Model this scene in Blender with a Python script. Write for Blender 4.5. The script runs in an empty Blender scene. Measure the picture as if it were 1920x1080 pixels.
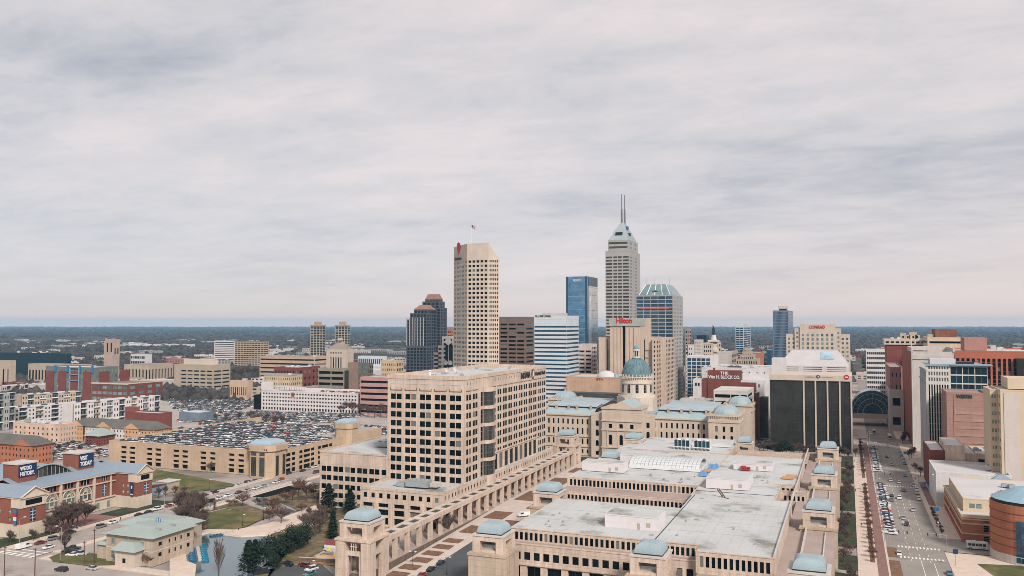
import bpy, bmesh, math, random
import numpy as np
from mathutils import Vector, Matrix
sc = bpy.context.scene
col = sc.collection
# ------------------------------------------------ camera, world, sun, exposure
F = 1600.0; HOR = 607.0; H = 88.0
YAW = math.atan(628 / F); PIT = math.atan((HOR - 540) / F)
cam_d = bpy.data.cameras.new('camera'); cam = bpy.data.objects.new('camera', cam_d); col.objects.link(cam)
cam.location = (0, 0, H); cam.rotation_euler = (math.pi / 2 + PIT, 0, YAW)
cam_d.sensor_width = 36.0; cam_d.lens = 36.0 * F / 1920.0; cam_d.clip_start = 1.0; cam_d.clip_end = 80000
sc.camera = cam
sc.view_settings.view_transform = 'Standard'; sc.view_settings.look = 'None'
sc.view_settings.gamma = 1.0; sc.view_settings.use_curve_mapping = False
EXPO = 1.3
sc.view_settings.exposure = EXPO
sc.render.engine = 'CYCLES'
sc.cycles.use_denoising = True; sc.cycles.denoising_prefilter = 'ACCURATE'; sc.cycles.denoising_input_passes = 'RGB_ALBEDO_NORMAL'
sc.cycles.pixel_filter_type = 'BLACKMAN_HARRIS'; sc.cycles.filter_width = 0.85
sc.cycles.max_bounces = 5; sc.cycles.diffuse_bounces = 2; sc.cycles.glossy_bounces = 2
sc.cycles.transmission_bounces = 2; sc.cycles.volume_bounces = 0; sc.cycles.transparent_max_bounces = 4
sc.cycles.use_adaptive_sampling = True; sc.cycles.adaptive_threshold = 0.008
sc.cycles.sample_clamp_indirect = 4.0
SUN_EL = math.radians(38); SUN_AZ = math.radians(137)      # azimuth from +Y clockwise: behind the camera, to its right
sd = bpy.data.lights.new('sun', 'SUN'); sun = bpy.data.objects.new('sun', sd); col.objects.link(sun)
sd.energy = 1.7; sd.angle = math.radians(10); sd.color = (1.0, 0.955, 0.90)
tosun = Vector((math.sin(SUN_AZ) * math.cos(SUN_EL), math.cos(SUN_AZ) * math.cos(SUN_EL), math.sin(SUN_EL)))
sun.rotation_euler = tosun.to_track_quat('Z', 'Y').to_euler()
world = bpy.data.worlds.new('World'); sc.world = world; world.use_nodes = True
def make_world():
    nt = world.node_tree; nt.nodes.clear(); N = nt.nodes.new; L = nt.links.new
    def math_(op, a, b=None, c=None):
        n = N('ShaderNodeMath'); n.operation = op
        for i, v in enumerate((a, b, c)):
            if v is None: continue
            if isinstance(v, (int, float)): n.inputs[i].default_value = v
            else: L(v, n.inputs[i])
        return n.outputs[0]
    out = N('ShaderNodeOutputWorld'); bg = N('ShaderNodeBackground'); L(bg.outputs[0], out.inputs[0])
    sky = N('ShaderNodeTexSky'); sky.sky_type = 'NISHITA'; sky.sun_disc = False
    sky.sun_elevation = SUN_EL; sky.sun_rotation = SUN_AZ; sky.altitude = 200
    bg.inputs[1].default_value = 0.1
    tc = N('ShaderNodeTexCoord'); sp = N('ShaderNodeSeparateXYZ'); L(tc.outputs['Generated'], sp.inputs[0])
    z = math_('MAXIMUM', sp.outputs[2], 0.0)
    den = math_('ADD', z, 0.13)
    cx = math_('DIVIDE', sp.outputs[0], den); cy = math_('DIVIDE', sp.outputs[1], den)
    cb = N('ShaderNodeCombineXYZ'); L(cx, cb.inputs[0]); L(cy, cb.inputs[1])
    def noise(scale, detail, rough, loc=(0, 0, 0), dist=0.0, sc3=(1, 1, 1), rz=0):
        mp = N('ShaderNodeMapping'); mp.inputs['Location'].default_value = loc; mp.inputs['Scale'].default_value = sc3
        mp.inputs['Rotation'].default_value = (0, 0, rz)
        L(cb.outputs[0], mp.inputs[0])
        n = N('ShaderNodeTexNoise'); n.inputs['Scale'].default_value = scale; n.inputs['Detail'].default_value = detail
        n.inputs['Roughness'].default_value = rough; n.inputs['Distortion'].default_value = dist
        L(mp.outputs[0], n.inputs['Vector']); return n.outputs['Fac']
    # cloud rolls run across the view direction (rotated by the camera's heading)
    n1 = noise(1.5, 8, 0.6, (3.1, 1.7, 0), 0.25, (0.75, 1.1, 1), -YAW + .25)
    n2 = noise(0.42, 4, 0.5, (7.7, 2.1, 0), 0.2, (0.7, 1.2, 1), -YAW)
    n3 = noise(5.0, 6, 0.65, (0.3, 9.1, 0), 0.4, (0.7, 1.1, 1), -YAW + .25)
    s = math_('ADD', math_('MULTIPLY', n1, 0.55), math_('ADD', math_('MULTIPLY', n2, 0.6), math_('MULTIPLY', n3, 0.30)))
    cr = N('ShaderNodeValToRGB'); L(s, cr.inputs[0])
    el = cr.color_ramp.elements
    el[0].position = 0.55; el[0].color = (0.46, 0.475, 0.525, 1)
    el[1].position = 0.86; el[1].color = (0.84, 0.755, 0.745, 1)
    e = el.new(0.70); e.color = (0.675, 0.652, 0.668, 1)
    # pale pinkish band low over the land
    hz = math_('POWER', math_('SUBTRACT', 1.0, math_('MINIMUM', math_('MULTIPLY', z, 3.6), 1.0)), 2.0)
    mx = N('ShaderNodeMix'); mx.data_type = 'RGBA'; L(math_('MULTIPLY', hz, 0.8), mx.inputs[0])
    L(cr.outputs[0], mx.inputs[6]); 
    # horizon tint: warm ahead, cooler to the left
    lr = math_('ADD', math_('MULTIPLY', sp.outputs[0], 0.75), 0.78)
    mr = N('ShaderNodeMix'); mr.data_type = 'RGBA'; mr.clamp_factor = True; L(lr, mr.inputs[0])
    mr.inputs[6].default_value = (0.63, 0.66, 0.72, 1); mr.inputs[7].default_value = (0.86, 0.70, 0.68, 1)
    L(mr.outputs[2], mx.inputs[7])
    # narrow warm glow right on the horizon
    h2 = math_('MAXIMUM', math_('SUBTRACT', math_('MINIMUM', math_('DIVIDE', 0.0075, math_('MAXIMUM', z, 0.0005)), 1.0), 0.07), 0.0)
    m2 = N('ShaderNodeMix'); m2.data_type = 'RGBA'; L(h2, m2.inputs[0]); L(mx.outputs[2], m2.inputs[6]); m2.inputs[7].default_value = (1.28, 0.87, 0.62, 1); mx = m2
    # thin share of clear sky light in the overcast
    k = N('ShaderNodeMix'); k.data_type = 'RGBA'; k.inputs[0].default_value = 0.96
    L(sky.outputs[0], k.inputs[6])
    sca = N('ShaderNodeVectorMath'); sca.operation = 'SCALE'; L(mx.outputs[2], sca.inputs[0]); sca.inputs[3].default_value = 3.92
    L(sca.outputs[0], k.inputs[7]); L(k.outputs[2], bg.inputs[0])
make_world()

# ------------------------------------------------ measuring helpers: sight lines into real coordinates
def ray(px, py):
    xc = (px - 960) / F; yc = (540 - py) / F
    cp, sp = math.cos(PIT), math.sin(PIT)
    f = cp - yc * sp; u = sp + yc * cp
    s, c = math.sin(YAW), math.cos(YAW)
    return (-s * f + c * xc, c * f + s * xc, u)
def G(px, py, z=0.0):
    d = ray(px, py); t = (z - H) / d[2]; return (d[0] * t, d[1] * t)
def AY(px, py, Y):
    d = ray(px, py); t = Y / d[1]; return (d[0] * t, H + d[2] * t)
def AX(px, py, X):
    d = ray(px, py); t = X / d[0]; return (d[1] * t, H + d[2] * t)
rnd = random.Random(7)

# ------------------------------------------------ materials
MATS = {}
def lin(c): return tuple(((v / 255) / 12.92 if v / 255 <= 0.04045 else ((v / 255 + 0.055) / 1.055) ** 2.4) for v in c)
def base_mat(name):
    m = bpy.data.materials.new(name); m.use_nodes = True; nt = m.node_tree
    b = nt.nodes['Principled BSDF']; return m, nt, b
def _noise(nt, vec, scale, detail=3, rough=0.55):
    n = nt.nodes.new('ShaderNodeTexNoise'); n.inputs['Scale'].default_value = scale
    n.inputs['Detail'].default_value = detail; n.inputs['Roughness'].default_value = rough
    nt.links.new(vec, n.inputs['Vector']); return n.outputs['Fac']
def _map(nt, vec, s):
    n = nt.nodes.new('ShaderNodeMapping'); n.inputs['Scale'].default_value = s; nt.links.new(vec, n.inputs[0]); return n.outputs[0]
def _mr(nt, v, a, b, c, d):
    n = nt.nodes.new('ShaderNodeMapRange'); nt.links.new(v, n.inputs[0])
    for i, x in enumerate((a, b, c, d)): n.inputs[i + 1].default_value = x
    return n.outputs[0]
def _mul(nt, a, b, op='MULTIPLY'):
    n = nt.nodes.new('ShaderNodeMath'); n.operation = op
    for i, v in enumerate((a, b)):
        if isinstance(v, (int, float)): n.inputs[i].default_value = v
        else: nt.links.new(v, n.inputs[i])
    return n.outputs[0]
def _mix(nt, f, a, b, mode='MIX'):
    n = nt.nodes.new('ShaderNodeMix'); n.data_type = 'RGBA'; n.blend_type = mode
    for i, v in ((0, f), (6, a), (7, b)):
        if isinstance(v, (int, float)): n.inputs[i].default_value = v
        elif isinstance(v, tuple): n.inputs[i].default_value = (*v[:3], 1)
        else: nt.links.new(v, n.inputs[i])
    return n.outputs[2]
def wall(name, c, amt=0.13, streak=0.12, rough=0.9, joint=None, jh=4.1, jw=0.0, scale=0.12, island=0.0, spec=0.25, stain=None):
    if name in MATS: return MATS[name]
    m, nt, b = base_mat(name)
    g = nt.nodes.new('ShaderNodeNewGeometry'); P = g.outputs['Position']
    f1 = _mr(nt, _noise(nt, P, scale, 4), 0.3, 0.7, 1 - amt, 1 + amt)
    f2 = _mr(nt, _noise(nt, _map(nt, P, (1, 1, 0.07)), 0.9, 3), 0.35, 0.75, 1.0, 1 - streak)
    f3 = _mr(nt, _noise(nt, P, 2.3, 2), 0.3, 0.7, 0.95, 1.05)
    f = _mul(nt, _mul(nt, f1, f2), f3)
    if joint:
        sp = nt.nodes.new('ShaderNodeSeparateXYZ'); nt.links.new(P, sp.inputs[0])
        fr = _mul(nt, _mul(nt, sp.outputs[2], 1.0 / jh), 0.0, 'ADD')
        fr = _mul(nt, fr, 1.0, 'FRACT') if False else fr
        n = nt.nodes.new('ShaderNodeMath'); n.operation = 'FRACT'; nt.links.new(fr, n.inputs[0])
        lt = _mul(nt, n.outputs[0], joint, 'LESS_THAN')
        f = _mul(nt, f, _mr(nt, lt, 0, 1, 1.0, 0.80))
        if jw:
            xy = _mul(nt, _mul(nt, sp.outputs[0], sp.outputs[1], 'ADD'), 1.0 / jw)
            n2 = nt.nodes.new('ShaderNodeMath'); n2.operation = 'FRACT'; nt.links.new(xy, n2.inputs[0])
            f = _mul(nt, f, _mr(nt, _mul(nt, n2.outputs[0], joint * 0.8, 'LESS_THAN'), 0, 1, 1.0, 0.84))
    if island:
        f = _mul(nt, f, _mr(nt, g.outputs['Random Per Island'], 0, 1, 1 - island, 1 + island))
    cm = nt.nodes.new('ShaderNodeVectorMath'); cm.operation = 'SCALE'; cm.inputs[0].default_value = c; nt.links.new(f, cm.inputs[3])
    colr = cm.outputs[0]
    if stain:
        sm = _mr(nt, _noise(nt, P, stain[1], 5, 0.6), stain[2], stain[2] + 0.12, 0, stain[3])
        colr = _mix(nt, sm, colr, stain[0])
    nt.links.new(colr, b.inputs['Base Color'])
    b.inputs['Roughness'].default_value = rough; b.inputs['Specular IOR Level'].default_value = spec
    MATS[name] = m; return m
def glass(name, c, rough=0.12, spec=0.5, metal=0.0, var=0.5, blind=0.0, bump=0.0):
    if name in MATS: return MATS[name]
    m, nt, b = base_mat(name)
    g = nt.nodes.new('ShaderNodeNewGeometry'); oi = nt.nodes.new('ShaderNodeObjectInfo')
    r = _mul(nt, _mul(nt, g.outputs['Random Per Island'], oi.outputs['Random'], 'ADD'), 1.0, 'FRACT') if False else None
    a = _mul(nt, g.outputs['Random Per Island'], oi.outputs['Random'], 'ADD')
    n = nt.nodes.new('ShaderNodeMath'); n.operation = 'FRACT'; nt.links.new(a, n.inputs[0]); r = n.outputs[0]
    f = _mr(nt, r, 0, 1, 1 - var, 1 + var)
    n1 = _mr(nt, _noise(nt, g.outputs['Position'], 0.13, 3), 0.3, 0.7, 0.7, 1.3)
    cm = nt.nodes.new('ShaderNodeVectorMath'); cm.operation = 'SCALE'; cm.inputs[0].default_value = c; nt.links.new(_mul(nt, f, n1), cm.inputs[3])
    colr = cm.outputs[0]
    if blind: colr = _mix(nt, _mul(nt, _mul(nt, r, 1 - blind, 'GREATER_THAN'), 0.5), colr, (0.30, 0.28, 0.25))
    nt.links.new(colr, b.inputs['Base Color'])
    b.inputs['Roughness'].default_value = rough; b.inputs['Metallic'].default_value = metal; b.inputs['Specular IOR Level'].default_value = spec
    if bump:
        bp = nt.nodes.new('ShaderNodeBump'); bp.inputs['Strength'].default_value = bump; bp.inputs['Distance'].default_value = 0.3
        nt.links.new(_noise(nt, g.outputs['Position'], 0.25, 2), bp.inputs['Height']); nt.links.new(bp.outputs[0], b.inputs['Normal'])
    MATS[name] = m; return m
def plain(name, c, rough=0.6, metal=0.0, spec=0.4):
    if name in MATS: return MATS[name]
    m, nt, b = base_mat(name)
    g = nt.nodes.new('ShaderNodeNewGeometry')
    f = _mr(nt, _noise(nt, g.outputs['Position'], 0.8, 3), 0.3, 0.7, 0.92, 1.08)
    cm = nt.nodes.new('ShaderNodeVectorMath'); cm.operation = 'SCALE'; cm.inputs[0].default_value = c; nt.links.new(f, cm.inputs[3])
    nt.links.new(cm.outputs[0], b.inputs['Base Color'])
    b.inputs['Roughness'].default_value = rough; b.inputs['Metallic'].default_value = metal; b.inputs['Specular IOR Level'].default_value = spec
    MATS[name] = m; return m
BEIGE = wall('limestone', (0.565, 0.445, 0.36), 0.13, 0.28, joint=0.035, jh=4.1, jw=3.2, stain=((0.33, 0.26, 0.19), 0.22, 0.58, 0.35))
BEIGE2 = wall('weathered_limestone', (0.45, 0.355, 0.27), 0.12, 0.25, joint=0.05, jh=2.0, jw=2.4, stain=((0.24, 0.20, 0.16), 0.3, 0.56, 0.5))
CAPST = wall('capitol_stone', (0.53, 0.43, 0.345), 0.08, 0.15, joint=0.06, jh=1.2)
CREAM = wall('cream_stone', (0.52, 0.435, 0.36), 0.08, 0.12)
DRUM = wall('drum_stone', (0.55, 0.46, 0.39), 0.06, 0.12)
TAN = wall('tan_concrete', (0.47, 0.345, 0.24), 0.10, 0.15, joint=0.03, jh=3.3, jw=6)
TANBR = wall('tan_brick', (0.41, 0.335, 0.26), 0.08, 0.1)
ORANGE = wall('orange_stucco', (0.52, 0.31, 0.18), 0.06, 0.08)
YEL = wall('yellow_stucco', (0.54, 0.43, 0.31), 0.06, 0.08)
WHITE = wall('white_panel', (0.58, 0.54, 0.53), 0.06, 0.12)
WHITEB = wall('bluish_white_panel', (0.50, 0.53, 0.56), 0.06, 0.06)
PALE = wall('pale_concrete', (0.50, 0.455, 0.42), 0.08, 0.15)
GREYC = wall('grey_concrete', (0.33, 0.33, 0.32), 0.1, 0.15)
DGREY = wall('dark_grey_panel', (0.09, 0.10, 0.11), 0.1, 0.05)
BROWNG = wall('brown_granite', (0.17, 0.125, 0.105), 0.1, 0.08)
PINKB = wall('pinkish_brown_panel', (0.34, 0.20, 0.165), 0.08, 0.12, joint=0.06, jh=3.4)
BRICK = wall('red_brick', (0.235, 0.085, 0.06), 0.12, 0.08, joint=0.10, jh=0.9)
BRICKD = wall('dark_red_brick', (0.17, 0.055, 0.045), 0.12, 0.08)
BRICKO = wall('orange_brick', (0.38, 0.15, 0.085), 0.10, 0.08, joint=0.12, jh=1.0)
BRICKP = wall('pink_brick', (0.34, 0.175, 0.15), 0.10, 0.08)
GRANITE = wall('tower_granite', (0.34, 0.325, 0.315), 0.06, 0.06)
STONEW = wall('rough_stone_wall', (0.15, 0.115, 0.085), 0.3, 0.1, joint=0.25, jh=0.8, jw=1.6, scale=0.9)
ROOFW = wall('white_roof_membrane', (0.45, 0.452, 0.447), 0.09, 0.0, joint=None, scale=0.06, rough=0.75, stain=((0.16, 0.155, 0.125), 0.055, 0.545, 0.8))
ROOFB = wall('bright_white_roof', (0.50, 0.475, 0.47), 0.06, 0.0, scale=0.08, rough=0.8, stain=((0.33, 0.30, 0.28), 0.07, 0.60, 0.6))
ROOFT = wall('tan_roof_deck', (0.34, 0.265, 0.235), 0.10, 0.0, scale=0.1, stain=((0.25, 0.19, 0.15), 0.12, 0.66, 0.5))
ROOFG = wall('gravel_roof', (0.27, 0.25, 0.235), 0.12, 0.0, scale=0.1, stain=((0.22, 0.2, 0.19), 0.15, 0.6, 0.5))
ROOFM = wall('grey_metal_roof', (0.22, 0.27, 0.32), 0.06, 0.05, rough=0.5)
ROOFGR = wall('green_metal_roof', (0.29, 0.335, 0.315), 0.07, 0.05, rough=0.55)
ROOFS = wall('shingle_roof', (0.115, 0.11, 0.10), 0.15, 0.0)
ROOFBR = wall('brown_tile_roof', (0.22, 0.17, 0.145), 0.1, 0.0)
COPPER = wall('pale_copper', (0.285, 0.355, 0.38), 0.08, 0.08, rough=0.6)
COPPERD = wall('aged_copper', (0.115, 0.19, 0.21), 0.22, 0.12, rough=0.6, scale=0.35)
DARKW = glass('dark_window', (0.003, 0.008, 0.009), 0.35, 0.08, var=0.8, blind=0.06)
DARKO = plain('dark_opening', (0.006, 0.008, 0.008), 0.9, spec=0.1)
BLUEW = glass('blue_window', (0.02, 0.06, 0.10), 0.1, 0.6, var=0.4)
GLASSB = glass('blue_mirror_glass', (0.13, 0.27, 0.42), 0.07, 0.6, metal=0.75, var=0.18, bump=0.25)
GLASSL = glass('pale_mirror_glass', (0.60, 0.62, 0.60), 0.1, 0.6, metal=0.75, var=0.10)
GLASSD = glass('smoked_glass', (0.070, 0.070, 0.062), 0.15, 0.5, metal=0.35, var=0.5, bump=0.45)
GLASST = glass('teal_glass', (0.010, 0.036, 0.048), 0.08, 0.5, metal=0.25, var=0.4, bump=0.2)
GREENW = glass('pale_green_window', (0.13, 0.18, 0.17), 0.15, 0.5, var=0.5)
METAL = plain('galvanised_metal', (0.36, 0.39, 0.40), 0.5, 0.4)
FRAMEW = plain('white_frame', (0.62, 0.62, 0.62), 0.6)
FRAMEG = plain('grey_frame', (0.25, 0.29, 0.31), 0.5)
FRAMEB = plain('blue_grey_frame', (0.20, 0.30, 0.36), 0.5)
BLACK = plain('black_paint', (0.015, 0.015, 0.017), 0.5)
RED = plain('red_paint', (0.42, 0.02, 0.02), 0.5)
NAVY = plain('navy_board', (0.01, 0.03, 0.09), 0.5)
BLUE = plain('blue_paint', (0.025, 0.15, 0.33), 0.5)
BROWNM = plain('brown_paint', (0.10, 0.05, 0.035), 0.6)
YELP = plain('yellow_paint', (0.55, 0.36, 0.05), 0.6)
WALLW = wall('white_penthouse_wall', (0.60, 0.56, 0.56), 0.04, 0.05)
SOIL = wall('brown_planting_bed', (0.17, 0.095, 0.06), 0.35, 0.0, scale=0.8)
GRASS = wall('winter_lawn', (0.085, 0.092, 0.034), 0.35, 0.0, scale=0.12, rough=1.0, stain=((0.20, 0.14, 0.065), 0.05, 0.50, 0.75))
GRASSD = wall('dark_lawn', (0.034, 0.047, 0.026), 0.4, 0.0, scale=0.2, rough=1.0, stain=((0.10, 0.07, 0.045), 0.09, 0.55, 0.7))

# ------------------------------------------------ mesh builder
class MB:
    def __init__(s, o=(0, 0, 0)): s.v = []; s.f = []; s.m = []; s.o = o
    def poly(s, pts, mi=0):
        n = len(s.v); s.v += [(p[0] - s.o[0], p[1] - s.o[1], p[2] - s.o[2]) for p in pts]
        s.f.append(tuple(range(n, n + len(pts)))); s.m.append(mi)
    def box(s, x0, x1, y0, y1, z0, z1, mi=0, bottom=False):
        n = len(s.v); o = s.o
        s.v += [(x - o[0], y - o[1], z - o[2]) for z in (z0, z1) for x, y in ((x0, y0), (x1, y0), (x1, y1), (x0, y1))]
        fs = [(0, 1, 5, 4), (1, 2, 6, 5), (2, 3, 7, 6), (3, 0, 4, 7), (4, 5, 6, 7)]
        if bottom: fs.append((3, 2, 1, 0))
        for f in fs: s.f.append(tuple(n + i for i in f)); s.m.append(mi)
    def prism(s, pts, z0, z1, mi=0, top=True, mt=None):
        n = len(pts)
        zz = z1 if isinstance(z1, (list, tuple)) else [z1] * n
        for i in range(n):
            a, b = pts[i], pts[(i + 1) % n]
            s.poly([(a[0], a[1], z0), (b[0], b[1], z0), (b[0], b[1], zz[(i + 1) % n]), (a[0], a[1], zz[i])], mi)
        if top: s.poly([(p[0], p[1], z) for p, z in zip(pts, zz)], mi if mt is None else mt)
    def cyl(s, cx, cy, z0, z1, r0, r1, n=16, mi=0, cap=True, sy=1.0, a0=0.0):
        b = len(s.v); o = s.o
        for z, r in ((z0, r0), (z1, r1)):
            for i in range(n):
                a = a0 + 2 * math.pi * i / n
                s.v.append((cx + r * math.cos(a) - o[0], cy + r * math.sin(a) * sy - o[1], z - o[2]))
        for i in range(n):
            j = (i + 1) % n; s.f.append((b + i, b + j, b + n + j, b + n + i)); s.m.append(mi)
        if cap: s.f.append(tuple(b + n + i for i in range(n))); s.m.append(mi)
    def lathe(s, cx, cy, prof, n=24, mi=0, ribs=None, rm=1):
        b = len(s.v); o = s.o
        for r, z in prof:
            for i in range(n):
                a = 2 * math.pi * i / n
                s.v.append((cx + r * math.cos(a) - o[0], cy + r * math.sin(a) - o[1], z - o[2]))
        for k in range(len(prof) - 1):
            for i in range(n):
                j = (i + 1) % n; s.f.append((b + k * n + i, b + k * n + j, b + (k + 1) * n + j, b + (k + 1) * n + i)); s.m.append(mi)
    def tube(s, p, q, r0, r1, n=5, mi=0):
        p = Vector(p); q = Vector(q); d = (q - p)
        if d.length < 1e-6: return
        d.normalize(); up = Vector((0, 0, 1)) if abs(d.z) < 0.9 else Vector((1, 0, 0))
        u = d.cross(up).normalized(); v = d.cross(u)
        b = len(s.v); o = Vector(s.o)
        for c, r in ((p, r0), (q, r1)):
            for i in range(n):
                a = 2 * math.pi * i / n; w = c + u * (r * math.cos(a)) + v * (r * math.sin(a)) - o
                s.v.append((w.x, w.y, w.z))
        for i in range(n):
            j = (i + 1) % n; s.f.append((b + i, b + j, b + n + j, b + n + i)); s.m.append(mi)
        s.f.append(tuple(b + n + i for i in range(n))); s.m.append(mi)
    def mesh(s, name, mats, smooth=False):
        me = bpy.data.meshes.new(name); me.from_pydata(s.v, [], s.f)
        for m in (mats if isinstance(mats, (list, tuple)) else [mats]): me.materials.append(m)
        me.polygons.foreach_set('material_index', s.m)
        if smooth: me.polygons.foreach_set('use_smooth', [True] * len(s.f))
        me.update(); return me
    def build(s, name, mats, parent=None, smooth=False, loc=None):
        return link(name, s.mesh(name, mats, smooth), parent, loc)
def link(name, me, parent=None, loc=None):
    o = bpy.data.objects.new(name, me); col.objects.link(o)
    if parent is not None: o.parent = parent
    if loc is not None: o.location = loc
    return o
def tag(o, label=None, cat=None, group=None, kind=None):
    if label: o['label'] = label
    if cat: o['category'] = cat
    if group: o['group'] = group
    if kind: o['kind'] = kind
    return o
def empty(name, loc, label=None, cat=None, group=None, rz=0):
    o = bpy.data.objects.new(name, None); o.empty_display_size = 0.5; col.objects.link(o)
    o.location = loc; o.rotation_euler = (0, 0, rz); return tag(o, label, cat, group)
def copy_tree(o, parent=None):
    c = o.copy(); col.objects.link(c)
    if parent is not None: c.parent = parent
    for ch in list(o.children): copy_tree(ch, c)
    return c
TXT = {}
def text_mesh(txt, h, depth=0.15, bold=0.0, squash=1.0, width=None):
    cu = bpy.data.curves.new('lettering', 'FONT'); cu.body = txt; cu.size = 1.0; cu.extrude = depth; cu.offset = bold
    cu.align_x = 'LEFT'; cu.space_line = 1.0
    o = bpy.data.objects.new('t', cu); col.objects.link(o)
    dg = bpy.context.evaluated_depsgraph_get(); me = bpy.data.meshes.new_from_object(o.evaluated_get(dg))
    bpy.data.objects.remove(o); bpy.data.curves.remove(cu)
    me.name = 'lettering'
    co = np.empty(len(me.vertices) * 3, dtype=np.float32); me.vertices.foreach_get('co', co); co = co.reshape(-1, 3)
    mn = co.min(0); mx = co.max(0)
    co[:, 0] = (co[:, 0] - mn[0]); co[:, 1] -= mn[1]
    k = h / (mx[1] - mn[1]); kx = k if width is None else width / (mx[0] - mn[0])
    co[:, 0] *= kx; co[:, 1] *= k
    me.vertices.foreach_set('co', co.ravel()); me.update(); return me
def sign_text(b, txt, p, d, h, mat, width=None, name='lettering', out=0.2, bold=0.01, org=None):
    """lettering on a wall: p = lower left corner in the place, d = direction along the wall"""
    me = text_mesh(txt, h, 0.1, bold, width=width); me.materials.append(mat)
    a = math.atan2(d[1], d[0]); n = (d[1], -d[0])
    o = link(name, me, b.e)
    o.location = (p[0] + n[0] * out - b.o[0], p[1] + n[1] * out - b.o[1], p[2] - b.o[2])
    o.rotation_euler = (math.pi / 2, 0, a); return o

# ------------------------------------------------ buildings
PANE = {}
def pane_mesh(w, h, mat, mull, fmat, arch=False):
    key = (round(w, 2), round(h, 2), mat.name, mull, fmat.name if fmat else None, arch)
    if key in PANE: return PANE[key]
    mb = MB()
    if arch:
        r = w / 2; pts = [(0, 0, 0), (w, 0, 0)] + [(r + r * math.cos(math.pi * i / 8), 0, h - r + r * math.sin(math.pi * i / 8)) for i in range(9)]
        mb.poly(pts, 0)
    else: mb.poly([(0, 0, 0), (w, 0, 0), (w, 0, h), (0, 0, h)], 0)
    if mull:
        nx, nz, t = mull
        for i in range(1, nx): x = w * i / nx; mb.box(x - t / 2, x + t / 2, -0.1, -0.01, 0, h, 1)
        for i in range(1, nz): z = h * i / nz; mb.box(0, w, -0.08, -0.012, z - t / 2, z + t / 2, 1, bottom=True)
    me = mb.mesh('window', [mat, fmat or FRAMEG]); PANE[key] = me; return me
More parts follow.
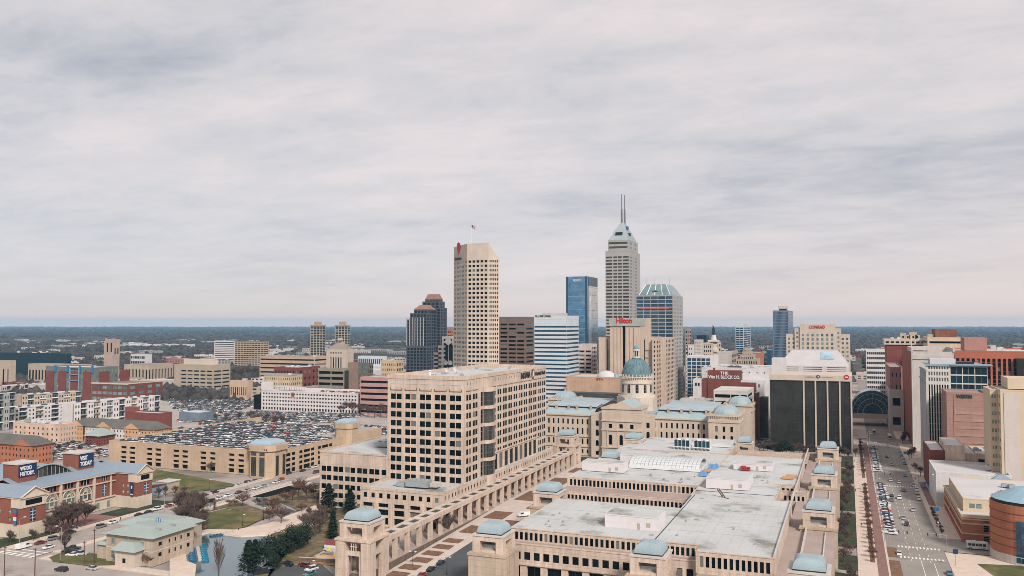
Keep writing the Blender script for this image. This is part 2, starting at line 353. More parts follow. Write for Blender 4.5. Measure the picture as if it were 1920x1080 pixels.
class Bld:
    def __init__(s, name, x, y, label, cat='building', group=None, wallm=BEIGE, cap=100):
        s.o = (x, y, 0.0); s.e = empty(name, s.o, label, cat, group); s.w = MB(s.o); s.wm = [wallm]; s.wins = []; s.roofs = {}; s.cap = cap; s.extra = {}
    def mi(s, mat):
        if mat not in s.wm: s.wm.append(mat)
        return s.wm.index(mat)
    def part(s, name, mat):
        k = (name, mat.name)
        if k not in s.extra: s.extra[k] = (MB(s.o), mat)
        return s.extra[k][0]
    def face(s, p0, p1, z0, z1, fs=None, mat=None, z1b=None):
        L = math.hypot(p1[0] - p0[0], p1[1] - p0[1])
        if L < 0.05: return
        d = ((p1[0] - p0[0]) / L, (p1[1] - p0[1]) / L); n = (d[1], -d[0]); mi = s.mi(mat) if mat else 0
        def P(u, z, dep=0.0): return (p0[0] + d[0] * u - n[0] * dep, p0[1] + d[1] * u - n[1] * dep, z)
        W = s.w
        zb = z1 if z1b is None else z1b
        if not fs:
            W.poly([P(0, z0), P(L, z0), P(L, zb), P(0, z1)], mi); return
        dep = fs.get('dep', 0.2) * (0.35 if abs(n[0]) > .5 and fs.get('dep', .35) < .95 else 1); ml = fs.get('ml', 0.5); mr = fs.get('mr', ml)
        if 'cl' in fs: cl = fs['cl']
        else:
            nc = fs.get('c', 1); p = (L - ml - mr) / nc; w = p * fs.get('w', 0.6); cl = []
            for i in range(nc):
                a = ml + p * i + (p - w) / 2
                if fs.get('pair'):
                    g = fs['pair']; cl += [(a, a + (w - g) / 2), (a + (w + g) / 2, a + w)]
                else: cl.append((a, a + w))
        if 'rl' in fs: rl = fs['rl']
        else:
            bz = z0 + fs.get('zb', 0.5); tz = min(z1, zb) - fs.get('zt', 0.8); nr = fs.get('r', 1); ph = (tz - bz) / nr; h = ph * fs.get('h', 0.6)
            rl = [(bz + ph * i + (ph - h) * 0.5, bz + ph * i + (ph - h) * 0.5 + h) for i in range(nr)]
        gm = fs.get('g', DARKW); mull = fs.get('mull'); fm = fs.get('fm', FRAMEG); arch = fs.get('arch', ())
        zc = z0
        for ri, (a, b) in enumerate(rl):
            if a > zc + 1e-4: W.poly([P(0, zc), P(L, zc), P(L, a), P(0, a)], mi)
            uc = 0.0
            for (u, v) in cl:
                if u > uc + 1e-4: W.poly([P(uc, a), P(u, a), P(u, b), P(uc, b)], mi)
                uc = v
                W.poly([P(u, a), P(u, a, dep), P(u, b, dep), P(u, b)], mi); W.poly([P(v, a, dep), P(v, a), P(v, b), P(v, b, dep)], mi)
                W.poly([P(u, a), P(v, a), P(v, a, dep), P(u, a, dep)], mi); W.poly([P(u, b, dep), P(v, b, dep), P(v, b), P(u, b)], mi)
                s.wins.append((P(u, a, dep - 0.02), d, v - u, b - a, gm, mull, fm))
                if ri in arch:
                    r = (v - u) / 2; cu = (u + v) / 2
                    pl = [P(u, b)] + [P(cu - r * math.cos(math.pi / 2 * i / 5), b - r + r * math.sin(math.pi / 2 * i / 5)) for i in range(6)]
                    pr = [P(v, b)] + [P(cu + r * math.sin(math.pi / 2 * i / 5), b - r + r * math.cos(math.pi / 2 * i / 5)) for i in range(6)]
                    W.poly(pl, mi); W.poly(pr, mi)
            if L > uc + 1e-4: W.poly([P(uc, a), P(L, a), P(L, b), P(uc, b)], mi)
            zc = b
        W.poly([P(0, zc), P(L, zc), P(L, zb), P(0, z1)], mi)
    def block(s, x0, x1, y0, y1, z0, z1, W=None, S=None, N=None, E=None, par=0.8, roof=ROOFG, mat=None, pt=0.4, cornice=None):
        zr = z1 - par
        s.face((x0, y0), (x1, y0), z0, zr, W, mat); s.face((x1, y0), (x1, y1), z0, zr, S, mat)
        s.face((x1, y1), (x0, y1), z0, zr, E, mat); s.face((x0, y1), (x0, y0), z0, zr, N, mat)
        s.part('roof', roof).poly([(x0, y0, zr), (x1, y0, zr), (x1, y1, zr), (x0, y1, zr)])
        if par > 0:
            m = s.part('parapet', cornice or (mat or s.wm[0])); e = 0.06 if not cornice else 0.3
            m.box(x0 - e, x1 + e, y0 - e, y0 + pt, zr - (0.0 if not cornice else 0.5), z1, bottom=True); m.box(x0 - e, x1 + e, y1 - pt, y1 + e, zr, z1, bottom=True)
            m.box(x0 - e, x0 + pt, y0 + pt, y1 - pt, zr, z1, bottom=True); m.box(x1 - pt, x1 + e, y0 + pt, y1 - pt, zr, z1, bottom=True)
    def poly_tower(s, pts, z0, tops, specs, roof=ROOFG, mats=None):
        n = len(pts)
        for i in range(n):
            j = (i + 1) % n
            s.face(pts[i], pts[j], z0, tops[i], specs[i] if specs else None, mats[i] if mats else None, z1b=tops[j])
        s.part('roof', roof).poly([(p[0], p[1], z) for p, z in zip(pts, tops)])
    def bands(s, x0, x1, y0, y1, zs, t=0.4, out=0.15, mat=WHITE, name='band'):
        for z in zs:
            m = MB(s.o); m.box(x0 - out, x1 + out, y0 - out, y1 + out, z, z + t, bottom=True); m.build(name, mat, s.e)
    def units(s, n, x0, x1, y0, y1, z, seed=1, big=3.0):
        r = random.Random(seed)
        for i in range(n):
            m = MB(s.o); w = r.uniform(0.5, 1) * big; l = r.uniform(0.5, 1.2) * big; h = r.uniform(0.35, 0.7) * big
            x = r.uniform(x0 + w, x1 - w); y = r.uniform(y0 + l, y1 - l)
            m.box(x - w / 2, x + w / 2, y - l / 2, y + l / 2, z + 0.3, z + h, 0, True)
            for sx in (-1, 1):
                for sy in (-1, 1): m.box(x + sx * w * .4 - .1, x + sx * w * .4 + .1, y + sy * l * .4 - .1, y + sy * l * .4 + .1, z, z + 0.3, 0)
            m.cyl(x, y, z + h, z + h + 0.25, w * .32, w * .32, 10, 1); m.box(x + w / 2, x + w / 2 + w * .4, y - l * .2, y + l * .2, z + 0.4, z + h * .6, 1, True)
            m.build('roof_unit', [r.choice([METAL, PALE, WHITE]), GREYC], s.e)
    def done(s):
        s.w.build('wall', s.wm, s.e)
        for (nm, _), (m, mat) in s.extra.items(): m.build(nm, mat, s.e)
        s.wins.sort(key=lambda w: (w[0][0] ** 2 + w[0][1] ** 2 + (w[0][2] - H) ** 2) / (w[2] * w[3]) ** 1)
        rest = {}
        for i, (p, d, w, h, gm, mull, fm) in enumerate(s.wins):
            if i < s.cap:
                o = link('window', pane_mesh(w, h, gm, mull, fm), s.e, (p[0] - s.o[0], p[1] - s.o[1], p[2]))
                o.rotation_euler = (0, 0, math.atan2(d[1], d[0]))
            else:
                m = rest.setdefault('r', MB(s.o)); n = (d[1], -d[0])
                key = [gm, fm or FRAMEG]
                if not hasattr(m, 'ml'): m.ml = []
                for q in key:
                    if q not in m.ml: m.ml.append(q)
                def P(u, z, dep=0.0): return (p[0] + d[0] * u + n[0] * dep, p[1] + d[1] * u + n[1] * dep, p[2] + z)
                m.poly([P(0, 0), P(w, 0), P(w, h), P(0, h)], m.ml.index(gm))
                if mull:
                    nx, nz, t = mull; k = m.ml.index(fm)
                    for i2 in range(1, nx): u = w * i2 / nx; m.poly([P(u - t / 2, 0, .1), P(u + t / 2, 0, .1), P(u + t / 2, h, .1), P(u - t / 2, h, .1)], k)
                    for i2 in range(1, nz): z = h * i2 / nz; m.poly([P(0, z - t / 2, .08), P(w, z - t / 2, .08), P(w, z + t / 2, .08), P(0, z + t / 2, .08)], k)
        for m in rest.values():
            o = m.build('windows', m.ml, s.e); tag(o, kind='stuff')
        return s
def solve(xl, xc, xr, yt, Y0, side='L', ytr=None):
    """measured box: near corner at column xc, west face towards xl (side L) or xr (side R)"""
    if side == 'L':
        x1, h = AY(xc, yt, Y0); x0 = AY(xl, yt, Y0)[0]; y1 = AX(xr, yt, x1)[0] if xr else Y0 + 30
    else:
        x0, h = AY(xc, yt, Y0); x1 = AY(xr, yt, Y0)[0]; y1 = AX(xl, yt, x0)[0] if xl else Y0 + 30
    return x0, x1, Y0, y1, h
def gable(m, x0, x1, y0, y1, z0, h, axis='x', over=0.6, mi=0):
    x0 -= over; x1 += over; y0 -= over; y1 += over
    if axis == 'x':
        ym = (y0 + y1) / 2
        m.poly([(x0, y0, z0), (x1, y0, z0), (x1, ym, z0 + h), (x0, ym, z0 + h)], mi); m.poly([(x1, y1, z0), (x0, y1, z0), (x0, ym, z0 + h), (x1, ym, z0 + h)], mi)
        m.poly([(x0, y1, z0), (x0, y0, z0), (x0, ym, z0 + h)], 1); m.poly([(x1, y0, z0), (x1, y1, z0), (x1, ym, z0 + h)], 1)
    else:
        xm = (x0 + x1) / 2
        m.poly([(x0, y0, z0), (xm, y0, z0 + h), (xm, y1, z0 + h), (x0, y1, z0)], mi); m.poly([(x1, y0, z0), (x1, y1, z0), (xm, y1, z0 + h), (xm, y0, z0 + h)], mi)
        m.poly([(x0, y0, z0), (x1, y0, z0), (xm, y0, z0 + h)], 1); m.poly([(x1, y1, z0), (x0, y1, z0), (xm, y1, z0 + h)], 1)
def hip(m, x0, x1, y0, y1, z0, h, ins=None, over=0.6, mi=0):
    x0 -= over; x1 += over; y0 -= over; y1 += over
    w, l = x1 - x0, y1 - y0; i = ins if ins is not None else min(w, l) / 2 * 0.999
    a = [(x0, y0, z0), (x1, y0, z0), (x1, y1, z0), (x0, y1, z0)]
    b = [(x0 + i, y0 + i, z0 + h), (x1 - i, y0 + i, z0 + h), (x1 - i, y1 - i, z0 + h), (x0 + i, y1 - i, z0 + h)]
    for k in range(4): j = (k + 1) % 4; m.poly([a[k], a[j], b[j], b[k]], mi)
    m.poly(b, mi); m.poly(a[::-1], mi)
def cushion(m, cx, cy, sx, sy, z0, h, mi=0, n=7, m2=None):
    prev = None
    for k in range(n + 1):
        t = k / n; q = math.cos(t * math.pi / 2 * 0.80) ** 0.7; z = z0 + h * math.sin(t * math.pi / 2)
        ring = [(cx - sx * q, cy - sy * q, z), (cx + sx * q, cy - sy * q, z), (cx + sx * q, cy + sy * q, z), (cx - sx * q, cy + sy * q, z)]
        if prev:
            for i in range(4): j = (i + 1) % 4; m.poly([prev[i], prev[j], ring[j], ring[i]], mi)
        prev = ring
    m.poly(prev, mi)
# ------------------------------------------------ ground, roads, lawns
def ground_mat():
    m, nt, b = base_mat('winter_land'); g = nt.nodes.new('ShaderNodeNewGeometry'); P = g.outputs['Position']
    n1 = _noise(nt, _map(nt, P, (1, 0.6, 1)), 0.0011, 8, 0.65); n2 = _noise(nt, P, 0.012, 4, 0.6)
    c = _mix(nt, _mr(nt, n1, 0.45, 0.62, 0, 1), (0.052, 0.050, 0.042), (0.13, 0.12, 0.095))
    c = _mix(nt, _mr(nt, n2, 0.62, 0.70, 0, 0.75), c, (0.36, 0.34, 0.31))
    nt.links.new(c, b.inputs['Base Color']); b.inputs['Roughness'].default_value = 1.0; b.inputs['Specular IOR Level'].default_value = 0.05
    return m
def sheet(name, pts, z, mat, kind='structure', lab=None):
    m = MB(); m.poly([(p[0], p[1], z if len(p) < 3 else p[2]) for p in pts]); o = m.build(name, mat); o['kind'] = kind
    return o
def gpoly(name, px, z, mat): return sheet(name, [G(x, y, 0) for x, y in px], z, mat)
def gslab(name, px, z, mat):
    m = MB(); m.prism([G(x, y, 0) for x, y in px][::-1], -.2, z); o = m.build(name, mat); o['kind'] = 'structure'; return o
def rect(name, x0, x1, y0, y1, z, mat): return sheet(name, [(x0, y0), (x1, y0), (x1, y1), (x0, y1)], z, mat)
R = 25000
sheet('ground', [(R * math.cos(2 * math.pi * i / 64), R * math.sin(2 * math.pi * i / 64)) for i in range(64)], -0.3, ground_mat())
ASPH = wall('asphalt', (0.255, 0.225, 0.20), 0.12, 0.0, scale=0.08, stain=((0.11, 0.105, 0.10), 0.06, 0.55, 0.45))
ASPHD = wall('dark_asphalt', (0.075, 0.08, 0.082), 0.12, 0.0, scale=0.1)
CITYG = wall('city_paving', (0.34, 0.29, 0.26), 0.15, 0.0, scale=0.04, stain=((0.13, 0.115, 0.10), 0.018, 0.5, 0.7))
LOT = wall('parking_lot_paving', (0.36, 0.315, 0.29), 0.12, 0.0, scale=0.05, stain=((0.20, 0.18, 0.165), 0.03, 0.55, 0.5))
SIDE = wall('pinkish_sidewalk', (0.55, 0.44, 0.365), 0.08, 0.0, scale=0.3, joint=0.0)
PLAZA = wall('plaza_paving', (0.50, 0.42, 0.37), 0.08, 0.0, scale=0.3)
BRICKPAVE = wall('brick_paving', (0.22, 0.125, 0.11), 0.12, 0.0, scale=0.5)
MARK = plain('road_marking', (0.68, 0.66, 0.62), 0.8)
rect('city_ground', -1500, 700, 60, 1700, -0.2, CITYG)
# Washington Street (east-west) on the right
rect('road', 13.0, 33.5, 150, 1500, 0.0, ASPH)
rect('road', 33.5, 120, 372, 392, 0.004, ASPH); rect('road', -60, 13.0, 690, 712, 0.004, ASPH); rect('road', 33.5, 110, 694, 716, 0.004, ASPH)
def kerbed(name, x0, x1, y0, y1, mat, z=0.14):
    m = MB(); m.box(x0, x1, y0, y1, -0.2, z); o = m.build(name, mat); o['kind'] = 'structure'; return o
kerbed('sidewalk', 2.3, 8.9, 160, 690, SIDE); kerbed('sidewalk', 12.3, 13.1, 160, 690, SIDE, 0.16)
kerbed('brick_path', 8.9, 12.3, 300, 686, BRICKPAVE, 0.17)
kerbed('sidewalk', 33.5, 46, 394, 692, SIDE); kerbed('sidewalk', 33.5, 60, 300, 370, SIDE)
kerbed('sidewalk', -3.6, 13.0, 714, 1100, SIDE); kerbed('sidewalk', 33.5, 44, 718, 1100, SIDE)
kerbed('planting_bed', 13.1, 16.6, 356, 370, SOIL, 0.3); kerbed('planting_bed', 13.1, 16.8, 322, 350, SOIL, 0.3)
for a, bb in ((345, 420), (424, 500), (530, 600), (604, 685)): kerbed('planting_bed', 6.7, 8.3, a, bb, SOIL, 0.3)
gpoly('lawn', [(1862, 1080), (1832, 1058), (1925, 1062), (1925, 1090)], 0.2, GRASS)
for a, bb in ((332, 352), (366, 428), (436, 500)): kerbed('lawn', -5.3, 2.2, a, bb, GRASSD, 0.25)
kerbed('lawn', -5.3, 2.2, 250, 326, GRASSD, 0.25); kerbed('lawn', -5.0, 2.2, 512, 560, GRASSD, 0.25); kerbed('lawn', -60, 2.2, 566, 612, GRASSD, 0.25)
kerbed('lawn', -215, -62, 522, 545, GRASSD, 0.12); kerbed('lawn', -62, -20, 520, 548, GRASSD, 0.12)
m = MB()
for y in range(352, 690, 9):
    if 500 < y < 525: continue
    for x in (21.0, 24.2, 27.4): m.box(x - .08, x + .08, y, y + 3.2, 0, 0.006)
for x in (24.2, 28.4): m.box(x - .1, x + .1, 280, 352, 0, 0.006)
for yy in (373, 356.5, 509, 690):
    for k in range(12): m.box(17.3 + k * 1.3, 17.9 + k * 1.3, yy, yy + 2.4, 0, 0.006)
o = m.build('road_markings', MARK); o['kind'] = 'structure'
# Ohio Street on the left and the cross street in the foreground
ASPHL = wall('worn_asphalt', (0.33, 0.285, 0.255), 0.12, 0.0, scale=0.1, stain=((0.16, 0.15, 0.14), 0.08, 0.54, 0.6))
rect('road', -306, -287.3, 236, 900, 0.0, ASPHL); rect('road', -900, -150, 195, 236, 0.004, ASPHL)
kerbed('sidewalk', -310.5, -306, 242, 420, SIDE); kerbed('sidewalk', -287.3, -283.5, 246, 430, SIDE)
kerbed('sidewalk', -283.5, -222, 236.5, 241.5, SIDE, 0.16)
m = MB()
for y in range(262, 620, 9): m.box(-296.8, -296.6, y, y + 3, 0, 0.006)
m.box(-306, -287.5, 240.5, 241.1, 0, 0.006); m.box(-306, -287.5, 243.6, 244.2, 0, 0.006)
for k in range(6): m.box(-306 + k * 3.4, -304.4 + k * 3.4, 236.5, 239.5, 0.005, 0.01)
o = m.build('road_markings', MARK); o['kind'] = 'structure'
gpoly('lawn', [(92, 1046), (118, 1036), (150, 1034), (228, 1048), (235, 1060), (170, 1062), (100, 1054)], 0.22, GRASS)
kerbed('lawn', -323, -311, 236, 335, GRASSD, 0.2)
rect('brick_plaza', -330, -310.6, 268, 300, 0.24, BRICKPAVE)
gpoly('lawn', [(283, 878), (440, 908), (438, 915), (330, 925), (284, 902)], 0.1, GRASS)
gpoly('lawn', [(386, 998), (392, 962), (420, 955), (468, 962), (497, 972), (462, 988), (420, 1000)], 0.25, GRASS)
gpoly('parking_lot', [(205, 840), (160, 790), (330, 742), (492, 735), (728, 760), (760, 840), (470, 830)], 0.0, LOT)
gpoly('parking_lot', [(390, 932), (560, 885), (620, 868), (600, 950), (500, 935)], 0.01, ASPH) if False else None
rect('road', -620, -330, 528, 548, 0.01, PALE)
rect('parking_lot', -283, -252, 365, 420, 0.02, ASPH)
# canal basin and promenade
wall('leaf_litter', (.16, .12, .07), .4, 0.0, scale=.3, stain=((.07, .08, .04), .2, .5, .8))
COP = wall('canal_coping', (0.48, 0.42, 0.36), 0.08, 0.1)
def water_mat():
    m, nt, b = base_mat('canal_water'); b.inputs['Base Color'].default_value = (0.11, 0.17, 0.19, 1); b.inputs['Metallic'].default_value = 0.4; b.inputs['Roughness'].default_value = 0.06
    b.inputs['Specular IOR Level'].default_value = 0.5; b.inputs['IOR'].default_value = 2.6
    g = nt.nodes.new('ShaderNodeNewGeometry'); bp = nt.nodes.new('ShaderNodeBump'); bp.inputs['Strength'].default_value = 0.05
    nt.links.new(_noise(nt, g.outputs['Position'], 1.4, 2), bp.inputs['Height']); nt.links.new(bp.outputs[0], b.inputs['Normal']); return m
WATER = water_mat()
wp = [(346, 1012), (392, 1000), (452, 1008), (508, 1004), (560, 985), (575, 990), (520, 1030), (500, 1090), (365, 1090), (368, 1062), (350, 1055)]
gslab('promenade', [(318, 1085), (318, 1020), (335, 1005), (346, 1014), (350, 1055), (368, 1062), (365, 1090)], 0.7, SIDE)
gslab('promenade', [(335, 1005), (392, 995), (440, 996), (500, 985), (590, 950), (604, 955), (560, 985), (508, 1004), (452, 1008), (392, 1000), (346, 1012)], 0.7, SIDE)
gslab('bank', [(508, 1004), (560, 985), (575, 990), (640, 1000), (632, 1022), (560, 1056), (520, 1066), (470, 1085), (500, 1090), (520, 1030)], 0.6, MATS['leaf_litter'])
gpoly('canal_water', wp, 0.06, WATER)
gpoly('canal_water', [(560, 985), (520, 965), (472, 938), (500, 930), (545, 955), (590, 972)], 0.06, WATER)
m = MB()
wg = [G(x, y) for x, y in wp]
for i in range(4):
    a, b2 = wg[i], wg[i + 1]; m.tube((a[0], a[1], 0.1), (b2[0], b2[1], 0.1), 0.35, 0.35, 4)
o = m.build('canal_coping', COP); o['kind'] = 'structure'
gpoly('driveway', [(470, 1085), (520, 1066), (560, 1058), (605, 1060), (625, 1078), (628, 1095), (470, 1095)], 0.05, ASPHD)
gpoly('garden_ground', [(560, 1056), (600, 1030), (632, 1020), (640, 1080), (625, 1060)], 0.04, wall('mulch_ground', (0.26, 0.155, 0.07), 0.3, 0.0, scale=0.4))
gpoly('playground_surface', [(588, 1042), (600, 1034), (625, 1030), (640, 1036), (636, 1050), (605, 1052)], 0.08, wall('playground_sand', (0.55, 0.34, 0.19), 0.1, 0.0))
gpoly('garden_ground', [(520, 935), (560, 905), (600, 915), (612, 950), (670, 960), (640, 1010), (590, 975)], 0.03, wall('leaf_litter', (0.16, 0.12, 0.07), 0.4, 0.0, scale=0.3, stain=((0.07, 0.08, 0.04), 0.2, 0.5, 0.8)))
gpoly('garden_ground', [(500, 925), (535, 912), (600, 905), (608, 930), (560, 960), (545, 950), (505, 935)], 0.05, MATS['leaf_litter'])
gpoly('garden_ground', [(590, 955), (640, 965), (640, 1040), (600, 1030), (560, 1040), (545, 1030), (590, 985)], 0.05, MATS['leaf_litter'])
gpoly('garden_ground', [(392, 940), (430, 935), (520, 965), (500, 972), (470, 962), (420, 952), (395, 958)], 0.05, MATS['leaf_litter'])
gpoly('garden_ground', [(318, 955), (370, 935), (392, 945), (388, 1000), (345, 1004), (352, 975)], 0.06, MATS['leaf_litter'])
# sloping plaza street between the arcade and the low stone building
def zr(y): return max(0.0, min(3.0, (y - 268) / 110 * 3.0))
m = MB(); ys = [150, 230, 268, 300, 340, 378, 440, 520]
for a, b2 in zip(ys, ys[1:]): m.poly([(-153.6, a, zr(a) + .03), (-110, a, zr(a) + .03), (-110, b2, zr(b2) + .03), (-153.6, b2, zr(b2) + .03)])
o = m.build('plaza_street', PLAZA); o['kind'] = 'structure'
m = MB()
for a, b2 in ((150, 230), (230, 268), (268, 300), (300, 318)): m.poly([(-140.5, a, zr(a) + .05), (-121, a, zr(a) + .05), (-121, b2, zr(b2) + .05), (-140.5, b2, zr(b2) + .05)])
o = m.build('road', ASPHD); o['kind'] = 'structure'
for i, y in enumerate((256, 265, 274, 283, 292, 301, 310)):
    m = MB(); m.box(-151.5, -144.5, y, y + 5.5, zr(y), zr(y) + 0.32); o = m.build('planting_bed', SOIL); o['kind'] = 'structure'
for x0, x1, y0, y1 in ((-151, -142, 325, 337), (-140, -130, 340, 350), (-151, -142, 350, 372), (-139, -128, 372, 388), (-151, -141, 388, 410), (-151, -141, 430, 450), (-138, -127, 450, 466), (-150, -142, 470, 485)):
    m = MB(); m.box(x0, x1, y0, y1, zr(y0), zr(y0) + 0.4); o = m.build('planting_bed', SOIL); o['kind'] = 'structure'

# ------------------------------------------------ the tall beige government tower and its wings
def XY(px, py, X): return AX(px, py, X)[0]
t = Bld('office_tower', -180, 352.6, 'tall beige stone government office block with paired square windows and INDIANA lettering', 'office block', cap=100)
X1, Y0, X0, Y1 = -162.0, 352.6, -201.0, 466.6
rl = [(55.45 - 4.1 * k - 2.55, 55.45 - 4.1 * k) for k in range(9, -1, -1)]
wc = []
for i in range(5):
    a = 1.75 + i * 7.62; wc += [(a, a + 2.6), (a + 3.05, a + 5.65)]
NUL = dict(mull=None)
t.face((X0, Y0), (X1, Y0), 14.0, 62.4, dict(cl=wc, rl=rl, dep=0.15))
prs = [(155, 245), (285, 375)] ; prs2 = [(670, 738), (778, 852), (888, 962), (995, 1067), (1100, 1172), (1205, 1275), (1303, 1370), (1400, 1465), (1492, 1555), (1582, 1643), (1670, 1730)]
def s_cols(lst):
    out = []
    for a, b in lst:
        ya = XY(860 + a / 10.667, 745, X1) - Y0; yb = XY(860 + b / 10.667, 735, X1) - Y0; g = (yb - ya) * 0.12; ya -= .06; yb += .12
        out += [(ya, (ya + yb - g) / 2), ((ya + yb + g) / 2, yb)]
    return out
cA = s_cols(prs); cB = s_cols(prs2)
yg0 = XY(901, 745, X1); yg1 = XY(921.5, 745, X1)
ym0 = cB[0][0] + Y0 - 1.0; ym1 = cB[17][1] + Y0 + 1.5
t.face((X1, Y0), (X1, yg0 - 0.5), 14.0, 62.4, dict(cl=[(a, b) for a, b in cA], rl=rl, dep=0.2))
t.face((X1, yg0 - 0.5), (X1, yg1), 14.0, 62.4, dict(cl=[(.7, 3.2)], rl=[(16.2 + k * 8.2, 22.8 + k * 8.2) for k in range(5)], dep=.2, mull=(1, 3, .1)))
t.face((X1, yg1), (X1, ym1), 24.9, 62.4, dict(cl=[(a + Y0 - yg1, b + Y0 - yg1) for a, b in cB[:18]], rl=rl[2:], dep=0.2))
t.face((X1, ym1), (X1, Y1), 14.0, 62.4, dict(cl=[(a + Y0 - ym1, b + Y0 - ym1) for a, b in cB[18:]], rl=rl, dep=0.2))
# tall glass bays under the middle windows
n = 9; cl = [(2 + i * (ym1 - yg1 - 3) / n, 2 + i * (ym1 - yg1 - 3) / n + (ym1 - yg1 - 3) / n * 0.62) for i in range(n)]
t.face((X1 + 0.5, yg1), (X1 + 0.5, ym1), 14.0, 24.9, dict(cl=cl, rl=[(16.6, 24.0)], dep=0.5, mull=(3, 3, .08), g=DARKW, fm=DGREY))
t.w.box(X1, X1 + 0.9, yg1 - .2, ym1 + .6, 24.9, 25.4)
t.face((X1, Y1), (X0, Y1), 14, 62.4); t.face((X0, Y1), (X0, Y0), 14, 62.4)
t.part('roof', ROOFW).poly([(X0, Y0, 62.4), (X1, Y0, 62.4), (X1, Y1, 62.4), (X0, Y1, 62.4)])
pm = t.part('parapet', BEIGE)
for (a, b2, c, d) in ((X0 - .25, X1 + .25, Y0 - .25, Y0 + .9), (X0 - .25, X1 + .25, Y1 - .9, Y1 + .25), (X0 - .25, X0 + .9, Y0 + .9, Y1 - .9), (X1 - .9, X1 + .25, Y0 + .9, Y1 - .9)): pm.box(a, b2, c, d, 62.4, 64.2, 0, True)
for i in range(5):
    lg = MB(t.o); a = X0 + 1.5 + i * 7.62; lg.box(a, a + 6.2, Y0 - 0.18, Y0 - 0.003, 57.0, 57.3, 0, True); lg.box(a, a + .25, Y0 - 0.18, Y0 - 0.003, 57.3, 58.2, 0, True); lg.box(a + 5.95, a + 6.2, Y0 - 0.18, Y0 - 0.003, 57.3, 58.2, 0, True); lg.build('ledge', STONEW, t.e)
for i in range(5): a = X0 + 1.7 + i * 7.62; pan = MB(t.o); pan.box(a, a + 5.8, Y0 - 0.1, Y0 - 0.003, 60.0, 61.0, 0, True); pan.build('louvre', PALE, t.e)
for i in range(0, len(cA) + len(cB), 2):
    lg = MB(t.o); cc = (cA + cB)[i]; y = Y0 + cc[0]; y2 = Y0 + (cA + cB)[i + 1][1]; lg.box(X1 + .003, X1 + 0.16, y - .3, y2 + .3, 57.0, 57.3, 0, True)
    lg.build('ledge', STONEW, t.e)
    for k in (0.2, 0.8): m = y + (y2 - y) * k; lg = MB(t.o); lg.box(X1 + .003, X1 + .12, m, m + .25, 60.0, 61.2, 0, True); lg.build('vent_slot', STONEW, t.e)
# curved glass bay
ybc = (yg0 + yg1) / 2 + 2.0; rr = (yg1 - yg0) / 2 - 1.5
for k in range(5):
    g = MB(t.o); z0 = 16.2 + k * 8.2 - (0 if k else 0)
    pts = [(X1 + rr * 0.55 * math.sin(math.pi * i / 12) + 0.1, ybc - rr * math.cos(math.pi * i / 12)) for i in range(13)]
    for i in range(12): g.poly([(*pts[i], z0), (*pts[i + 1], z0), (*pts[i + 1], z0 + 6.6), (*pts[i], z0 + 6.6)], 0)
    for i in range(0, 13, 3): g.tube((*pts[i], z0), (*pts[i], z0 + 6.6), .12, .12, 4, 1)
    for zz in (z0 + 2.3, z0 + 4.4):
        for i in range(12): g.tube((*pts[i], zz), (*pts[i + 1], zz), .1, .1, 4, 1)
    g.build('curved_window', [GLASSD, DGREY], t.e)
    g = MB(t.o); o2 = [(X1 + (rr + .5) * 0.6 * math.sin(math.pi * i / 12) + 0.05, ybc - (rr + .4) * math.cos(math.pi * i / 12)) for i in range(13)]
    g.prism(o2, z0 + 6.6, z0 + 8.2); g.build('curved_spandrel', BEIGE, t.e)
g = MB(t.o); g.prism([(X1 + (rr + .5) * 0.6 * math.sin(math.pi * i / 12) + 0.05, ybc - (rr + .4) * math.cos(math.pi * i / 12)) for i in range(13)], 12, 16.2); g.build('curved_spandrel', BEIGE, t.e)
# podium along the arcade
PX = -160.2
pc = [(2 + i * 3.35, 3.1 + i * 3.35) for i in range(42)]
t.face((PX, 328.4), (PX, 473), 0, 16.2, dict(cl=pc, rl=[(13.0, 14.7)], dep=0.35))
t.part('podium_roof', ROOFW).poly([(X1, 352, 16.15), (PX, 352, 16.15), (PX, 473, 16.15), (X1, 473, 16.15)])
xl = AY(676, 912, 328.4)[0]
wl = PX - xl
t.face((xl, 328.4), (PX, 328.4), 0, 16.0, dict(cl=[(2.4 + i * (wl - 3.4) / 10, 4.1 + i * (wl - 3.4) / 10) for i in range(10)], rl=[(12.0, 13.9)], dep=0.35), None) if False else None
nb = 5; bw = (wl - 1.6) / nb
t.face((xl, 328.4), (PX, 328.4), 10.9, 16.0, dict(cl=[(1.6 + i * (wl - 1.6) / 10, 3.3 + i * (wl - 1.6) / 10) for i in range(10)], rl=[(12.1, 14.2)], dep=0.2))
t.face((xl, 328.4), (PX, 328.4), 0, 10.9, dict(cl=[(1.2 + i * bw, 1.2 + i * bw + bw * .64) for i in range(nb)], rl=[(0.8, 3.8), (4.8, 7.3), (8.2, 9.9)], dep=0.7, mull=(3, 1, .08), fm=BLACK))
for i in range(nb + 1):
    a = xl + i * bw - .9 + (0.3 if i == 0 else 0); t.w.box(a + .9 if i == 0 else a + .3, a + 1.6, 327.7, 328.38, 0, 10.6)
t.face((xl, 352.6), (xl, 328.4), 0, 16.0)
t.part('front_wing_roof', ROOFW).poly([(xl, 328.4, 15.4), (PX, 328.4, 15.4), (PX, 352.5, 15.4), (xl, 352.5, 15.4)])
pm.box(xl - .15, PX + .15, 328.25, 328.9, 15.4, 16.4, 0, True); pm.box(xl - .15, xl + .5, 328.9, 352.5, 15.4, 16.4, 0, True); pm.box(PX - .5, PX + .15, 328.9, 352.5, 16.0, 16.4, 0, True)
m = MB(t.o); m.box(-183, -172, 337, 341.5, 16.2, 19.2, 0, True); m.box(-171.5, -168, 338, 343, 16.5, 18.2, 1, True); m.box(-188, -184, 338, 342, 15.7, 17.4, 0, True)
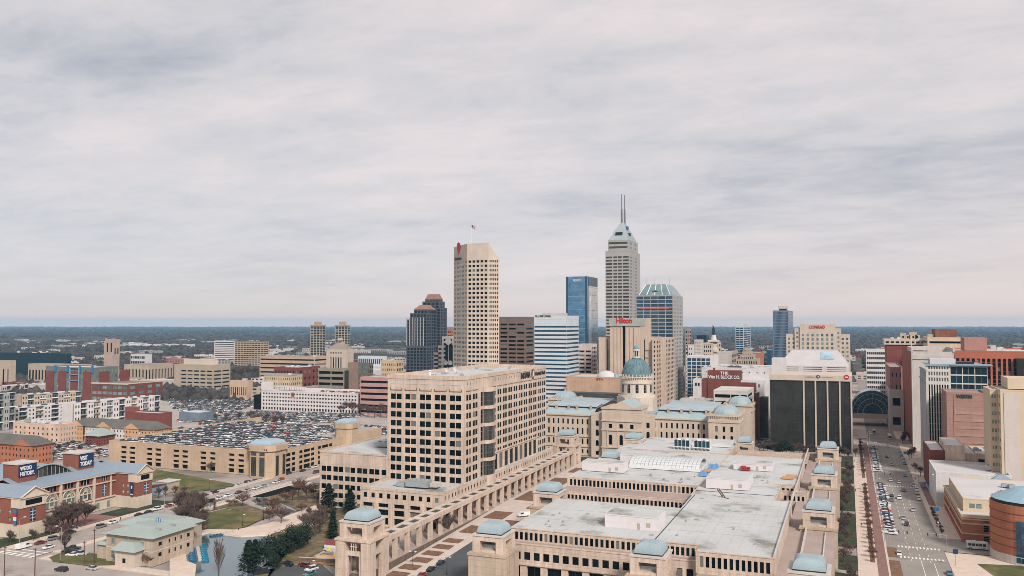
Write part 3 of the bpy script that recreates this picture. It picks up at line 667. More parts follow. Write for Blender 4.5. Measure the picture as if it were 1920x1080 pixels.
for i in range(7): m.tube((-190 + i * 2.2, 339 - i * .2, 15.8), (-189 + i * 2.2, 343, 16.4 + (i % 3) * .5), .25, .25, 6, 0)
for i in range(5): m.cyl(-181.5 + i * 2, 339.2, 19.2, 19.5, .8, .8, 10, 2)
m.build('roof_unit', [METAL, PALE, GREYC], t.e)
# north wing
XW = AY(600, 845, 352.6)[0]
pc = []
for i in range(6): a = 1.0 + i * 6.6; pc += [(a, a + 2.55), (a + 2.95, a + 5.5)]
t.face((XW, 352.6), (X0, 352.6), 0, 26.0, dict(cl=[c for c in pc if c[1] < X0 - XW - .3], rl=[(0.8, 3.0), (4.9, 7.2), (9.0, 11.3), (13.1, 15.4), (17.2, 19.7)], dep=0.15))
t.face((XW, 420), (XW, 352.6), 0, 26.0)
t.part('north_wing_roof', ROOFW).poly([(XW, 352.6, 26.0), (X0 - .01, 352.6, 26.0), (X0 - .01, 420, 26.0), (XW, 420, 26.0)])
pm.box(XW - .15, X0 - .3, 352.4, 353.2, 26.0, 26.7, 0, True); pm.box(XW - .15, XW + .5, 353.2, 420, 26.0, 26.7, 0, True); pm.box(XW, X0, 419.4, 420.1, 26.0, 26.7, 0, True)
m = MB(t.o); m.box(-222, -204, 376, 381, 26.6, 28.6, 0, True); m.build('roof_unit', [METAL, TANBR, GREYC], t.e); m = MB(t.o); m.box(-218, -210, 392, 400, 26.0, 29.4, 1); m.box(-218.2, -209.8, 391.8, 400.2, 29.4, 29.7, 1, True); m.build('stair_head', [METAL, TANBR], t.e); m = MB(t.o)
for i in range(6): m.cyl(-220 + i * 3, 378.5, 28.6, 29.0, 1.0, 1.0, 12, 2)
m.build('roof_fans', [METAL, TANBR, GREYC], t.e)
t.units(6, -198, -166, 360, 460, 62.4, 5, 2.2)
# sign
ya = XY(860 + 1240 / 10.667, 700, X1); yb = XY(860 + 1430 / 10.667, 697, X1)
sign_text(t, 'INDIANA', (X1, ya, 58.6), (0, 1), 3.3, BLACK, width=yb - ya, bold=0.02)
yc = XY(860 + 1525 / 10.667, 697, X1); yd = XY(860 + 1725 / 10.667, 694, X1)
sign_text(t, 'A State that Works', (X1, yc, 59.2), (0, 1), 2.2, BLACK, width=yd - yc, bold=0.02)
m = MB(t.o); ye = (yb + yc) / 2
for k in range(18):
    a0, a1 = 2 * math.pi * k / 18, 2 * math.pi * (k + 1) / 18
    for r0, r1, mi in ((1.9, 2.4, 0),): m.poly([(X1 + .3, ye + r0 * math.cos(a0), 60.4 + r0 * 1.15 * math.sin(a0)), (X1 + .3, ye + r1 * math.cos(a0), 60.4 + r1 * 1.15 * math.sin(a0)), (X1 + .3, ye + r1 * math.cos(a1), 60.4 + r1 * 1.15 * math.sin(a1)), (X1 + .3, ye + r0 * math.cos(a1), 60.4 + r0 * 1.15 * math.sin(a1))], mi)
m.poly([(X1 + .32, ye - .7, 62.2), (X1 + .32, ye + .2, 57.0), (X1 + .32, ye + .9, 61.0), (X1 + .32, ye + .3, 63.8)], 0); m.poly([(X1 + .36, ye - .2, 60), (X1 + .36, ye + .6, 58.6), (X1 + .36, ye + 1.3, 61.5), (X1 + .36, ye + .2, 62.6)], 1)
m.build('torch_emblem', [BLACK, FRAMEW], t.e)
t.done()
def dish(x, y, z, r, label, white=True, az=0):
    e = empty('satellite_dish', (x, y, z), label, 'satellite dish', 'satellite dishes on the tower roof')
    m = MB((x, y, z)); m.tube((x, y, z), (x, y, z + r + .8), .25, .18, 6); m.tube((x, y, z + r + .8), (x + .3, y - .9, z + r + 1), .12, .05, 5); m.box(x - 1, x + 1, y - .8, y + .8, z, z + .15); m.build('stand', METAL, e)
    m = MB((x, y, z)); rings = []
    for k in range(5):
        q = r * k / 4; d = (q / r) ** 2 * 0.35 * r
        rings.append([(x + q * math.cos(a * math.pi / 8), y - .2 - d, z + r + .9 + q * math.sin(a * math.pi / 8)) for a in range(16)])
    for k in range(4):
        for i in range(16): j = (i + 1) % 16; m.poly([rings[k][i], rings[k][j], rings[k + 1][j], rings[k + 1][i]])
    m.build('reflector', ROOFB, e, True)
x, z = AY(856, 668, 400); dish(x, 400, 62.4, 1.5, 'white satellite dish beside its twin on the roof of the beige government tower')
x, z = AY(840, 668, 395); dish(x, 395, 62.4, 1.2, 'smaller satellite dish left of the white one on the beige government tower roof')
# steam vent pipe cluster (white) on the roof
x, z = AY(806, 672, 372)
e = empty('exhaust_stack', (x, 372, 62.4), 'small white exhaust stack near the left edge of the beige tower roof', 'exhaust stack')
m = MB((x, 372, 62.4)); m.cyl(x, 372, 62.4, 65.0, .7, .5, 10); m.build('pipe', FRAMEW, e)
m = MB((x, 372, 62.4)); m.cyl(x, 372, 65.0, 65.6, .9, .3, 10); m.build('cowl', FRAMEW, e)

# arcade
e = Bld('arcade', -157, 268, 'long beige colonnade with open beam roof running along the foot of the tower', 'arcade', wallm=BEIGE)
A0, A1 = 268.0, 494.0; npier = 24; st = (A1 - A0) / npier
m = MB(e.o)
for i in range(npier + 1):
    y = A0 + i * st
    p = MB(e.o)
    for xx in (-155.4, -160.0): p.box(xx, xx + 1.4, y - .95, y + .95, 2.2, 10.2); p.box(xx - .12 if xx < -158 else xx, xx + 1.52 if xx > -158 else xx + 1.4, y - 1.1, y + 1.1, 2.0, 2.9)
    p.build('pier', BEIGE, e.e)
for xx in (-155.4, -160.0): m.box(xx - (.1 if xx < -158 else 0), xx + 1.5, A0 - 1, A1 + 1, 10.2, 12.0, 0, True); 
m.build('beam', BEIGE, e.e)
m = MB(e.o)
for i in range(npier):
    y = A0 + (i + .5) * st; m.box(-158.5, -155.4, y - 1.5, y + 1.5, 11.72, 12.05, 0, True)
m.build('roof_slats', PALE, e.e)
m = MB(e.o); m.poly([(-158.6, A0, 11.7), (-155.3, A0, 11.7), (-155.3, A1, 11.7), (-158.6, A1, 11.7)]); m.build('opening_shade_sheet', plain('opening_shade', (.05, .055, .05), .8), e.e)  # dark sheet below the slats paints the shade seen in the open roof
m = MB(e.o); m.box(-160.1, -153.5, 256, A1 + 2, 0, 2.6); m.build('plinth', STONEW, e.e)
m = MB(e.o); m.box(-160.1, -153.8, 256, A1 + 2, 2.6, 2.75); m.build('floor', ROOFT, e.e)

# domed pavilions
def pavilion(x0, x1, y0, y1, zt, label, full=True, zb=0.0, group=None, blank=False):
    e = empty('pavilion', ((x0 + x1) / 2, (y0 + y1) / 2, zb), label, 'pavilion', group)
    o = ((x0 + x1) / 2, (y0 + y1) / 2, zb)
    m = MB(o); pw = (x1 - x0) * 0.24
    zs = zt - 5.6           # ledge
    # upper stage: piers and lintels round a slot
    for a, b in ((x0, x0 + pw), (x1 - pw, x1)):
        for c, d in ((y0, y0 + pw), (y1 - pw, y1)): m.box(a, b, c, d, zs, zt - 2.0)
    m.box(x0, x1, y0, y1, zt - 2.0, zt - .5, 0, True)
    m.box(x0 + .3, x1 - .3, y0 + .3, y1 - .3, zs, zs + .7)
    ex = 1.0; X0_, X1_, Y0_, Y1_ = x0 - ex, x1 + ex, y0 - ex, y1 + ex; pl = (X1_ - X0_) * 0.27
    m.build('upper_stage', BEIGE, e)
    m = MB(o)
    if full:
        for a, b in ((X0_, X0_ + pl), (X1_ - pl, X1_)):
            for c, d in ((Y0_, Y0_ + pl), (Y1_ - pl, Y1_)): m.box(a, b, c, d, zb, zs - 1.2)
        # portal frames: inner jambs, lintel, slot
        il = pl + .9
        for zz0, zz1 in ((zs - 5.8, zs - 4.3),):
            m.box(X0_ + pl, X1_ - pl, Y0_ + .4, Y0_ + 1.5, zz0, zz1, 0, True); m.box(X0_ + pl, X1_ - pl, Y1_ - 1.5, Y1_ - .4, zz0, zz1, 0, True)
            m.box(X0_ + .4, X0_ + 1.5, Y0_ + pl, Y1_ - pl, zz0, zz1, 0, True); m.box(X1_ - 1.5, X1_ - .4, Y0_ + pl, Y1_ - pl, zz0, zz1, 0, True)
        for a in (X0_ + pl, X1_ - pl - .9): m.box(a, a + .9, Y0_ + .4, Y0_ + 1.5, zb, zs - 5.8); m.box(a, a + .9, Y1_ - 1.5, Y1_ - .4, zb, zs - 5.8)
        for a in (Y0_ + pl, Y1_ - pl - .9): m.box(X0_ + .4, X0_ + 1.5, a, a + .9, zb, zs - 5.8); m.box(X1_ - 1.5, X1_ - .4, a, a + .9, zb, zs - 5.8)
        m.box(X0_ + .02, X1_ - .02, Y0_ + .02, Y1_ - .02, zs - 1.2, zs, 0, True)
        m.box(X0_ - .3, X1_ + .3, Y0_ - .3, Y1_ + .3, zs - .9, zs - .2, 0, True)
        # small screen in the slot
        cx = (X0_ + X1_) / 2
        for k in (-1, 0, 1): m.box(cx + k * .9 - .12, cx + k * .9 + .12, Y0_ + .5, Y0_ + .8, zs - 4.3, zs - 1.2)
        m.box(cx - 1.4, cx + 1.4, Y0_ + .52, Y0_ + .78, zs - 2.9, zs - 2.65, 0, True)
    else:
        m.box(X0_, X1_, Y0_, Y1_, zb, zs)
        m.box(X0_ - .3, X1_ + .3, Y0_ - .3, Y1_ + .3, zs - .9, zs - .2, 0, True)
    m.build('lower_stage', BEIGE2 if not full else BEIGE, e)
    m = MB(o); m.box(x0 - .25, x1 + .25, y0 - .25, y1 + .25, zt - .5, zt, 0, True); m.build('cornice', PALE, e)
    m = MB(o); m.box(x0 + 1.0, x1 - 1.0, y0 + 1.0, y1 - 1.0, zt, zt + .35); m.build('dome_kerb', BLACK, e)
    m = MB(o); cushion(m, (x0 + x1) / 2, (y0 + y1) / 2, (x1 - x0) / 2 - 1.05, (y1 - y0) / 2 - 1.05, zt + .35, 2.9); m.build('dome', COPPER, e)
    if not full:
        m = MB(o)
        for zz in (1.2,): m.box(x0 + 2, x1 - 2, y0 + 2.5, y1 - 2.5, zs + .7, zs + 2.0)
        m.build('roof_unit', METAL, e)
    return e
pavilion(-164.0, -152.3, 255.2, 266.0, 20.2, 'domed beige open pavilion tower at the near end of the long colonnade')
pavilion(-166.0, -154.6, 495, 506, 20.2, 'domed beige open pavilion tower at the far end of the long colonnade')

# ------------------------------------------------ the low stepped government building in the foreground
s = Bld('government_building', -65, 270, 'sprawling low beige government building with flat white roofs and rows of narrow windows', 'government building', wallm=BEIGE, cap=100)
def nar(x0, x1, z0, zt, pitch=1.9, wf=0.56, m0=.8): return dict(c=max(1, int((x1 - x0 - 2 * m0) / pitch)), w=wf, ml=m0, rl=[(z0, zt)], dep=0.5)
Y = 271.3; TZ = 13.9
xs = -117.5
# lower front: big bays below, square windows above
s.face((xs, Y), (-44, Y), 7.6, TZ, dict(c=21, w=.64, ml=1.2, rl=[(8.9, 11.5)], dep=.3)); s.face((xs, Y + .15), (-44, Y + .15), 0, 7.2, dict(c=10, w=.68, ml=.6, rl=[(1.0, 6.8)], dep=1.0, mull=(2, 1, .2), fm=BLACK))
s.w.box(xs, -44, Y - .35, Y + .14, 7.2, 7.8, 0, True)
s.part('parapet', BEIGE).box(xs, -44, Y - .15, Y + .5, TZ, TZ + .35)
s.face((-40, 258), (-5.5, 258), 0, 11.4, dict(c=9, w=.6, ml=1, rl=[(6.0, 8.6)], dep=.5)); s.face((-44, 271), (-44, 258), 0, 11.4); s.face((-44, 258), (-40, 258), 0, 11.4)
s.part('terrace', ROOFT).poly([(-44, 258, 11.4), (-5.5, 258, 11.4), (-5.5, 268, 11.4), (-44, 268, 11.4)])
s.part('terrace', ROOFT).poly([(xs, Y, TZ), (-44, Y, TZ), (-44, 276, TZ), (xs, 276, TZ)])
s.part('terrace', ROOFT).poly([(-21.3, 268, 12.6), (-5.4, 268, 12.6), (-5.4, 505, 12.6), (-21.3, 505, 12.6)])
s.part('terrace', ROOFT).poly([(xs, 276, 11.0), (-105, 276, 11.0), (-105, 505, 11.0), (xs, 505, 11.0)])
s.face((-5.4, 258), (-5.4, 505), 0, 12.6, None, BEIGE2)
s.face((xs, 505), (xs, 271), 0, 11.0)
for a, b in ((273, 330), (343, 420), (433, 492)):     # trough between the two outer parapets
    s.part('parapet', PALE).box(-15.2, -14.7, a, b, 12.6, 14.4, 0, True); s.part('parapet', PALE).box(-8.6, -8.2, a, b, 12.6, 13.2, 0, True)
# upper front block (stepped plan)
uz = 18.0
s.block(-44.6, -44.5, 300, 300.1, 0, 1); s.block(-108.5, -60.0, 275.3, 327, TZ - 3, uz, W=dict(c=26, w=.62, ml=1.2, rl=[(14.4, 17.0)], dep=.25), N=dict(c=22, w=.56, ml=1.2, rl=[(14.6, 16.9)]), par=.0, roof=ROOFW)
s.block(-60.0, -44.5, 275.3, 356, TZ - 3, uz, W=dict(c=8, w=.62, ml=1.2, rl=[(14.4, 17.0)], dep=.25), par=.0, roof=ROOFW)
s.block(-44.5, -21.3, 268, 356, 11.4, uz, W=dict(c=12, w=.62, ml=.9, rl=[(13.4, 16.7)], dep=.25), par=.0, roof=ROOFW)
pp = s.part('parapet', BEIGE)
pp.box(-108.6, -44.6, 275.15, 275.7, uz, uz + .3, 0, True); pp.box(-44.6, -21.15, 267.85, 268.4, uz, uz + .3, 0, True)
pk = s.part('coping', PALE); pk.box(-21.6, -21.1, 268.4, 392, uz - .2, uz + 1.0, 0, True); pk.box(-108.65, -108.1, 275.7, 327, uz, uz + .3, 0, True); pk.box(-108.1, -60.0, 326.6, 327.1, uz, uz + .3, 0, True)
s.part('roof_seam', BLACK).box(-59.3, -59.0, 275.7, 356, uz + .01, uz + .12)
sm = MB(s.o)
for k in range(1, 24): sm.box(-108 + k * 3.6, -107.93 + k * 3.6, 275.8, 326.5 if k < 13 else 355.8, uz + .005, uz + .03)
for k in range(1, 5): sm.box(-108 if k < 3 else -59, -21.8, 276 + k * 17, 276.08 + k * 17, uz + .03, uz + .05)
sm.build('membrane_laps', wall('lap_grey', (.39, .39, .385)), s.e)
for k in range(22):
    sm = MB(s.o); x = rnd.uniform(-104, -26); y = rnd.uniform(280, 352)
    if x < -58: y = 280 + (y - 280) * .6
    if -82 < x < -57 and 286 < y < 304: continue
    sm.cyl(x, y, uz, uz + .5, .3, .3, 8); sm.cyl(x, y, uz + .5, uz + .7, .45, .3, 8, 1) if k % 2 else sm.box(x - .8, x + .6, y - .5, y + .5, uz, uz + .35, 1); sm.build('roof_vent', [METAL, GREYC], s.e)
# second row
s.block(-121, -61, 363, 378, 0, 14.1, W=dict(c=33, w=.62, ml=1.0, rl=[(4.0, 6.6), (9.9, 12.8)], dep=.25), par=.25, roof=ROOFT)
s.block(-120.6, -60.2, 376.5, 500, 0, uz, W=dict(c=32, w=.62, ml=1.0, rl=[(14.2, 17.0)], dep=.25), par=.25, roof=ROOFW)
s.block(-60.9, -27.6, 355.8, 392, 0, uz + .02, W=dict(c=16, w=.6, ml=1.0, rl=[(13.9, 16.5)], dep=.5), par=.25, roof=ROOFW)
s.block(-60.2, -21.4, 392, 470, 0, uz + .04, W=dict(c=20, w=.6, ml=1.0, rl=[(13.9, 16.5)], dep=.5), par=.25, roof=ROOFW)
s.block(-27.6, -16.6, 384, 392.1, 0, 15.6, W=dict(c=5, w=.5, ml=1.0, rl=[(12.9, 14.9)]), par=.2, roof=ROOFT)
s.part('coping', PALE).box(-21.5, -21.0, 392, 505, uz, uz + .9, 0, True)
s.part('roof_seam', BLACK).box(-60.9, -27.6, 366, 366.2, uz - .2, uz - .08)
# open-beam frames at the back
for k in range(7): s.w.box(-58, -21, 472 + k * 4.8, 473.2 + k * 4.8, 15.2, 16.4, 0, True)
s.w.box(-58.5, -57.5, 471, 504, 15.2, 16.4, 0, True); s.w.box(-21.5, -20.5, 471, 504, 15.2, 16.4, 0, True)
s.face((-60, 504), (-5.4, 504), 0, 15.2)
s.block(-113.6, -60.3, 470.1, 522, 0, uz + .5, par=.25, roof=ROOFW)
# white penthouses
def ph(b, x0, x1, y0, y1, z0, z1, doors=True, mat=WALLW):
    m = MB(b.o); m.box(x0, x1, y0, y1, z0, z1); m.poly([(x0 + .3, y0 + .3, z1 + .02), (x1 - .3, y0 + .3, z1 + .02), (x1 - .3, y1 - .3, z1 + .02), (x0 + .3, y1 - .3, z1 + .02)], 2)
    if doors: m.box(x1 - 4.2, x1 - 2.8, y0 - .05, y0, z0 + 1.0, z0 + 2.4, 1, True); m.box(x1 - 7.4, x1 - 6.4, y0 - .05, y0, z0, z0 + 2.1, 1, True)
    m.box(x0 - .1, x1 + .1, y0 - .1, y0, z1 - .3, z1, 0, True)
    m.build('penthouse', [mat, YEL if False else TANBR, ROOFW], b.e)
ph(s, -79.0, -60.3, 289, 301, uz, 22.4)
ph(s, -57.2, -39.5, 372.5, 391, uz, 22.4)
ph(s, -119.0, -98.6, 395, 404, uz, 22.4)
ph(s, -108, -90, 425, 433, uz, 22.0, False)
ph(s, -52, -34, 424, 436, uz, 21.2)
ph(s, -92, -62, 494, 512, uz + .5, 20.6, False)
# vaulted skylight
m = MB(s.o); yv0, yv1 = 411, 432; xv0, xv1 = -100, -66; rc = (yv1 - yv0) / 2; nseg = 10
for k in range(18):
    xa = xv0 + (xv1 - xv0) * k / 18; xb = xv0 + (xv1 - xv0) * (k + 1) / 18
    for i in range(nseg):
        a0, a1 = math.pi * i / nseg, math.pi * (i + 1) / nseg
        m.poly([(xa + .12, 421.5 - rc * math.cos(a0), 19.2 + 3.2 * math.sin(a0)), (xb - .12, 421.5 - rc * math.cos(a0), 19.2 + 3.2 * math.sin(a0)), (xb - .12, 421.5 - rc * math.cos(a1), 19.2 + 3.2 * math.sin(a1)), (xa + .12, 421.5 - rc * math.cos(a1), 19.2 + 3.2 * math.sin(a1))], 0)
        m.tube((xa, 421.5 - rc * math.cos(a0), 19.2 + 3.2 * math.sin(a0)), (xa, 421.5 - rc * math.cos(a1), 19.2 + 3.2 * math.sin(a1)), .1, .1, 4, 1)
for i in range(nseg): a0 = math.pi * i / nseg; m.tube((xv0, 421.5 - rc * math.cos(a0), 19.22 + 3.2 * math.sin(a0)), (xv1, 421.5 - rc * math.cos(a0), 19.22 + 3.2 * math.sin(a0)), .07, .07, 4, 1)
m.box(xv0, xv1, 410.6, 411.1, 18, 19.3, 2); m.box(xv1, xv1 + .4, 410.6, 432.4, 18, 19.3, 2)
m.build('skylight', [wall('skylight_glass', (0.52, 0.54, 0.54), .04, 0), GREYC, FRAMEW], s.e)
# cooling units with dark fins
for x0 in (-90.5, -79.5):
    m = MB(s.o)
    for k in range(2): m.box(x0 + k * 4.2, x0 + 4 + k * 4.2, 478, 482, 20.0, 23.4, 1, True); m.cyl(x0 + 2 + k * 4.2, 480, 23.4, 24.0, 1.5, 1.5, 12, 0)
    for k in range(5): m.box(x0 - .3 + k * 2.15, x0 - .05 + k * 2.15, 477.6, 482.4, 18.2, 23.6, 0)
    m.box(x0 - .4, x0 + 8.8, 477.5, 482.5, 19.6, 20.0, 0, True)
    m.build('cooling_unit', [FRAMEW, GLASST], s.e)
s.units(14, -118, -62, 380, 408, uz - .2, 9, 1.3); s.units(6, -55, -24, 394, 420, uz - .2, 11, 1.3); s.units(4, -100, -80, 280, 350, uz, 12, .9)
m = MB(s.o)      # leaning steel stair
m.tube((-48.5, 355.6, 17.9), (-45.2, 352.2, 18.05), .25, .25, 4); m.tube((-49.5, 356.4, 21), (-47.0, 354.8, 18.1), .3, .3, 4); m.tube((-50.3, 356.2, 21), (-47.8, 354.4, 18.1), .3, .3, 4)
for k in range(6): f = k / 5; m.tube((-49.5 + 2.5 * f, 356.4 - 1.6 * f, 21 - 2.9 * f), (-50.3 + 2.5 * f, 356.2 - 1.8 * f, 21 - 2.9 * f), .12, .12, 4)
m.build('roof_ladder', BROWNM, s.e)
s.done()
PG = 'small domed pavilions round the edge of the low government building'
pavilion(-114.0, -103.3, 255.4, 265.9, 20.0, 'domed pavilion at the near left corner of the low government building', False, 0, PG)
for (y, lb) in ((331.5, 'second domed pavilion from the near end of the row along the street lawn'), (412.5, 'third domed pavilion from the near end of the row along the street lawn'), (498, 'farthest domed pavilion of the row along the street lawn, beside the pale beam frames')):
    pavilion(-16.2, -5.4, y, y + 10.8, 20.0, lb, False, 0, PG)
pavilion(-16.2, -5.4, 249.4, 260.5, 20.0, 'nearest domed pavilion of the row along the street lawn, at the photo\'s bottom edge', False, 0, PG)
a = AY(1181, 1040, 252)[0]; b2 = AY(1247, 1046, 252)[0]
pavilion(a, b2, 252, 262.6, 19.4, 'domed pavilion standing in front of the middle of the low government building', False, 0, PG)
pavilion(-119.5, -108.8, 328.1, 338.6, 20.0, 'domed pavilion halfway along the left side of the low government building', False, 0, PG)
pavilion(-120.0, -109.5, 428, 438.5, 19.0, 'domed pavilion partly hidden behind the white penthouse on the left side of the low building', False, 0, PG)
pavilion(-124.2, -113.2, 496.3, 507, 20.0, 'domed pavilion in front of the capitol entrance steps', False, 0, PG)
pavilion(-60.5, -51.4, 504.3, 515, 20.0, 'domed pavilion at the back of the low building near the capitol corner', False, 0, PG)
# blue tarpaulins, orange timber and red boxes left on the roof
def roof_thing(name, lab, cat, x, y, z, builder, mats):
    e_ = MB((x, y, z)); builder(e_); o = e_.build(name, mats, None, False, (x, y, z)); return tag(o, lab, cat)
def lumpy(m, x0, x1, y0, y1, z0, z1, seed, n=5):
    r = random.Random(seed); g = [[(x0 + (x1 - x0) * i / n, y0 + (y1 - y0) * j / n, z0 + (0 if i in (0, n) or j in (0, n) else r.uniform(.5, 1) * (z1 - z0))) for i in range(n + 1)] for j in range(n + 1)]
    for j in range(n):
        for i in range(n): m.poly([g[j][i], g[j][i + 1], g[j + 1][i + 1], g[j + 1][i]])
TARP = plain('blue_tarp', (0.10, 0.22, 0.42), .6)
roof_thing('tarpaulin', 'blue tarpaulin over a heap beside the end of the glass roof vault', 'tarpaulin', -63, 404, 18, lambda m: lumpy(m, -65.2, -61.0, 400, 406, 18, 20, 3), TARP)
roof_thing('tarpaulin', 'smaller blue tarpaulin on the white roof behind the orange timber stack', 'tarpaulin', -62, 424, 18, lambda m: lumpy(m, -64, -59.6, 420, 430, 18, 20, 4), TARP)
def planks(m, x, y, z):
    for k in range(6):
        for j in range(3): m.box(x - 2.5, x + 2.5, y + k * .7, y + k * .7 + .55, z + j * .3, z + j * .3 + .26, 0, True)
roof_thing('timber_stack', 'stack of orange timber boards between the two blue tarpaulins', 'timber', -62, 411, 18, lambda m: planks(m, -62, 411, 18), plain('raw_timber', (.45, .28, .16), .8))
roof_thing('timber_stack', 'pile of orange building timber near the right edge of the white roof', 'timber', -25, 408, 18, lambda m: [planks(m, -26, 406, 18), planks(m, -24.6, 411, 18)], plain('raw_timber2', (.48, .28, .15), .8))
for i, (x, lb) in enumerate(((-47.2, 'larger red metal box against the white penthouse wall'), (-44.9, 'smaller red metal box beside the larger red one on the white roof'))):
    w = 1.1 - i * .25
    roof_thing('tool_box', lb, 'box', x, 423, 18, lambda m: [m.box(x - w, x + w, 422, 423.5, 18.2, 20 - i * .4, 0, True), m.box(x - w - .05, x + w + .05, 421.95, 423.55, 20 - i * .4, 20.15 - i * .4, 0, True), m.box(x - .4, x + .4, 421.9, 422, 19, 19.3, 1, True)], [RED, BLACK])
# ------------------------------------------------ state capitol
c = Bld('capitol', -138, 590, 'pale limestone capitol with a green ribbed dome, long windowed wings and pale blue roofs', 'capitol', wallm=CAPST, cap=100)
CX = -138.0; Y = 546.0
wing = dict(c=9, w=.36, ml=2.2, rl=[(1.5, 4.0), (7.4, 11.2), (14.0, 18.2), (20.6, 24.0)], dep=.5, arch=(1, 2))
ez = 26.5
for sx in (-1, 1):
    xa, xb = sorted((CX + sx * 21, CX + sx * 56))
    c.face((xa, Y + 7), (xb, Y + 7), 0, ez, wing)
    c.w.box(xa, xb, Y + 6.4, Y + 6.98, 5.6, 6.3, 0, True); c.w.box(xa, xb, Y + 6.4, Y + 6.98, 12.3, 12.9, 0, True)
    c.w.box(xa, xb, Y + 6.2, Y + 7.4, ez - .2, ez + .7, 0, True)
    # stepped bay beside the centre
    xc0, xc1 = sorted((CX + sx * 13, CX + sx * 21)); c.block(xc0, xc1, Y + 3, Y + 12, 0, 28.5, W=dict(c=1, w=.3, rl=[(1.5, 4), (7.4, 11.2), (14, 18.2), (20.6, 24)], arch=(1, 2)), S=dict(c=1, w=.3, rl=[(7.4, 11.2), (14, 18.2), (20.6, 24)]) if sx > 0 else None, par=1.2, roof=COPPER)
    # end pavilion
    xe0, xe1 = sorted((CX + sx * 56, CX + sx * 75))
    for yy in (Y, Y + 72):
        c.block(xe0, xe1, yy, yy + 26, 0, 31, W=dict(c=3, w=.34, ml=2.5, rl=[(1.5, 4), (7.4, 11.4), (14, 18.4), (20.6, 24)], dep=.5, arch=(1, 2)), S=dict(c=4, w=.3, ml=2.5, rl=[(1.5, 4), (7.4, 11.4), (14, 18.4), (20.6, 24)], dep=.5, arch=(1, 2)), par=1.5, roof=COPPER)
        c.w.box(xe0 - .5, xe1 + .5, yy - .5, yy + 26.5, 26.3, 27.1, 0, True); c.w.box(xe0 - .7, xe1 + .7, yy - .7, yy + 26.7, 30.2, 31.0, 0, True)
        if yy == Y:
            c.w.poly([(xe0 + 2, yy - .55, 27.1), (xe1 - 2, yy - .55, 27.1), ((xe0 + xe1) / 2, yy - .55, 29.8)]); 
            for k in range(14): x = xe0 + .3 + k * (xe1 - xe0 - 1) / 13; c.w.box(x, x + .55, yy - .9, yy - .7, 29.3, 30.2, 0, True)
        for k in range(15): x = xe0 + k * (xe1 - xe0 - .6) / 14; c.w.box(x, x + .6, yy - .4, yy + .1, 31, 31.9)
        for k in range(20): y_ = yy + k * 25.2 / 19; c.w.box(xe1 - .1, xe1 + .4, y_, y_ + .7, 31, 31.9); c.w.box(xe0 - .4, xe0 + .1, y_, y_ + .7, 31, 31.9)
        m = MB(c.o); xm, ymm = (xe0 + xe1) / 2, yy + 13
        prev = None
        for k in range(9):
            a = math.pi / 2 * k / 8; q = math.cos(a) ** .8; z = 31 + 5.2 * math.sin(a); rx, ry = 8.2, 11.5
            ring = [(xm + rx * q * math.cos(t_) * (1.12 if i % 4 == 2 else 1), ymm + ry * q * math.sin(t_) * (1.12 if i % 4 == 2 else 1), z) for i, t_ in [(i, 2 * math.pi * i / 16) for i in range(16)]]
            if prev:
                for i in range(16): j = (i + 1) % 16; m.poly([prev[i], prev[j], ring[j], ring[i]])
            prev = ring
        m.cyl(xm, ymm, 35.5, 37.5, 1.0, .5, 8); m.build('corner_dome', COPPER, c.e)
    # wing roof: shallow slopes with a dark skylight line and chimneys
    m = MB(c.o); ya, yb = Y + 7, Y + 65
    m.poly([(xa, ya, ez + .3), (xb, ya, ez + .3), (xb, ya + 9, ez + 4.0), (xa, ya + 9, ez + 4.0)]); m.poly([(xa, ya + 9, ez + 4.0), (xb, ya + 9, ez + 4.0), (xb, yb, ez + 7.0), (xa, yb, ez + 7.0)], 0); m.poly([(xa, ya + 9.0, ez + 4.0), (xb, ya + 9.0, ez + 4.0), (xb, ya + 9.0, ez + 5.0), (xa, ya + 9.0, ez + 5.0)], 1); m.poly([(xa, ya + 9, ez + 5.0), (xb, ya + 9, ez + 5.0), (xb, ya + 30, ez + 6.6), (xa, ya + 30, ez + 6.6)], 2)
    for k in range(18): x = xa + (xb - xa) * (k + .5) / 18; m.tube((x, ya + .2, ez + .35), (x, ya + 8.9, ez + 4.03), .06, .06, 3, 0)
    m.build('wing_roof', [wall('wing_copper', (.31, .385, .395), .08, .1, rough=.5), BLACK, wall('wing_roof_flat', (.34, .39, .42), .08, 0, rough=.5)], c.e)
    for k in (0.2, .45, .62, .9):
        m = MB(c.o); x = xa + (xb - xa) * k; m.box(x - .7, x + .7, ya + 6.5, ya + 8, ez + 2, ez + 5.6); m.box(x - .9, x + .9, ya + 6.3, ya + 8.2, ez + 5.6, ez + 6); m.build('chimney', TANBR, c.e)
    c.w.box(min(xe0, xa), max(xe1, xb), Y + 64, Y + 66, 0, 27)
c.block(CX - 21, CX + 21, Y + 12.1, Y + 64, 0, 28.0, par=.2, roof=COPPER)
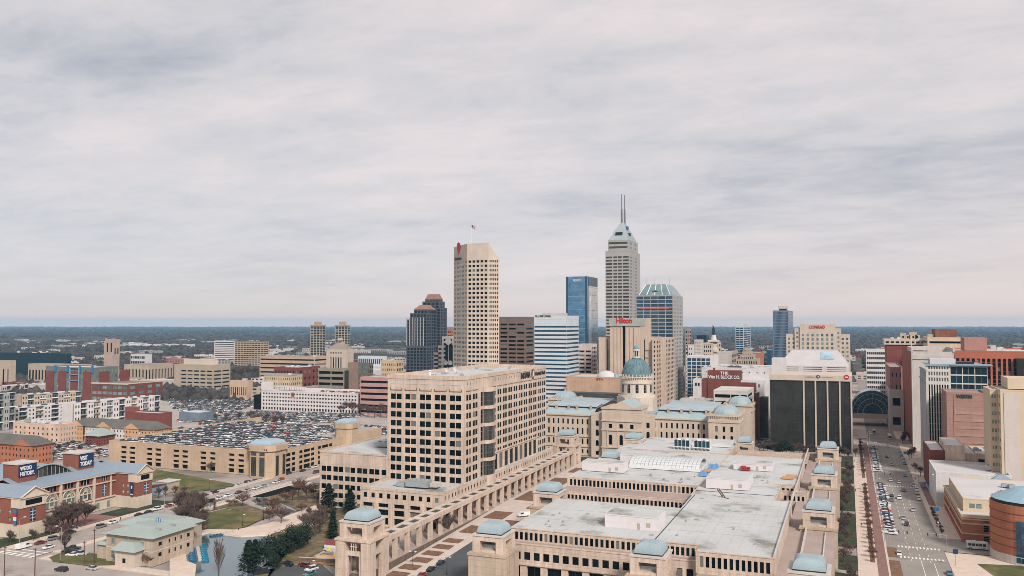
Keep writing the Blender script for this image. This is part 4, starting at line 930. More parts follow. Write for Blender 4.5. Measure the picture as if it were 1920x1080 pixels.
# centre pavilion
c.face((CX - 13, Y), (CX + 13, Y), 0, 33, dict(cl=[(2.6, 5.0), (10.8, 13.4), (18.6, 21.2)] if False else [(4.6, 7.0), (11.7, 14.1), (18.8, 21.2)], rl=[(1.5, 5.0), (9.0, 15.6), (19.8, 22.6)], dep=.8, arch=(1,)))
c.face((CX + 13, Y), (CX + 13, Y + 20), 0, 33); c.face((CX - 13, Y + 20), (CX - 13, Y), 0, 33)
for z in (7.0, 18.2, 24.2, 32.2): c.w.box(CX - 13.5, CX + 13.5, Y - .6, Y + 20, z, z + .8, 0, True)
for x in (-12.6, -9.6, 9.0, 12.0, -2.6, 2.2): c.w.box(CX + x, CX + x + .8, Y - .35, Y - .003, 8, 18.2)
m = MB(c.o); gable(m, CX - 8, CX + 8, Y + 1, Y + 30, 33, 4.5, 'y'); m.build('portico_roof', [wall('wing_copper', (.42, .52, .52)), CAPST], c.e)
c.part('roof', TANBR).box(CX - 13, CX + 13, Y, Y + 28, 33, 33.2)
# drum and dome
DX, DY = CX - .6, 593.0
m = MB(c.o); m.prism([(DX + 14 * math.cos(math.radians(a)), DY + 14 * math.sin(math.radians(a))) for a in range(22, 382, 45)], 26, 37); m.cyl(DX, DY, 37, 38.2, 13.2, 13.0, 32); m.build('drum_base', DRUM, c.e)
m = MB(c.o); m.cyl(DX, DY, 38.2, 50.6, 11.2, 11.0, 36); m.cyl(DX, DY, 46.4, 47.2, 11.7, 11.7, 36); m.cyl(DX, DY, 50.6, 51.4, 11.9, 11.9, 36)
for k in range(28):
    a = 2 * math.pi * k / 28; x, y = DX + 11.5 * math.cos(a), DY + 11.5 * math.sin(a); m.box(x - .35, x + .35, y - .35, y + .35, 51.4, 52.8)
for k in range(60): a = 2 * math.pi * k / 60; x, y = DX + 11.85 * math.cos(a), DY + 11.85 * math.sin(a); m.box(x - .2, x + .2, y - .2, y + .2, 49.8, 50.6, 0, True)
m.build('drum', DRUM, c.e)
for k in range(12):
    a = math.pi + 2 * math.pi * k / 12 + .26; o = link('window', pane_mesh(2.0, 5.6, DARKW, (2, 3, .12), FRAMEG, True), c.e)
    x, y = DX + 11.25 * math.cos(a), DY + 11.25 * math.sin(a); tx, ty = -math.sin(a), math.cos(a)
    o.location = (x - tx * 1.0 - c.o[0], y - ty * 1.0 - c.o[1], 40.2); o.rotation_euler = (0, 0, a + math.pi / 2)
m = MB(c.o)
prof = [(10.0 * math.cos(math.pi / 2 * k / 14) ** .92, 51.6 + 12.2 * math.sin(math.pi / 2 * k / 14)) for k in range(13)]
m.lathe(DX, DY, prof, 48); 
dome_o = m.build('dome', COPPERD, c.e, True)
m = MB(c.o)
for k in range(24):
    a = 2 * math.pi * k / 24
    for i in range(12): (r0, z0), (r1, z1) = prof[i], prof[i + 1]; m.tube((DX + (r0 + .05) * math.cos(a), DY + (r0 + .05) * math.sin(a), z0), (DX + (r1 + .05) * math.cos(a), DY + (r1 + .05) * math.sin(a), z1), .17, .17, 4)
m.build('rib', COPPERD, dome_o)
m = MB(c.o); m.cyl(DX, DY, 63.2, 64.0, 3.4, 3.2, 20, 1); m.cyl(DX, DY, 64.0, 65.0, 2.6, 2.6, 16)
for k in range(10): a = 2 * math.pi * k / 10; m.tube((DX + 2.1 * math.cos(a), DY + 2.1 * math.sin(a), 65), (DX + 2.1 * math.cos(a), DY + 2.1 * math.sin(a), 69), .3, .3, 5)
m.cyl(DX, DY, 65, 69, 1.3, 1.3, 10, 2); m.cyl(DX, DY, 69, 70.3, 2.6, 2.6, 16); m.build('lantern', [DRUM, COPPERD, BLACK], c.e)
m = MB(c.o); m.lathe(DX, DY, [(2.3 * math.cos(math.pi / 2 * k / 6), 70.3 + 2.3 * math.sin(math.pi / 2 * k / 6)) for k in range(7)], 16); m.tube((DX, DY, 72.5), (DX, DY, 76), .18, .05, 5); m.build('lantern_cap', wall('cap_blue', (.14, .25, .31)), c.e)
c.done()

# ------------------------------------------------ history museum on the left
h = Bld('museum', -330, 295, 'red brick history museum with pale stone arches, blue grey roofs and two lettered roof boxes', 'museum', wallm=BRICK, cap=100)
XP, XM = -316.3, -330.0
zE = 16.6; zb = 5.6
STN = wall('museum_stone', (.56, .47, .37), .08, .12)
def stone_box(*a): h.part('stone_trim', STN).box(*a, 0, True)
# main south facade
ys0, ys1 = 267.0, 316.5
L_ = ys1 - ys0
def yy(f): return ys0 + L_ * f
h.face((XM, ys0), (XM, ys1), zb, zE, dict(cl=[(2.5, 5.2), (11.9, 16.5), (20.9, 25.5), (29.9, 34.5), (42.0, 44.6)], rl=[(13.4, 15.6)], dep=.4, mull=(3, 1, .2), fm=FRAMEW))
h.face((XM, ys0), (XM, ys1), 0, zb, dict(c=8, w=.3, rl=[(.5, 3.6)], dep=.4, g=GREENW), STN)
for i, a in enumerate((10.2, 19.2, 28.2)):      # three big arched windows
    cy = ys0 + a + 4.0; m = MB(h.o); r = 3.3; zc = 9.3
    pts = [(XM + .12, cy - r, zb + .6), (XM + .12, cy + r, zb + .6)] + [(XM + .12, cy + r * math.cos(math.pi * k / 12), zc + r * math.sin(math.pi * k / 12)) for k in range(13)]
    m.poly(pts, 0)
    for k in range(13):
        t0 = math.pi * k / 12; m.tube((XM + .25, cy + 1.1 * math.cos(t0), zc + 1.1 * math.sin(t0)), (XM + .25, cy + r * math.cos(t0), zc + r * math.sin(t0)), .1, .1, 4, 1)
        if k < 12: t1 = math.pi * (k + 1) / 12; m.tube((XM + .25, cy + r * math.cos(t0), zc + r * math.sin(t0)), (XM + .25, cy + r * math.cos(t1), zc + r * math.sin(t1)), .32, .32, 4, 1); m.tube((XM + .25, cy + 1.1 * math.cos(t0), zc + 1.1 * math.sin(t0)), (XM + .25, cy + 1.1 * math.cos(t1), zc + 1.1 * math.sin(t1)), .25, .25, 4, 1)
    for q in (-r, -1.25, 1.25, r): m.tube((XM + .25, cy + q, zb + .6), (XM + .25, cy + q, zc), .24, .24, 4, 1)
    m.box(XM + .1, XM + .45, cy - r, cy + r, zc - .5, zc, 1, True); m.box(XM + .1, XM + .4, cy - 1.25, cy + 1.25, zb + .6, zb + 1.4, 1, True)
    m.build('arched_window', [GREENW, STN], h.e)
for a in (9.2, 18.2, 27.2, 36.4): stone_box(XM + .003, XM + .8, ys0 + a - .05, ys0 + a + 1.0, 0, zE - .6)
for a in (1.0, 46.5): stone_box(XM + .003, XM + .4, ys0 + a, ys0 + a + .8, zb, zE - .6)
stone_box(XM + .002, XM + .6, ys0, ys1, 12.4, 12.9); stone_box(XM + .002, XM + .7, ys0, ys1, zb - .4, zb + .2); stone_box(XM + .002, XM + 1.1, ys0, ys1, zE - .6, zE)
for a in (4.3, 42.0):
    m = MB(h.o); m.box(XM + .005, XM + .1, ys0 + a, ys0 + a + 2.3, 6.4, 11.6, 0, True); m.box(XM + .1, XM + .2, ys0 + a + 1.1, ys0 + a + 1.25, 6.4, 11.6, 1, True)
    for z in (7.8, 9.2, 10.5): m.box(XM + .1, XM + .2, ys0 + a, ys0 + a + 2.3, z, z + .14, 1, True)
    m.build('tall_window', [BLUEW, FRAMEW], h.e)
# pavilions
for (a, b2, e_) in ((254.8, 266.9, 0), (316.5, 326.2, 1)):
    x0 = XM - 18; 
    h.face((x0, a), (XP, a), zb, zE, dict(cl=[(5, 7.5), (12.5, 14.2), (22.6, 24.0), (25.4, 26.8)] if e_ else [(4, 6.2), (10, 12), (19, 20.6), (25, 26.6)], rl=[(6.8, 8.4), (9.8, 11.4)], dep=.3, g=GREENW, mull=(2, 2, .12), fm=FRAMEW))
    h.face((x0, a), (XP, a), 0, zb, None, STN)
    h.face((XP, a), (XP, b2), zb, zE, dict(cl=[(4.6, 7.4)], rl=[(6.2, 11.4)], dep=.3, mull=(2, 4, .2), fm=FRAMEW, g=BLUEW)); h.face((XP, a), (XP, b2), 0, zb, None, STN)
    h.face((XP, b2), (XM, b2), 0, zE); 
    stone_box(XP + .002, XP + .35, a + .1, b2 - .1, 12.3, zE); stone_box(x0, XP + .5, a - .5, a - .003, zE - .5, zE + .1); stone_box(XP + .36, XP + .9, a - .5, b2 + .5, zE - .4, zE + .3)
    stone_box(XP - 5, XP + .4, a - .3, a - .004, 12.4, zE - .5); h.part('dark_opening', DARKO).box(XP + .352, XP + .4, a + 2.2, b2 - 2.2, 13.2, 15.4, 0, True)
    m = MB(h.o); ym = (a + b2) / 2; rz = zE + 3.8
    m.poly([(x0, a - .8, zE + .1), (XP + 1, a - .8, zE + .1), (XP + 1, ym, rz), (x0, ym, rz)], 0); m.poly([(XP + 1, b2 + .8, zE + .1), (x0, b2 + .8, zE + .1), (x0, ym, rz), (XP + 1, ym, rz)], 0)
    m.poly([(XP + .5, a - .4, zE + .2), (XP + .5, b2 + .4, zE + .2), (XP + .5, ym, rz - .3)], 1); m.tube((XP + 1, a - .8, zE + .1), (XP + 1, ym, rz), .3, .3, 4, 1); m.tube((XP + 1, b2 + .8, zE + .1), (XP + 1, ym, rz), .3, .3, 4, 1)
    m.build('pediment_roof', [ROOFM, STN], h.e)
h.face((XM - 30, 326.2), (XM - 30, 254.8), 0, zE); h.face((XP, 326.2), (XM - 30, 326.2), 0, zE)
m = MB(h.o); m.poly([(XM + 1.2, ys0 - 1, zE + .05), (XM + 1.2, ys1 + 1, zE + .05), (XM - 12, ys1 + 1, zE + 4.2), (XM - 12, ys0 - 1, zE + 4.2)]); m.poly([(XM - 12, 254, zE + 4.2), (XM - 12, 327, zE + 4.2), (XM - 31, 327, zE + .5), (XM - 31, 254, zE + .5)])
m.build('roof', ROOFM, h.e)
# raised roof with arched glass front
m = MB(h.o); ya, yb = 272, 298; pk = 24.4; xf = XM - 7.5; zb2 = zE + 2.6
prof = [(ya + (yb - ya) * k / 12, zb2 + (pk - zb2) * math.sin(math.pi * k / 12) ** .8) for k in range(13)]
for k in range(12):
    (y0, z0), (y1, z1) = prof[k], prof[k + 1]
    m.poly([(xf + .6, y0, z0), (xf + .6, y1, z1), (xf - 26, (y0 + yb - 13) / 2 if False else y0 - 4, z0 + .2), (xf - 26, y0 - 4, z0 + .2)] if False else [(xf + .6, y0, z0), (xf + .6, y1, z1), (xf - 24, y1, z1), (xf - 24, y0, z0)], 0)
    m.poly([(xf, y0, zb2 - .5), (xf, y1, zb2 - .5), (xf, y1, z1 - .3), (xf, y0, z0 - .3)], 1); m.tube((xf + .1, y0, zb2 - .4), (xf + .1, y0, z0), .12, .12, 4, 2); m.tube((xf + .6, y0, z0), (xf + .6, y1, z1), .3, .3, 4, 2)
m.build('arched_clerestory', [ROOFM, GLASSD, FRAMEG], h.e)
# lettered boxes
for (X_, px0, px1, pyt, pyb, txt) in ((-336, 34, 68, 876, 896, 'WE DO\nHISTORY.'), (-337, 147, 175, 856, 877, 'VISIT\nTODAY')):
    ya = AX(px0, pyt, X_)[0]; yb = AX(px1, pyt - 5, X_)[0]; zt = AX(px0, pyt - 5, X_)[1]; zl = AX(px0, pyb, X_)[1]
    xw = AY(6 if px0 == 34 else 118, pyt, ya)[0]
    m = MB(h.o); m.box(xw, X_, ya, yb + .3, 14, zt - .3); rbo = m.build('roof_box', BRICK, h.e)
    m = MB(h.o); m.box(xw - .5, X_ + .5, ya - .5, yb + .8, zt - .3, zt + .3, 0, True); m.build('cap', PALE, rbo)
    m = MB(h.o); m.box(X_ + .003, X_ + .25, ya + .2, yb, zl, zt - .5, 0, True); m.build('sign_board', NAVY, rbo)
    sign_text(h, txt, (X_, ya + .7, zl + .5), (0, 1), (zt - .5 - zl) * .78, FRAMEW, width=(yb - ya) * .80, out=.35, bold=.03)
m = MB(h.o); m.box(XM - 26, XM - 2, 326.3, 352, 0, 4.6); gable(m, XM - 26, XM - 2, 327, 352, 4.7, 1.5, 'x'); m.build('low_annex', [ROOFM, BRICKD], h.e)
m = MB(h.o); m.box(XM - 8, XM - .5, 352.1, 360, 0, 5.2); m.box(XM - 8.4, XM, 351.8, 360.4, 5.2, 5.6, 1, True); m.build('annex_porch', [TANBR, PALE], h.e)
# banners on the corner
m = MB(h.o); m.box(XP - 1.6 - .9, XP - .9, 253.9, 254.1, 6.0, 12.2, 0, True)
for i, cc in enumerate((0, 1, 2, 0)): m.box(XP - 2.55, XP - .85, 253.8, 253.89, 6.0 + i * 1.55, 7.5 + i * 1.55, (1, 2, 3, 1)[i], True)
m.build('banner', [NAVY, BLUE, FRAMEW, RED], h.e)
m = MB(h.o); m.box(XP - 3.4, XP - 1.6, 315.9, 316.1, 5.8, 12.0, 0, True); m.box(XP - 3.2, XP - 1.8, 315.8, 315.89, 6.4, 7.0, 1, True); m.box(XP - 2.9, XP - 2.2, 315.8, 315.89, 9.4, 10.8, 1, True); m.build('banner', [NAVY, FRAMEW], h.e)
h.done()

# ------------------------------------------------ boat house with green roof
b = Bld('boat_house', -248, 256, 'small beige stone boat house with pale green metal roofs beside the canal basin', 'boat house', wallm=BEIGE2, cap=60)
x0, x1, y0, y1, bh_ = -257.5, -235.5, 243.5, 264.5, 10.4
b.face((x0, y0), (x1, y0), 0, bh_, dict(cl=[(2.4, 4.0), (16.4, 18.0)], rl=[(1.5, 4.4), (6.6, 8.6)], dep=.2, g=GREENW, mull=(2, 2, .1), fm=FRAMEG)); b.face((x1, y0), (x1, y1), 0, bh_, dict(cl=[(3, 4.6), (8, 8.8), (11, 11.8), (14, 14.8), (17.5, 18.9)], rl=[(3.0, 4.4), (6.8, 8.2)], dep=.3, g=DARKW)); b.face((x0, y1), (x0, y0), 0, bh_); b.face((x1, y1), (x0, y1), 0, bh_)
m = MB(b.o); hip(m, x0, x1, y0, y1, bh_, 2.3, 8, 1.4); m.build('roof', ROOFGR, b.e)
m = MB(b.o); m.box(-265, -239.5, 264.6, 273.5, 0, bh_ - .6); m.box(-239.45, -239.3, 267, 269, 2, 4.2, 1, True); m.build('rear_wing', [BEIGE2, DARKW], b.e)
m = MB(b.o); hip(m, -266, -239.5, 258, 273.5, bh_ - .5, 2.2, 5, 1.2); m.build('roof', ROOFGR, b.e)
m = MB(b.o); m.box(-263.5, -257.6, 245, 255, 0, 5.4); hip(m, -263.5, -257.6, 245, 255, 5.4, 1.5, 2.8, .8, 1); m.build('side_wing', [BEIGE2, ROOFGR], b.e)
m = MB(b.o); m.box(-249, -240, 239.5, 243.4, 0, 6.0); m.box(-245.4, -244, 239.44, 239.499, 1.6, 3.2, 2, True); m.build('entrance_bay', [CREAM, ROOFGR, DARKW], b.e)
m = MB(b.o); hip(m, -249, -240, 239.5, 244.2, 6.0, 2.8, 2.6, 1.2); m.build('entrance_roof', ROOFGR, b.e)
m = MB(b.o); m.box(x0 - .05, x1 + .05, y0 - .08, y0 - .01, 5.1, 5.5, 0, True); m.box(x1 + .01, x1 + .08, y0, y1, 5.1, 5.5, 0, True); m.build('string_course', PALE, b.e)
for i in range(3): m = MB(b.o); m.tube((-246 + i * 1.1, 256, 12.5), (-246 + i * 1.1, 256, 14 + (i == 1) * .5), .14, .14, 6); m.build('roof_vent', BLUE, b.e)
for i in range(6): m = MB(b.o); x = (-255, -254, -250, -239, -239, -244)[i]; y = (250, 256, 268, 250, 257, 268)[i]; m.box(x - 1.2, x + 1.2, y - .5, y + .5, 11, 12 + .3 * (i > 2)); m.build('roof_vent', GREYC, b.e)
b.done()

# ------------------------------------------------ tan parking garage on the left
g = Bld('parking_garage', -330, 440, 'long tan concrete parking garage with cars on its roof deck and a corner stair tower', 'parking garage', wallm=TAN, cap=100)
YG = 410.0; xg0 = -433.0; xg1 = -306.5; zt = 14.6
cl = []
for px in (226.4, 242.6, 274.7, 291.1, 324.8, 341.5, 375.7, 393.2, 428.7, 446.6):
    a = AY(px, 840, YG)[0] - xg0; b2 = AY(px + 10.8, 840, YG)[0] - xg0; cl.append((a, b2))
g.face((xg0, YG), (-322, YG), 0, zt, dict(cl=cl, rl=[(.8, 3.2), (4.2, 5.6), (7.3, 8.8), (10.3, 11.8)], dep=.9, g=DARKO))
g.face((-322, YG), (xg1, YG), 0, zt)
ySE = 470
pw = []
for k in range(3):
    o_ = 2 + k * 19.5; pw += [(o_ + 1, o_ + 4.4), (o_ + 5.4, o_ + 12), (o_ + 13, o_ + 16.6)]
g.face((xg1, YG), (xg1, ySE + 10), 0, zt, dict(cl=pw, rl=[(.8, 3.2), (4.2, 6.0), (7.3, 9.1), (10.3, 12.1)], dep=.9, g=DARKO))
g.face((xg0, 560), (xg0, YG), 0, zt); 
g.part('deck', LOT).poly([(xg0, YG, zt - 1.0), (xg1, YG, zt - 1.0), (xg1, ySE + 10, zt - 1.0), (xg1, 480, zt - 1.0), (xg1, 530, zt - 1.0), (xg0, 530, zt - 1.0)])
pk = g.part('parapet', TAN); pk.box(xg0 - .1, xg1 + .1, YG - .1, YG + .5, zt - .01, zt + .25, 0, True); pk.box(xg1 - .5, xg1 + .1, YG + .5, ySE + 10, zt - .01, zt + .25, 0, True); pk.box(xg0, xg1, 529.5, 530, 0, zt); pk.box(xg0 - .1, xg0 + .5, YG + .5, 530, zt - 1, zt + .25)
g.face((xg1, 480), (xg1, 530), 0, zt)
def stair_tower(bl, cx, cy, r, z0, z1, win=True):
    a = r; ch = r * .42
    pts = [(cx - a + ch, cy - a), (cx + a - ch, cy - a), (cx + a, cy - a + ch), (cx + a, cy + a - ch), (cx + a - ch, cy + a), (cx - a + ch, cy + a), (cx - a, cy + a - ch), (cx - a, cy - a + ch)]
    m = MB(bl.o); m.prism(pts, z0, z1 - 3.2); k = 1.1
    m.prism([(cx + (p[0] - cx) * k, cy + (p[1] - cy) * k) for p in pts], z1 - 3.2, z1, 0); sto = m.build('stair_tower', TAN, bl.e)
    if win:
        m = MB(bl.o)
        for q in (-.52, .12): m.box(cx + a * q, cx + a * (q + .4), cy - a - .04, cy - a - .003, 1, z1 - 6.6, 0, True); m.box(cx + a * q, cx + a * (q + .4), cy - a - .04, cy - a - .003, z1 - 5.8, z1 - 3.9, 0, True)
        for q in (-.8, -.65, .55, .7): m.box(cx + a * q, cx + a * (q + .09), cy - a * k - .05, cy - a * k - .002, z1 - 2.4, z1 - 1.7, 0, True)
        for q in (-.5, .2): m.box(cx + a + .002, cx + a + .04, cy + a * q, cy + a * (q + .3), 1, z1 - 6, 0, True)
        m.build('stair_window', GLASSD, sto)
    m = MB(bl.o); cushion(m, cx, cy, a * .80, a * .80, z1 + .05, 2.6); m.build('dome', wall('blue_grey_skylight', (.30, .38, .44), .05, 0, rough=.3), bl.e)
stair_tower(g, -314.5, 413.0, 9.0, 0, 18.4)
x, _ = AY(655, 800, 484); stair_tower(g, -307.5, 486, 6.5, 0, 23.0, False)
g.done()
# ------------------------------------------------ white parking garage
x0, x1, y0, y1, zt = -561.0, -446.4, 725, 750, 19.8
w = Bld('parking_garage', -500, 735, 'long white parking garage with five rows of small dark openings behind the packed car park', 'parking garage', wallm=WHITE, cap=100)
w.block(x0, x1, y0, y1 + 20, 0, zt, W=dict(c=33, w=.62, ml=1.2, rl=[(.6, 3.2), (5.2, 6.8), (8.9, 10.5), (12.5, 14.1), (16.0, 17.6)], dep=.6, g=DARKO), S=dict(c=10, w=.5, ml=1, rl=[(.6, 3.2), (5.2, 6.8), (8.9, 10.5), (12.5, 14.1), (16.0, 17.6)], dep=.6, g=DARKO), par=1.0, roof=wall('pink_deck', (.55, .46, .43), .06, 0))
m = MB(w.o); m.box(-561, -554, 724.6, 735, zt, zt + 8, 0); m.box(-569.5, -561.2, 724, 736, 0, 15, 1); m.build('stair_block', [WHITE, DARKO], w.e)
m = MB(w.o); m.box(-553, -520, 738, 744, zt + 2.6, zt + 3.2, 0, True)
for k in range(6): m.box(-552 + k * 6, -551.6 + k * 6, 738.2, 738.6, zt - 1, zt + 2.6, 1); m.box(-552 + k * 6, -551.6 + k * 6, 743, 743.4, zt - 1, zt + 2.6, 1)
m.build('deck_canopy', [ROOFB, METAL], w.e)
m = MB(w.o); m.box(-524, -520.5, 724.6, 724.95, 14.5, 18.5, 0, True); m.box(-526.5, -516, 724.6, 724.95, 13.4, 14.2, 1, True); m.build('sign', [BRICK, GREYC], w.e)
w.done()

# ------------------------------------------------ generic measured building
def T(name, lab, cat, xl, xc, xr, yt, Y0, mat, W=None, S=None, side='L', roof=ROOFG, par=1.0, z0=0, cap=100, group=None, fin=True, units=0, base=None, cornice=None):
    if base is not None:
        Y0 = G(xc, base)[1]
    x0, x1, y0, y1, hh = solve(xl, xc, xr, yt, Y0, side)
    if not (y0 + 3 < y1 < y0 + 160): y1 = y0 + 30
    bl = Bld(name, (x0 + x1) / 2, (y0 + y1) / 2, lab, cat, group, mat, cap)
    bl.block(x0, x1, y0, y1, z0, hh, W=W, S=S if side == 'L' else None, N=S if side == 'R' else None, par=par, roof=roof, cornice=cornice)
    bl.d = (x0, x1, y0, y1, hh)
    if units: bl.units(units, x0 + 1, x1 - 1, y0 + 1, y1 - 1, hh - par, int(xl), min(4.5, (x1 - x0) / 5))
    return bl.done() if fin else bl
def gr(c, r, w=.55, h=.5, **k): return dict(c=c, r=r, w=w, h=h, **k)
# ------------------------------------------------ downtown towers
# tall pale tower with slanted top
ca = Bld('skyscraper', -317, 715, 'tall cream tower with a slanted blank top, red emblem and a flag on its roof', 'skyscraper', wallm=CREAM)
A = AY(851, 463, 722); B_ = AY(876, 457, 700); C_ = AY(916, 456, 700); Dd = AX(936, 487, C_[0] + 8)
zc = B_[1]; zwin = AY(890, 487, 700)[1]
pA, pB, pC, pD = (A[0], 722), (B_[0], 700), (C_[0], 700), (C_[0] + 8, Dd[0])
back = [(C_[0] - 8, Dd[0] + 14), (A[0] + 8, Dd[0] + 14), (A[0], 732)]
def rowspec(n, w, c_, **k): z = zwin; return dict(c=c_, w=w, ml=.6, rl=[(z - 4.05 * (i + 1) + 1.4, z - 4.05 * (i + 1) + 3.5) for i in range(n - 1, -1, -1)], dep=.5, **k)
nr = int(zwin / 4.05)
zt_s = AX(936, 487, pD[0])[1]
ca.poly_tower([pA, pB, pC, pD] + back, 0, [zc - .5, zc, zc + .4, zt_s, zc, zc, zc - .5], [rowspec(nr, .82, 5, g=GREENW, mull=(2, 1, .1), fm=FRAMEW), rowspec(nr, .70, 5), rowspec(nr, .6, 5), None, None, None, None])
d = ((pB[0] - pA[0]), (pB[1] - pA[1])); L_ = math.hypot(*d); d = (d[0] / L_, d[1] / L_); nrm = (d[1], -d[0])
m = MB(ca.o)
def Q(u, z): return (pA[0] + d[0] * u + nrm[0] * .3, pA[1] + d[1] * u + nrm[1] * .3, z)
s_ = L_ / 25; zq = AY(860, 478, 712)[1]
m.poly([Q(9 * s_, zq), Q(14 * s_, zq + 7), Q(12.5 * s_, zq + 10.5), Q(8.5 * s_, zq + 12.2), Q(6.3 * s_, zq + 10), Q(7.2 * s_, zq + 5)]); m.build('emblem', RED, ca.e)
sign_text(ca, 'OneAmerica', Q(2.5 * s_, zq - 4.6), d, 2.9, BLACK, width=12.5 * s_, bold=.03)
ca.done()
fx, fz = AY(884, 421, 712)
fl = empty('flagpole', (fx, 712, zc), 'flagpole with the stars and stripes on top of the tall cream tower', 'flagpole')
m = MB((fx, 712, zc)); m.tube((fx, 712, zc - .2), (fx, 712, fz), .22, .12, 6); m.build('pole', FRAMEW, fl)
m = MB((fx, 712, zc))
for k in range(7): m.poly([(fx + .2, 711.9, fz - .3 - k * .42), (fx + 4.2, 711.4, fz - 2.2 - k * .42), (fx + 4.2, 711.4, fz - 2.62 - k * .42), (fx + .2, 711.9, fz - .72 - k * .42)], 1 + k % 2)
m.poly([(fx + .2, 711.85, fz - .3), (fx + 2.0, 711.6, fz - 1.15), (fx + 2.0, 711.6, fz - 2.8), (fx + .2, 711.85, fz - 1.95)], 0)
m.build('flag', [NAVY, RED, FRAMEW], fl)

# white-striped glass block with roof sign
wb = T('office_block', 'white and blue striped glass office block with OLD NATIONAL lettering along its top edge', 'office block', 1002, 1062, 1085, 592, 700, WHITEB, dict(c=1, w=1, ml=.05, r=24, h=.42, g=BLUEW, dep=.3, zt=4.5), dict(c=1, w=1, ml=.05, r=24, h=.42, g=BLUEW, dep=.3, zt=4.5), roof=ROOFW, par=3.2, fin=False)
x0, x1, y0, y1, hh = wb.d
sign_text(wb, 'OLD NATIONAL', (x0 + .8, y0, hh - 1.2), (1, 0), 2.1, BLACK, width=(x1 - x0) * .5, bold=.03)
m = MB(wb.o); m.box(x0 + 5, x1 - 6, y0 + 6, y0 + 22, hh - 3, hh + 2.4); m.build('penthouse', PALE, wb.e)
wb.done()
# brown granite block
T('office_block', 'dark brown granite office block with a glass corner strip behind the beige tower', 'office block', 936, 985, 1001, 594, 780, BROWNG, dict(c=3, r=22, w=.84, h=.45, zt=3.5, dep=.4), dict(c=1, w=.8, r=22, h=.45, zt=3.5), roof=ROOFG, par=2.0)
# blue mirror tower
rg = T('skyscraper', 'blue mirror glass tower with a dark cut corner and pale lettering near the top', 'skyscraper', 1062, 1101, 1120, 518, 1050, GLASSB, None, None, roof=ROOFG, par=0, fin=False)
x0, x1, y0, y1, hh = rg.d
for z in np.arange(8, hh - 12, 8.2): rg.bands(x0, x1, y0, y1, [float(z)], .5, .08, FRAMEB)
m = MB(rg.o); m.box(x0 - .4, x0 + 2.2, y0 - .4, y0 - .1, 0, hh, 0, True); m.box(x1 - 2.6, x1 + .15, y0 - .4, y0 - .1, 0, hh, 0, True); m.build('dark_mullion', plain('navy_glass', (.02, .06, .10), .2), rg.e)
m = MB(rg.o); m.box(x1 + .1, x1 + .3, y0 + 5, y1 - .2, 0, hh - 12, 0, True); m.build('side_curtain', GLASSL, rg.e)
for k in range(14): mm = MB(rg.o); z = 6 + k * (hh - 20) / 13; mm.box(x1 + .3, x1 + .42, y0 + 5, y1 - .2, z, z + .3, 0, True); mm.build('side_rail', GREYC, rg.e)
m = MB(rg.o); m.box(x1 + .1, x1 + .35, y0 + 5, y1, hh - 11.8, hh, 0, True); m.build('crown_panel', plain('deep_blue', (.012, .05, .13), .25), rg.e)
sign_text(rg, 'REGIONS', (x0 + 9, y0, hh - 6.5), (1, 0), 3.2, FRAMEW, width=(x1 - x0) * .4, out=.5)
rg.done()
# tallest tower
x0, h0 = AY(1135, 471, 1040); x1, _ = AY(1180, 471, 1040); y1 = AX(1200, 471, x1)[0]
sf = Bld('skyscraper', (x0 + x1) / 2, 1060, 'tallest grey granite skyscraper with a stepped pyramid top and two spires', 'skyscraper', wallm=GRANITE)
W_ = x1 - x0
sf.block(x0, x1, 1040, y1, 0, h0, W=dict(cl=[(.8, W_ * .28), (W_ * .33, W_ * .49), (W_ * .52, W_ * .68), (W_ * .73, W_ * .97)], rl=[(h0 - 5 - 4.15 * (i + 1), h0 - 5 - 4.15 * (i + 1) + 2.2) for i in range(43, -1, -1)], dep=.5, g=GLASSD), S=dict(cl=[(2, 14), (22, 26), (30, 42)], rl=[(h0 - 5 - 4.15 * (i + 1), h0 - 5 - 4.15 * (i + 1) + 2.0) for i in range(43, -1, -1)], dep=.5, g=GLASSD), par=1.0)
h1 = AY(1140, 450, 1040)[1]
sf.block(x0 + 2.5, x1 - 2, 1043, y1 - 4, h0 - 1, h1, W=dict(c=1, w=.96, r=2, h=.5, g=GLASSD, zb=3), S=dict(c=2, w=.4, r=2, h=.5, g=GLASSD, zb=3), par=.5, roof=PALE)
m = MB(sf.o); pz = [(h1, 1.0), (h1 + 6, .84), (h1 + 6, .80), (h1 + 14, .58), (h1 + 15.5, .50), (h1 + 23, .22), (h1 + 24, .18)]
cx, cy, hx, hy = (x0 + x1) / 2 + .3, (1043 + y1 - 4) / 2, (x1 - x0) / 2 - 3.2, (y1 - 1047) / 2 - .6
for (za, a), (zb_, b2) in zip(pz, pz[1:]):
    if za == zb_: zb_ += .01
    ra = [(cx - hx * a, cy - hy * a, za), (cx + hx * a, cy - hy * a, za), (cx + hx * a, cy + hy * a, za), (cx - hx * a, cy + hy * a, za)]
    rb = [(cx - hx * b2, cy - hy * b2, zb_), (cx + hx * b2, cy - hy * b2, zb_), (cx + hx * b2, cy + hy * b2, zb_), (cx - hx * b2, cy + hy * b2, zb_)]
    for i in range(4): j = (i + 1) % 4; m.poly([ra[i], ra[j], rb[j], rb[i]])
m.poly(rb); m.build('pyramid_roof', wall('silver_roof', (.30, .34, .345), .05, .1, rough=.6), sf.e)
m = MB(sf.o); m.box(cx - 4.5, cx + 4, cy - hy * .82 - .6, cy - hy * .6, h1 + 6.4, h1 + 10.2, 0, True); m.box(cx + hx * .6, cx + hx * .85, cy - 8, cy - 1, h1 + 6.4, h1 + 10.2, 0, True); m.build('louvre', BLACK, sf.e)
m = MB(sf.o); 
